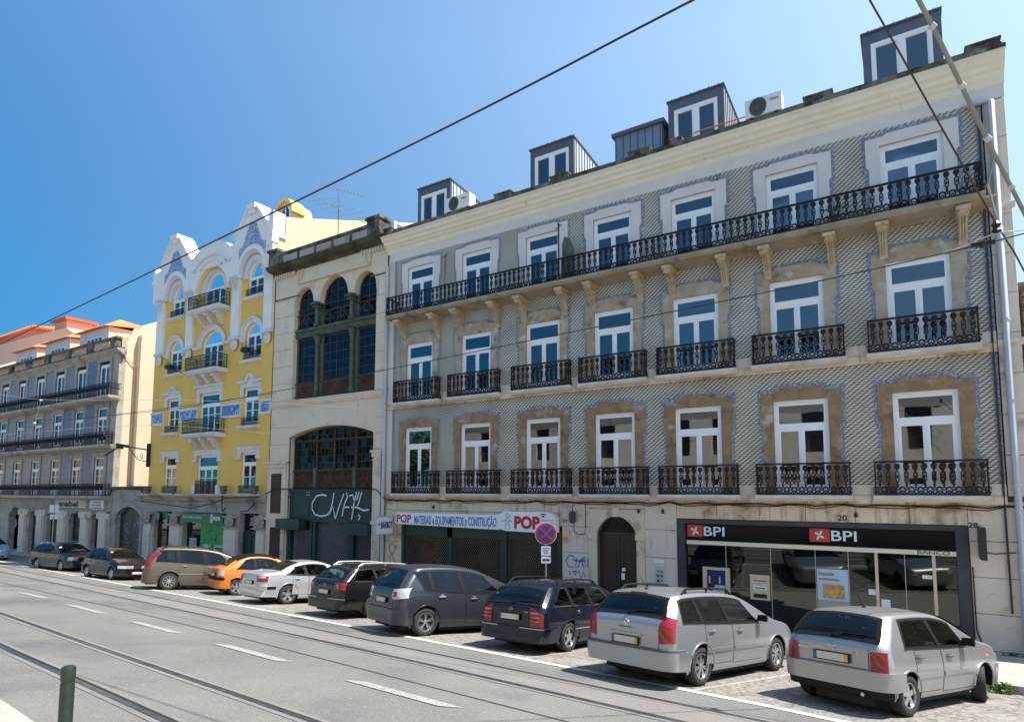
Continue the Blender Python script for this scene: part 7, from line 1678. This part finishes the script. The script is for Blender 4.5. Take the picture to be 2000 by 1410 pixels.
# 3 navy estate
root, C = carvehicle('dark navy estate car with striped red tail lamps and five spoke wheels', (-7.17, 12.17, 84, 1.0), dict(
    paint='paint_navy', W=1.728, R=.31, wb=2.715, zb=.18, rc=.19, rcf=.5, rw=.72, spokes=5, style='star',
    prof=[(-1.02,.84),(-1.0,.93),(-.93,1.0),(-.62,1.27),(-.45,1.37),(-.15,1.415),(.6,1.43),(1.3,1.40),(1.7,1.31),(2.2,1.08),(2.5,.95),(2.8,.90),(3.3,.82),(3.48,.72),(3.52,.6)],
    belt=[(-1.0,.93),(0,.93),(1.2,.91),(2.5,.90),(3.5,.78)], roof_m=.08, glass='glass_tint',
    wins=[(-.62,-.22,.06,-.04,0),(.16,.06,.86,.76,0),(.94,.84,1.9,1.45,0)], dlo=(-.70,-.30,2.02,1.58), dlo_mat='chrome', doors=[(.14,.98,.30,.32),(.99,2.08,.27,1.25)], mirror=1.95, handle='paint_navy',
    strip=(.47,.49,'chrome'), ws=(1.62,2.46,.08), rw_=(-.95,-.62,.04), rb=(.24,.52,1.2,.055,'paint_navy'), rear_bands=[(.515,.53,.3,1.15,.062,'chrome')],
    tail=[(.56,.94,.52,.80,'lamp_red',lambda u,v,z: .56+(z-.56)*(1-.35*u)),(.66,.675,.53,.72,'lamp_clear'),(.74,.755,.53,.72,'lamp_clear'),(.82,.835,.53,.70,'lamp_clear')], gate=(.54,.93,.50), plate=(.72,'paint_navy'), rails=(-.35,1.4,'trim_black')))
badge_disc(C, root, 0, .87, .04, kind='star'); badge_text(C, root, 'CDI', -.34, .82, .03, .12)
# 4 slate MPV
root, C = carvehicle('dark grey people carrier with clear round tail lamps', (-10.71, 11.8, 69.5, 1.0), dict(
    paint='paint_slate', W=1.79, R=.33, wb=2.78, zb=.19, rc=.24, rcf=.55, rw=.73, spokes=5, style='twin',
    prof=[(-.76,.94),(-.75,1.04),(-.66,1.18),(-.42,1.50),(-.30,1.57),(.1,1.61),(.8,1.62),(1.4,1.57),(1.9,1.42),(2.5,1.18),(2.9,1.02),(3.1,.96),(3.45,.85),(3.62,.72),(3.66,.6)],
    belt=[(-.8,1.10),(0,1.05),(1.2,.98),(2.6,.96),(3.6,.8)], roof_m=.09, glass='glass_tint',
    wins=[(-.05,-.32,.10,.04,0),(.20,.12,1.0,.90,0),(1.08,.98,2.3,1.65,0)], dlo=(-.10,-.44,2.46,1.8), doors=[(.22,1.10,.30,.42),(1.11,2.2,.27,1.35)], mirror=2.2, handle='chrome',
    ws=(1.75,2.86,.08), rw_=(-.70,-.43,.05), rb=(.28,.62,1.1,.05,'paint_slate'),
    tail=[(.84,1.08,.56,.98,'lamp_clear',lambda u,v,z: z+.05*u),(.90,1.02,.60,.70,'lamp_red')], gate=(.62,1.08,.58), plate=(.80,), aerial=None))
# 5 black estate
root, C = carvehicle('black estate car with round red and white tail lamps and a chrome framed side window', (-14.21, 13.35, 80, 1.0), dict(
    paint='paint_black', W=1.82, R=.33, wb=2.71, zb=.18, rc=.20, rcf=.5, rw=.73, spokes=9, style='twin',
    prof=[(-1.13,.93),(-1.11,1.02),(-1.0,1.10),(-.75,1.34),(-.6,1.43),(-.3,1.475),(.6,1.50),(1.3,1.47),(1.7,1.38),(2.3,1.12),(2.6,1.0),(2.9,.95),(3.4,.86),(3.6,.74),(3.64,.6)],
    belt=[(-1.1,1.02),(0,1.0),(1.2,.96),(2.6,.94),(3.6,.8)], roof_m=.09, glass='glass_tint',
    wins=[(-.75,-.62,.05,-.05,0),(.12,.02,.9,.8,0),(.98,.88,2.0,1.55,0)], dlo=(-.84,-.72,2.12,1.68), dlo_mat='chrome', doors=[(.14,1.0,.30,.35),(1.01,2.12,.27,1.28)], mirror=2.05,
    ws=(1.64,2.55,.08), rw_=(-1.0,-.76,.12), rb=(.26,.58,1.2,.055,'paint_black'), rear_bands=[(.545,.56,.3,1.3,.06,'chrome')],
    tail=[(.80,1.0,.52,.90,'lamp_red'),(.84,.95,.60,.70,'lamp_clear')], gate=(.60,1.02,.52), plate=(.72,), aerial=-.5, rails=(-.5,1.45,'paint_white_silver')))
badge_disc(C, root, 0, .90, .05)
# 6 silver saloon
root, C = carvehicle('silver four door saloon with red tail lamps and five spoke alloy wheels', (-18.8, 13.9, 80, 1.0), dict(
    paint='paint_white_silver', W=1.77, R=.32, wb=2.65, zb=.19, rc=.26, rcf=.5, rw=.70, spokes=5, style='wide', rimr=.70,
    prof=[(-.98,.88),(-.96,.97),(-.88,1.01),(-.45,1.06),(-.25,1.10),(.10,1.27),(.4,1.37),(.8,1.42),(1.2,1.42),(1.6,1.34),(2.1,1.12),(2.4,.99),(2.7,.94),(3.2,.86),(3.45,.74),(3.5,.6)],
    belt=[(-1.0,.96),(0,.97),(1.2,.94),(2.5,.92),(3.5,.78)], roof_m=.085, glass='glass_car',
    wins=[(-.12,.24,.60,.52,0),(.68,.60,1.75,1.38,0)], dlo=(-.22,.16,1.88,1.5), doors=[(.12,.72,.32,.30),(.73,1.85,.29,1.0)], mirror=1.85,
    ws=(1.5,2.36,.08), rw_=(-.26,.38,.12), rb=(.26,.60,1.2,.05,'chrome'), rear_bands=[(.60,.80,0,.52,.012,'chrome')],
    tail=[(.74,.93,.54,.92,'lamp_red'),(.86,.93,.60,.82,'lamp_clear')], plate=(.70,), wiper=False))
# 7 orange convertible
root, C = carvehicle('orange small car with a black folding roof', (-22.52, 14.6, 70, 1.0), dict(
    paint='paint_orange', W=1.70, R=.305, wb=2.46, zb=.19, rc=.24, rcf=.5, rw=.72, spokes=5, style='flat',
    prof=[(-.66,.88),(-.65,.96),(-.55,1.0),(-.42,1.04),(-.2,1.22),(.1,1.40),(.45,1.49),(.9,1.52),(1.3,1.47),(1.7,1.30),(2.1,1.08),(2.35,.98),(2.8,.88),(3.1,.78),(3.2,.62)],
    belt=[(-.6,.97),(0,.97),(1.2,.94),(2.4,.92),(3.2,.8)], roof_m=.12, glass='glass_tint',
    wins=[(-.05,.28,.60,.55,0),(.68,.62,1.75,1.42,0)], dlo=(-.3,-.0,1.9,1.55), doors=[(.60,1.75,.29,.95)], mirror=1.75, handle='paint_orange',
    ws=(1.46,2.3,.08), rw_=(-.36,.0,.12), rb=(.26,.60,1.1,.06,'paint_orange'), rear_bands=[(.56,.66,0,.9,.066,'trim_black')],
    tail=[(.72,.92,.56,.86,'lamp_clear'),(.74,.86,.50,.58,'lamp_red')], plate=(.74,), wiper=False))
oplace(C.topp(-.05, 1.42, -.02, .010, 24, 12), 'folding_roof', 'trim_black', root)
# 8 bronze MPV
root, C = carvehicle('bronze grey seven seat people carrier with tall red tail lamps', (-25.9, 13.97, 63, 1.0), dict(
    paint='paint_bronze', W=1.83, R=.34, wb=2.73, zb=.19, rc=.26, rcf=.6, rw=.76, spokes=10, style='thin',
    prof=[(-.92,1.0),(-.91,1.08),(-.82,1.24),(-.62,1.52),(-.45,1.62),(0,1.65),(.8,1.66),(1.5,1.60),(2.0,1.46),(2.6,1.22),(3.0,1.04),(3.2,.97),(3.5,.86),(3.62,.76),(3.67,.62)],
    belt=[(-.9,1.10),(0,1.08),(1.2,1.02),(2.6,1.0),(3.6,.82)], roof_m=.09, glass='glass_tint',
    wins=[(-.55,-.42,.20,.12,0),(.32,.24,1.18,1.08,0),(1.26,1.16,2.4,1.75,0)], dlo=(-.62,-.50,2.6,1.9), doors=[(.30,1.22,.32,.50),(1.23,2.3,.29,1.45)], mirror=2.3, handle='chrome',
    strip=(.62,.645,'chrome'), ws=(1.8,2.95,.08), rw_=(-.84,-.6,.10), rb=(.26,.60,1.2,.05,'paint_bronze'),
    tail=[(.88,1.45,.68,.90,'lamp_red')], gate=(.62,1.05,.62), plate=(.78,), rails=(-.4,1.5,'trim_black')))
# 9 black hatchback facing the camera side
root, C = carvehicle('black small hatchback with slanted clear headlights facing down the street', (-34.1, 15.2, 0, 1.0), dict(
    paint='paint_black', W=1.65, R=.29, wb=2.44, zb=.18, rc=.22, rcf=.6, rw=.72, spokes=7, style='wide',
    prof=[(-.60,.86),(-.58,.95),(-.45,1.12),(-.2,1.32),(.1,1.40),(.8,1.43),(1.2,1.38),(1.6,1.22),(2.05,1.0),(2.3,.92),(2.8,.80),(3.05,.68),(3.15,.52)],
    belt=[(-.6,.92),(.3,.90),(1.2,.88),(2.2,.87),(3.1,.6)], roof_m=.075, wins=[(.0,.04,.72,.64,0),(.80,.72,1.75,1.35,0)], dlo=(-.06,0,1.86,1.45), doors=[(.16,.80,.30,.30),(.81,1.85,.27,1.05)], mirror=1.65,
    ws=(1.3,2.1,.06), rw_=(-.45,-.2,.1), rb=(.28,.58,1.05,.05), fb=(.22,.52,.95,.04,'paint_black'), tail=[(.70,.95,.56,.72,'lamp_red')], head=[(.55,.68,.18,.80,'lamp_clear'),(.30,.38,.36,.5,'lamp_clear')], plate=(.70,), fplate=.34))
m = MB(); m.box(C.xf-.02, C.xf+.055, -.35, .35, .22, .30); m.build('grille', 'trim_black', root)
m = MB(); m.add([(1.55,-.55,1.275),(1.55,-.45,1.28),(1.62,-.45,1.245),(1.62,-.55,1.24)], [(0,1,2,3)]); m.build('parking_ticket', 'sign_white', root)
# 10 charcoal estate facing the camera side
root, C = carvehicle('charcoal estate car with a windscreen ticket parked behind the black hatchback', (-42.5, 16.2, 3, 1.0), dict(
    paint='paint_charcoal', W=1.75, R=.31, wb=2.70, zb=.19, rc=.2, rcf=.5, rw=.73, spokes=5, style='wide',
    prof=[(-.92,.92),(-.90,1.0),(-.8,1.10),(-.6,1.34),(-.45,1.42),(.5,1.48),(1.2,1.46),(1.6,1.36),(2.2,1.10),(2.5,.98),(2.8,.94),(3.25,.86),(3.45,.76),(3.52,.62)],
    belt=[(-.9,1.0),(0,.97),(1.2,.94),(2.5,.92),(3.5,.78)], roof_m=.085, wins=[(-.6,-.5,-.02,-.08,0),(.06,-.02,.84,.74,0),(.92,.82,1.95,1.5,0)], dlo=(-.66,-.56,2.08,1.6), doors=[(.12,.98,.30,.35),(.99,2.08,.27,1.25)], mirror=1.95, strip=(.50,.54,'paint_charcoal'),
    ws=(1.55,2.45,.08), rw_=(-.8,-.6,.1), rb=(.26,.56,1.2,.05), fb=(.24,.56,1.0,.04,'paint_charcoal'), tail=[(.75,1.1,.62,.8,'lamp_red')], head=[(.62,.80,.38,.84,'lamp_clear')], plate=(.7,), fplate=.46, rails=(-.3,1.3,'chrome')))
m = MB(); m.box(C.xf-.02, C.xf+.05, -.38, .38, .63, .72); m.box(C.xf-.02, C.xf+.06, -.5, .5, .27, .38); m.build('grille', 'trim_black', root)
m = MB(); m.add([(1.8,-.6,1.305),(1.8,-.45,1.31),(1.92,-.45,1.25),(1.92,-.6,1.245)], [(0,1,2,3)]); m.build('parking_ticket', 'sign_white', root)
# 11 pale blue car cut by the left edge
root, C = carvehicle('pale metallic blue car cut off by the left edge facing the camera', (-55.5, 16.6, -4, 1.05), dict(
    paint='paint_sky', W=1.725, R=.31, wb=2.70, zb=.17, rc=.2, rcf=.55, rw=.68, spokes=5, style='wide',
    prof=[(-.85,.98),(-.82,1.08),(-.5,1.2),(0,1.36),(.6,1.47),(1.2,1.49),(1.6,1.42),(2.2,1.16),(2.7,.98),(2.9,.93),(3.3,.82),(3.5,.70),(3.58,.56)],
    belt=[(-.9,.98),(0,.97),(1.2,.93),(2.6,.9),(3.5,.74)], roof_m=.085, wins=[(0,.1,.85,.76,0),(.93,.85,2.1,1.55,0)], dlo=(-.1,0,2.22,1.68), doors=[(.12,.98,.30,.35),(.99,2.1,.27,1.25)], mirror=2.05,
    ws=(1.55,2.7,.06), rw_=(-.5,.2,.1), rb=(.26,.56,1.2,.05), fb=(.2,.54,1.0,.04,'paint_sky'), tail=[(.75,1.1,.62,.8,'lamp_red')], head=[(.60,.76,.36,.86,'lamp_clear')], plate=(.7,), fplate=.42, wiper=False))
m = MB(); m.box(C.xf-.02, C.xf+.05, -.45, .45, .24, .33); m.build('grille', 'trim_black', root)
badge_disc(C, root, 0, .62, .06, x=C.xf+.02, kind='oval')

# ================================================================== street furniture, wires, plants
t = thing('bollard', 'green round topped bollard standing on the near pavement', 'bollard', (-5.1, 2.08, gz(-5.1, 2.08)+.12))
zb_ = gz(-5.1, 2.08)+.12
m = MB(); m.lathe([(.045,0),(.045,.90),(.042,.91),(.042,.92)], (-5.1,2.08,zb_), 24); m.build('post', 'bollard_green', t, smooth=40)
m = MB(); m.lathe([(.043,.92),(.047,.93),(.047,1.0),(.043,1.015),(.03,1.022),(.001,1.025)], (-5.1,2.08,zb_), 24); m.build('cap', 'bollard_green', t, smooth=40)
sx, sy = -9.43, 16.5; sz = gz(sx, sy)+.12
t = thing('no_stopping_sign', 'round blue and red no stopping sign on a grey post by the shop', 'road sign', (sx, sy, sz))
m = MB(); m.tube([(sx,sy,sz),(sx,sy,-.95)], .03, 10); m.build('post', 'post_grey', t)
# the disc faces the oncoming traffic and the camera
d = Vector((-.15-sx*.0, -1, 0)); ang = atan2(sy, -sx*-1)
nx, ny = .50, -.866
def disc(cx, cy, cz, r, off, matn, name, parent, n=28):
    m = MB(); e1 = Vector((-ny, nx, 0)); N = Vector((nx, ny, 0)); c = Vector((cx, cy, cz))+N*off
    V = [c+e1*r*cos(2*pi*k/n)+Vector((0,0,1))*r*sin(2*pi*k/n) for k in range(n)]; B = [v-N*.012 for v in V]
    m.add(V+B, [list(range(n)), list(range(n, 2*n))[::-1]]+[(i,(i+1)%n,n+(i+1)%n,n+i) for i in range(n)]); return m.build(name, matn, parent)
cz = -1.26
dd = disc(sx, sy, cz, .335, .05, 'sign_white', 'sign_disc', t); disc(sx, sy, cz, .322, .055, 'roadsign_red', 'red_ring', dd); disc(sx, sy, cz, .25, .06, 'roadsign_blue', 'blue_field', dd)
m = MB(); e1 = Vector((-ny, nx, 0)); N = Vector((nx, ny, 0)); c = Vector((sx, sy, cz))+N*.066
for s in (1, -1):
    a = (e1+Vector((0,0,s))).normalized(); b = a.cross(N)
    m.add([c+a*.26+b*.025, c+a*.26-b*.025, c-a*.26-b*.025, c-a*.26+b*.025], [(0,1,2,3)]); c = c+N*.001
m.build('red_cross', 'roadsign_red', dd)
def plate3(name, cz, w, h, off, matn, parent, dx=0):
    m = MB(); c = Vector((sx, sy, cz))+N*off+e1*dx; V = [c+e1*a*w/2+Vector((0,0,b*h/2)) for a, b in ((-1,-1),(1,-1),(1,1),(-1,1))]; B = [v-N*.008 for v in V]
    m.add(V+B, [(0,1,2,3),(7,6,5,4),(0,4,5,1),(1,5,6,2),(2,6,7,3),(3,7,4,0)]); return m.build(name, matn, parent)
p1 = plate3('information_plate', -1.78, .29, .28, .05, 'sign_white', t)
for k in range(4): plate3('printed_line', -1.70-.05*k, .22-.03*k, .018, .053, 'terracotta_red' if k == 1 else 'bank_frame', p1)
p2 = plate3('arrow_plate', -2.05, .29, .20, .05, 'sign_white', t); plate3('arrow_shaft', -2.05, .12, .05, .053, 'black', p2)
m = MB(); c = Vector((sx, sy, -2.05))+N*.053
for s in (1, -1): m.add([c+e1*s*.12, c+e1*s*.055+Vector((0,0,.05)), c+e1*s*.055-Vector((0,0,.05))], [(0,1,2)])
m.build('arrow_heads', 'black', p2)
lx, ly = -45.1, 17.05; lz = gz(lx, ly)+.1
t = thing('parking_sign', 'white rectangular sign plates on a thin post far down the street', 'road sign', (lx, ly, lz))
m = MB(); m.tube([(lx,ly,lz),(lx,ly,-.85)], .035, 6); m.build('post', 'post_grey', t)
m = MB(); m.box(lx, lx+.02, ly-.25, ly+.25, -1.35, -.85); m.build('upper_plate', 'sign_white', t); m = MB(); m.box(lx, lx+.02, ly-.2, ly+.2, -1.75, -1.45); m.build('lower_plate', 'sign_white', t)
# lamp on the corner of the yellow building
t = thing('wall_lamp', 'black street lamp on a scrolled arm fixed to the left corner of the yellow building', 'street lamp', (-39.8, 19.9, 2.1))
m = MB(); m.box(-39.85,-39.72,19.8,19.98,1.5,2.95); m.tube([(-39.8,19.9,2.55),(-40.7,19.0,2.75)], .045, 6); m.tube([(-39.8,19.85,1.8),(-40.2,19.5,1.95),(-40.6,19.1,2.65)], .025, 5); m.tube([(-40.0-.2*cos(a)*(1-a/9), 19.6, 2.1+.22*sin(a)*(1-a/9)) for a in [k*.6 for k in range(12)]], .02, 4); m.build('arm', 'cable', t)
m = MB(); m.lathe([(.03,.1),(.14,.02),(.2,-.12),(.22,-.2)], (-40.95,18.75,2.8), 12); m.tube([(-40.6,19.1,2.75),(-41.1,18.6,2.86)], .09, 8); m.build('lamp_head', 'cable', t)
m = MB(); m.tube([(-41.1,18.6,2.6),(-41.6,18.2,2.15)], .04, 6); m.build('lamp_tail', 'cable', t)
# overhead wires
def wire(lbl, pts, r, matn, name='overhead_wire', group='overhead wires'):
    t = thing(name, lbl, 'wire', pts[0], group=group); m = MB(); m.tube(chaikin([tuple(p) for p in pts], 2), r, 6); m.build('cable', matn, t); return t
wire('thick black tram wire rising across the sky from lower left to upper right', [(-60,6.2,1.8),(-35,6.1,3.0),(-19.71,6,3.79),(-12.17,6,4.26),(-7.2,6,4.59),(-3.89,6,4.83),(-1.68,6,5.06),(4,6,5.5),(12,6,5.7)], .0125, 'cable')
wire('thin black wire crossing the facades from the left to the pulley at right', [(-70,11,5.0),(-50,10.8,3.9),(-33.8,10.5,2.95),(-20.81,10.5,2.56),(-14.45,10.5,2.70),(-6.79,10.5,3.03),(-1.51,10.5,3.26),(.87,10.5,3.41),(1.6,10.5,3.5),(8,10.5,4.2)], .009, 'cable')
wire('taut dark span wire dropping steeply at the upper right', [(-.7,7,6.65),(-.15,8,5.79),(1.14,10.5,3.66),(1.47,11,3.17),(2.6,14,1.2)], .012, 'rust_wire')
t = wire('thick grey cable hanging down at the upper right with tape bands', [(-.2,4.2,4.0),(.19,5,3.52),(.37,5.4,3.24),(.55,5.8,2.93),(.7,6.1,2.65),(.88,6.4,2.3),(1.2,7,1.7)], .0165, 'cable_grey')
m = MB()
for q in ((.28,5.2,3.38),(.46,5.6,3.09),(.63,5.95,2.79),(.79,6.25,2.48)): m.tube([(q[0]-.012,q[1]-.012,q[2]+.012),(q[0]+.012,q[1]+.012,q[2]-.012)], .026, 6)
m.build('tape_band', 'pvc_grey', t)
m = MB(); m.tube([(.68,6.05,2.7),(.62,6.05,2.45),(.66,6.07,2.2)], .011, 5); m.build('loose_end', 'cable_grey', t)
wire('short bright span wire running left from the pulley at the right edge', [(.64,10.5,3.41),(1.16,10.5,3.57),(1.43,10.5,3.51),(4,10.5,3.55)], .008, 'cable_steel')
t = thing('wire_pulley', 'small black insulator where the wires meet at the right', 'insulator', (1.14, 10.5, 3.62), group='insulators on the wires')
m = MB(); m.lathe([(.02,-.08),(.06,-.05),(.035,0),(.06,.04),(.03,.09)], (1.14,10.5,3.63), 8); m.build('insulator_body', 'cable', t)
t = thing('wire_pulley', 'flat black clamp on the thin wire left of the insulator', 'insulator', (.95, 10.5, 3.4), group='insulators on the wires')
m = MB(); m.lathe([(.02,-.1),(.045,-.05),(.045,.05),(.02,.1)], (.98,10.5,3.43), 8, axis='y'); m.box(.85,1.12,10.47,10.53,3.41,3.46); m.build('insulator_body', 'cable', t)
wire('pale wire slanting across the balustraded building at the left', [(-48,13,6.1),(-42.16,13,5.32),(-36.72,13,4.55),(-28,13,3.9),(-20,13,3.2),(-15,14,2.7)], .009, 'cable_steel')
wire('dark wire rising from the left edge to the yellow building', [(-46,13,2.95),(-41.7,13,3.03),(-37.33,13,3.36),(-28,13,3.3),(-17.88,13,3.3)], .009, 'cable')
wire('thin span wire running low across the balustraded building', [(-45,13,3.1),(-41.73,13,3.03),(-26.54,13,2.82),(-17.8,13,1.91)], .007, 'cable_steel')
t = thing('wire_hanger', 'short hanger joining two wires over the left building', 'hanger', (-36.9, 13, 4.0)); m = MB(); m.tube([(-36.72,13,4.55),(-37.33,13,3.38)], .010, 5); m.lathe([(.03,-.08),(.07,0),(.03,.08)], (-37.3,13,3.42), 6); m.lathe([(.03,-.05),(.08,0),(.03,.05)], (-36.72,13,4.55), 6); m.build('hanger_rod', 'pvc_grey', t)
# weeds at the kerb and by the wall
def weed(lbl, x, y, n, s):
    z = gz(x, y); t = thing('weed', lbl, 'plant', (x, y, z), group='weeds along the kerb'); m = MB()
    for k in range(n):
        a = random.uniform(0, 2*pi); r = random.random()*s; c = Vector((x+r*cos(a), y+r*.5*sin(a), z+.02+random.random()**1.5*s*.6)); d = Vector([random.uniform(-1,1) for _ in range(3)])*.05*s*3; e = Vector([random.uniform(-1,1) for _ in range(3)])*.025*s*3
        m.add([c-d, c+e, c+d, c-e], [(0,1,2,3)])
    m.build('leaves', 'leaf', t)
weed('green weed tuft growing at the kerb at the right edge', 1.15, 13.9, 260, .24); weed('smaller weed at the kerb beside the front wheel of the small hatchback', 0.72, 14.05, 120, .16); weed('low weed at the foot of the wall by the right corner', 1.9, 19.8, 160, .3)

# ================================================================== the other side of the street (behind the camera, seen in the window panes and lighting the facades)
T = thing('opposite_building', 'long pale stone building across the street behind the camera', 'building', (-8, -4, -1.9))
m = MB(); hs = []; x = -32
while x < 22: hs += [(x,x+1.3,-2.0,.9),(x,x+1.3,2.6,5.2)]; x += 2.9
wall_holes(m, -34, 26, -3, 6.6, -4.0, hs, -.3); m.build('front_wall', 'plaster_warm', T)
m = MB(); m.box(-34, 26, -4.4, -3.7, 6.6, 6.95); m.build('cornice', 'stone', T)
m = MB(); m.box(-34, 26, -4.4, -4.35, -3, 6.6); m.build('dark_openings', 'room', T)
m = MB(); m.box(-34, 26, -14, -4.45, -3, 6.9); m.build('main_block', 'stone_grey', T)
def tree(lbl, x, y, h, r):
    z = gz(x, y); t = thing('street_tree', lbl, 'tree', (x, y, z), group='trees across the street'); m = MB()
    m.tube([(x,y,z),(x+.1,y,z+h*.35),(x,y+.1,z+h*.6)], [.25,.2,.12], 8)
    for k in range(6): a = k*1.05; m.tube([(x,y,z+h*.4),(x+r*.5*cos(a),y+r*.5*sin(a),z+h*.7)], [.12,.04], 5)
    m.build('trunk', 'bark', t); m = MB(); 
    cl = [(x+r*.6*cos(k*2.4)*random.random()**.5, y+r*.6*sin(k*2.4)*random.random()**.5, z+h*.55+random.random()*h*.4, r*random.uniform(.25,.45)) for k in range(16)]
    for k in range(2600):
        c0 = random.choice(cl); v = Vector([random.gauss(0,1) for _ in range(3)]).normalized()*c0[3]*random.random()**.4; c = Vector(c0[:3])+v; d = Vector([random.uniform(-1,1) for _ in range(3)])*.2; e = Vector([random.uniform(-1,1) for _ in range(3)])*.2
        m.add([c-d, c+e, c+d, c-e], [(0,1,2,3)])
    m.build('crown', 'leaf_tree', t)
for i, (x, y, h, r) in enumerate(((-39,-3,8.5,3.4),(-50,-3,10,3.8),(-64,-3,11,4.0),(-82,-2,13,4.8))): tree(('street tree across the road behind the camera, nearest of the row','second street tree across the road behind the camera','third street tree across the road behind the camera','farthest street tree across the road behind the camera')[i], x, y, h, r)
T = thing('ochre_house', 'ochre rendered house across the street beyond the trees', 'house', (-115, -4, -4))
m = MB(); m.box(-150,-90,-10,-4,-4,9); m.build('wall', 'apricot', T)
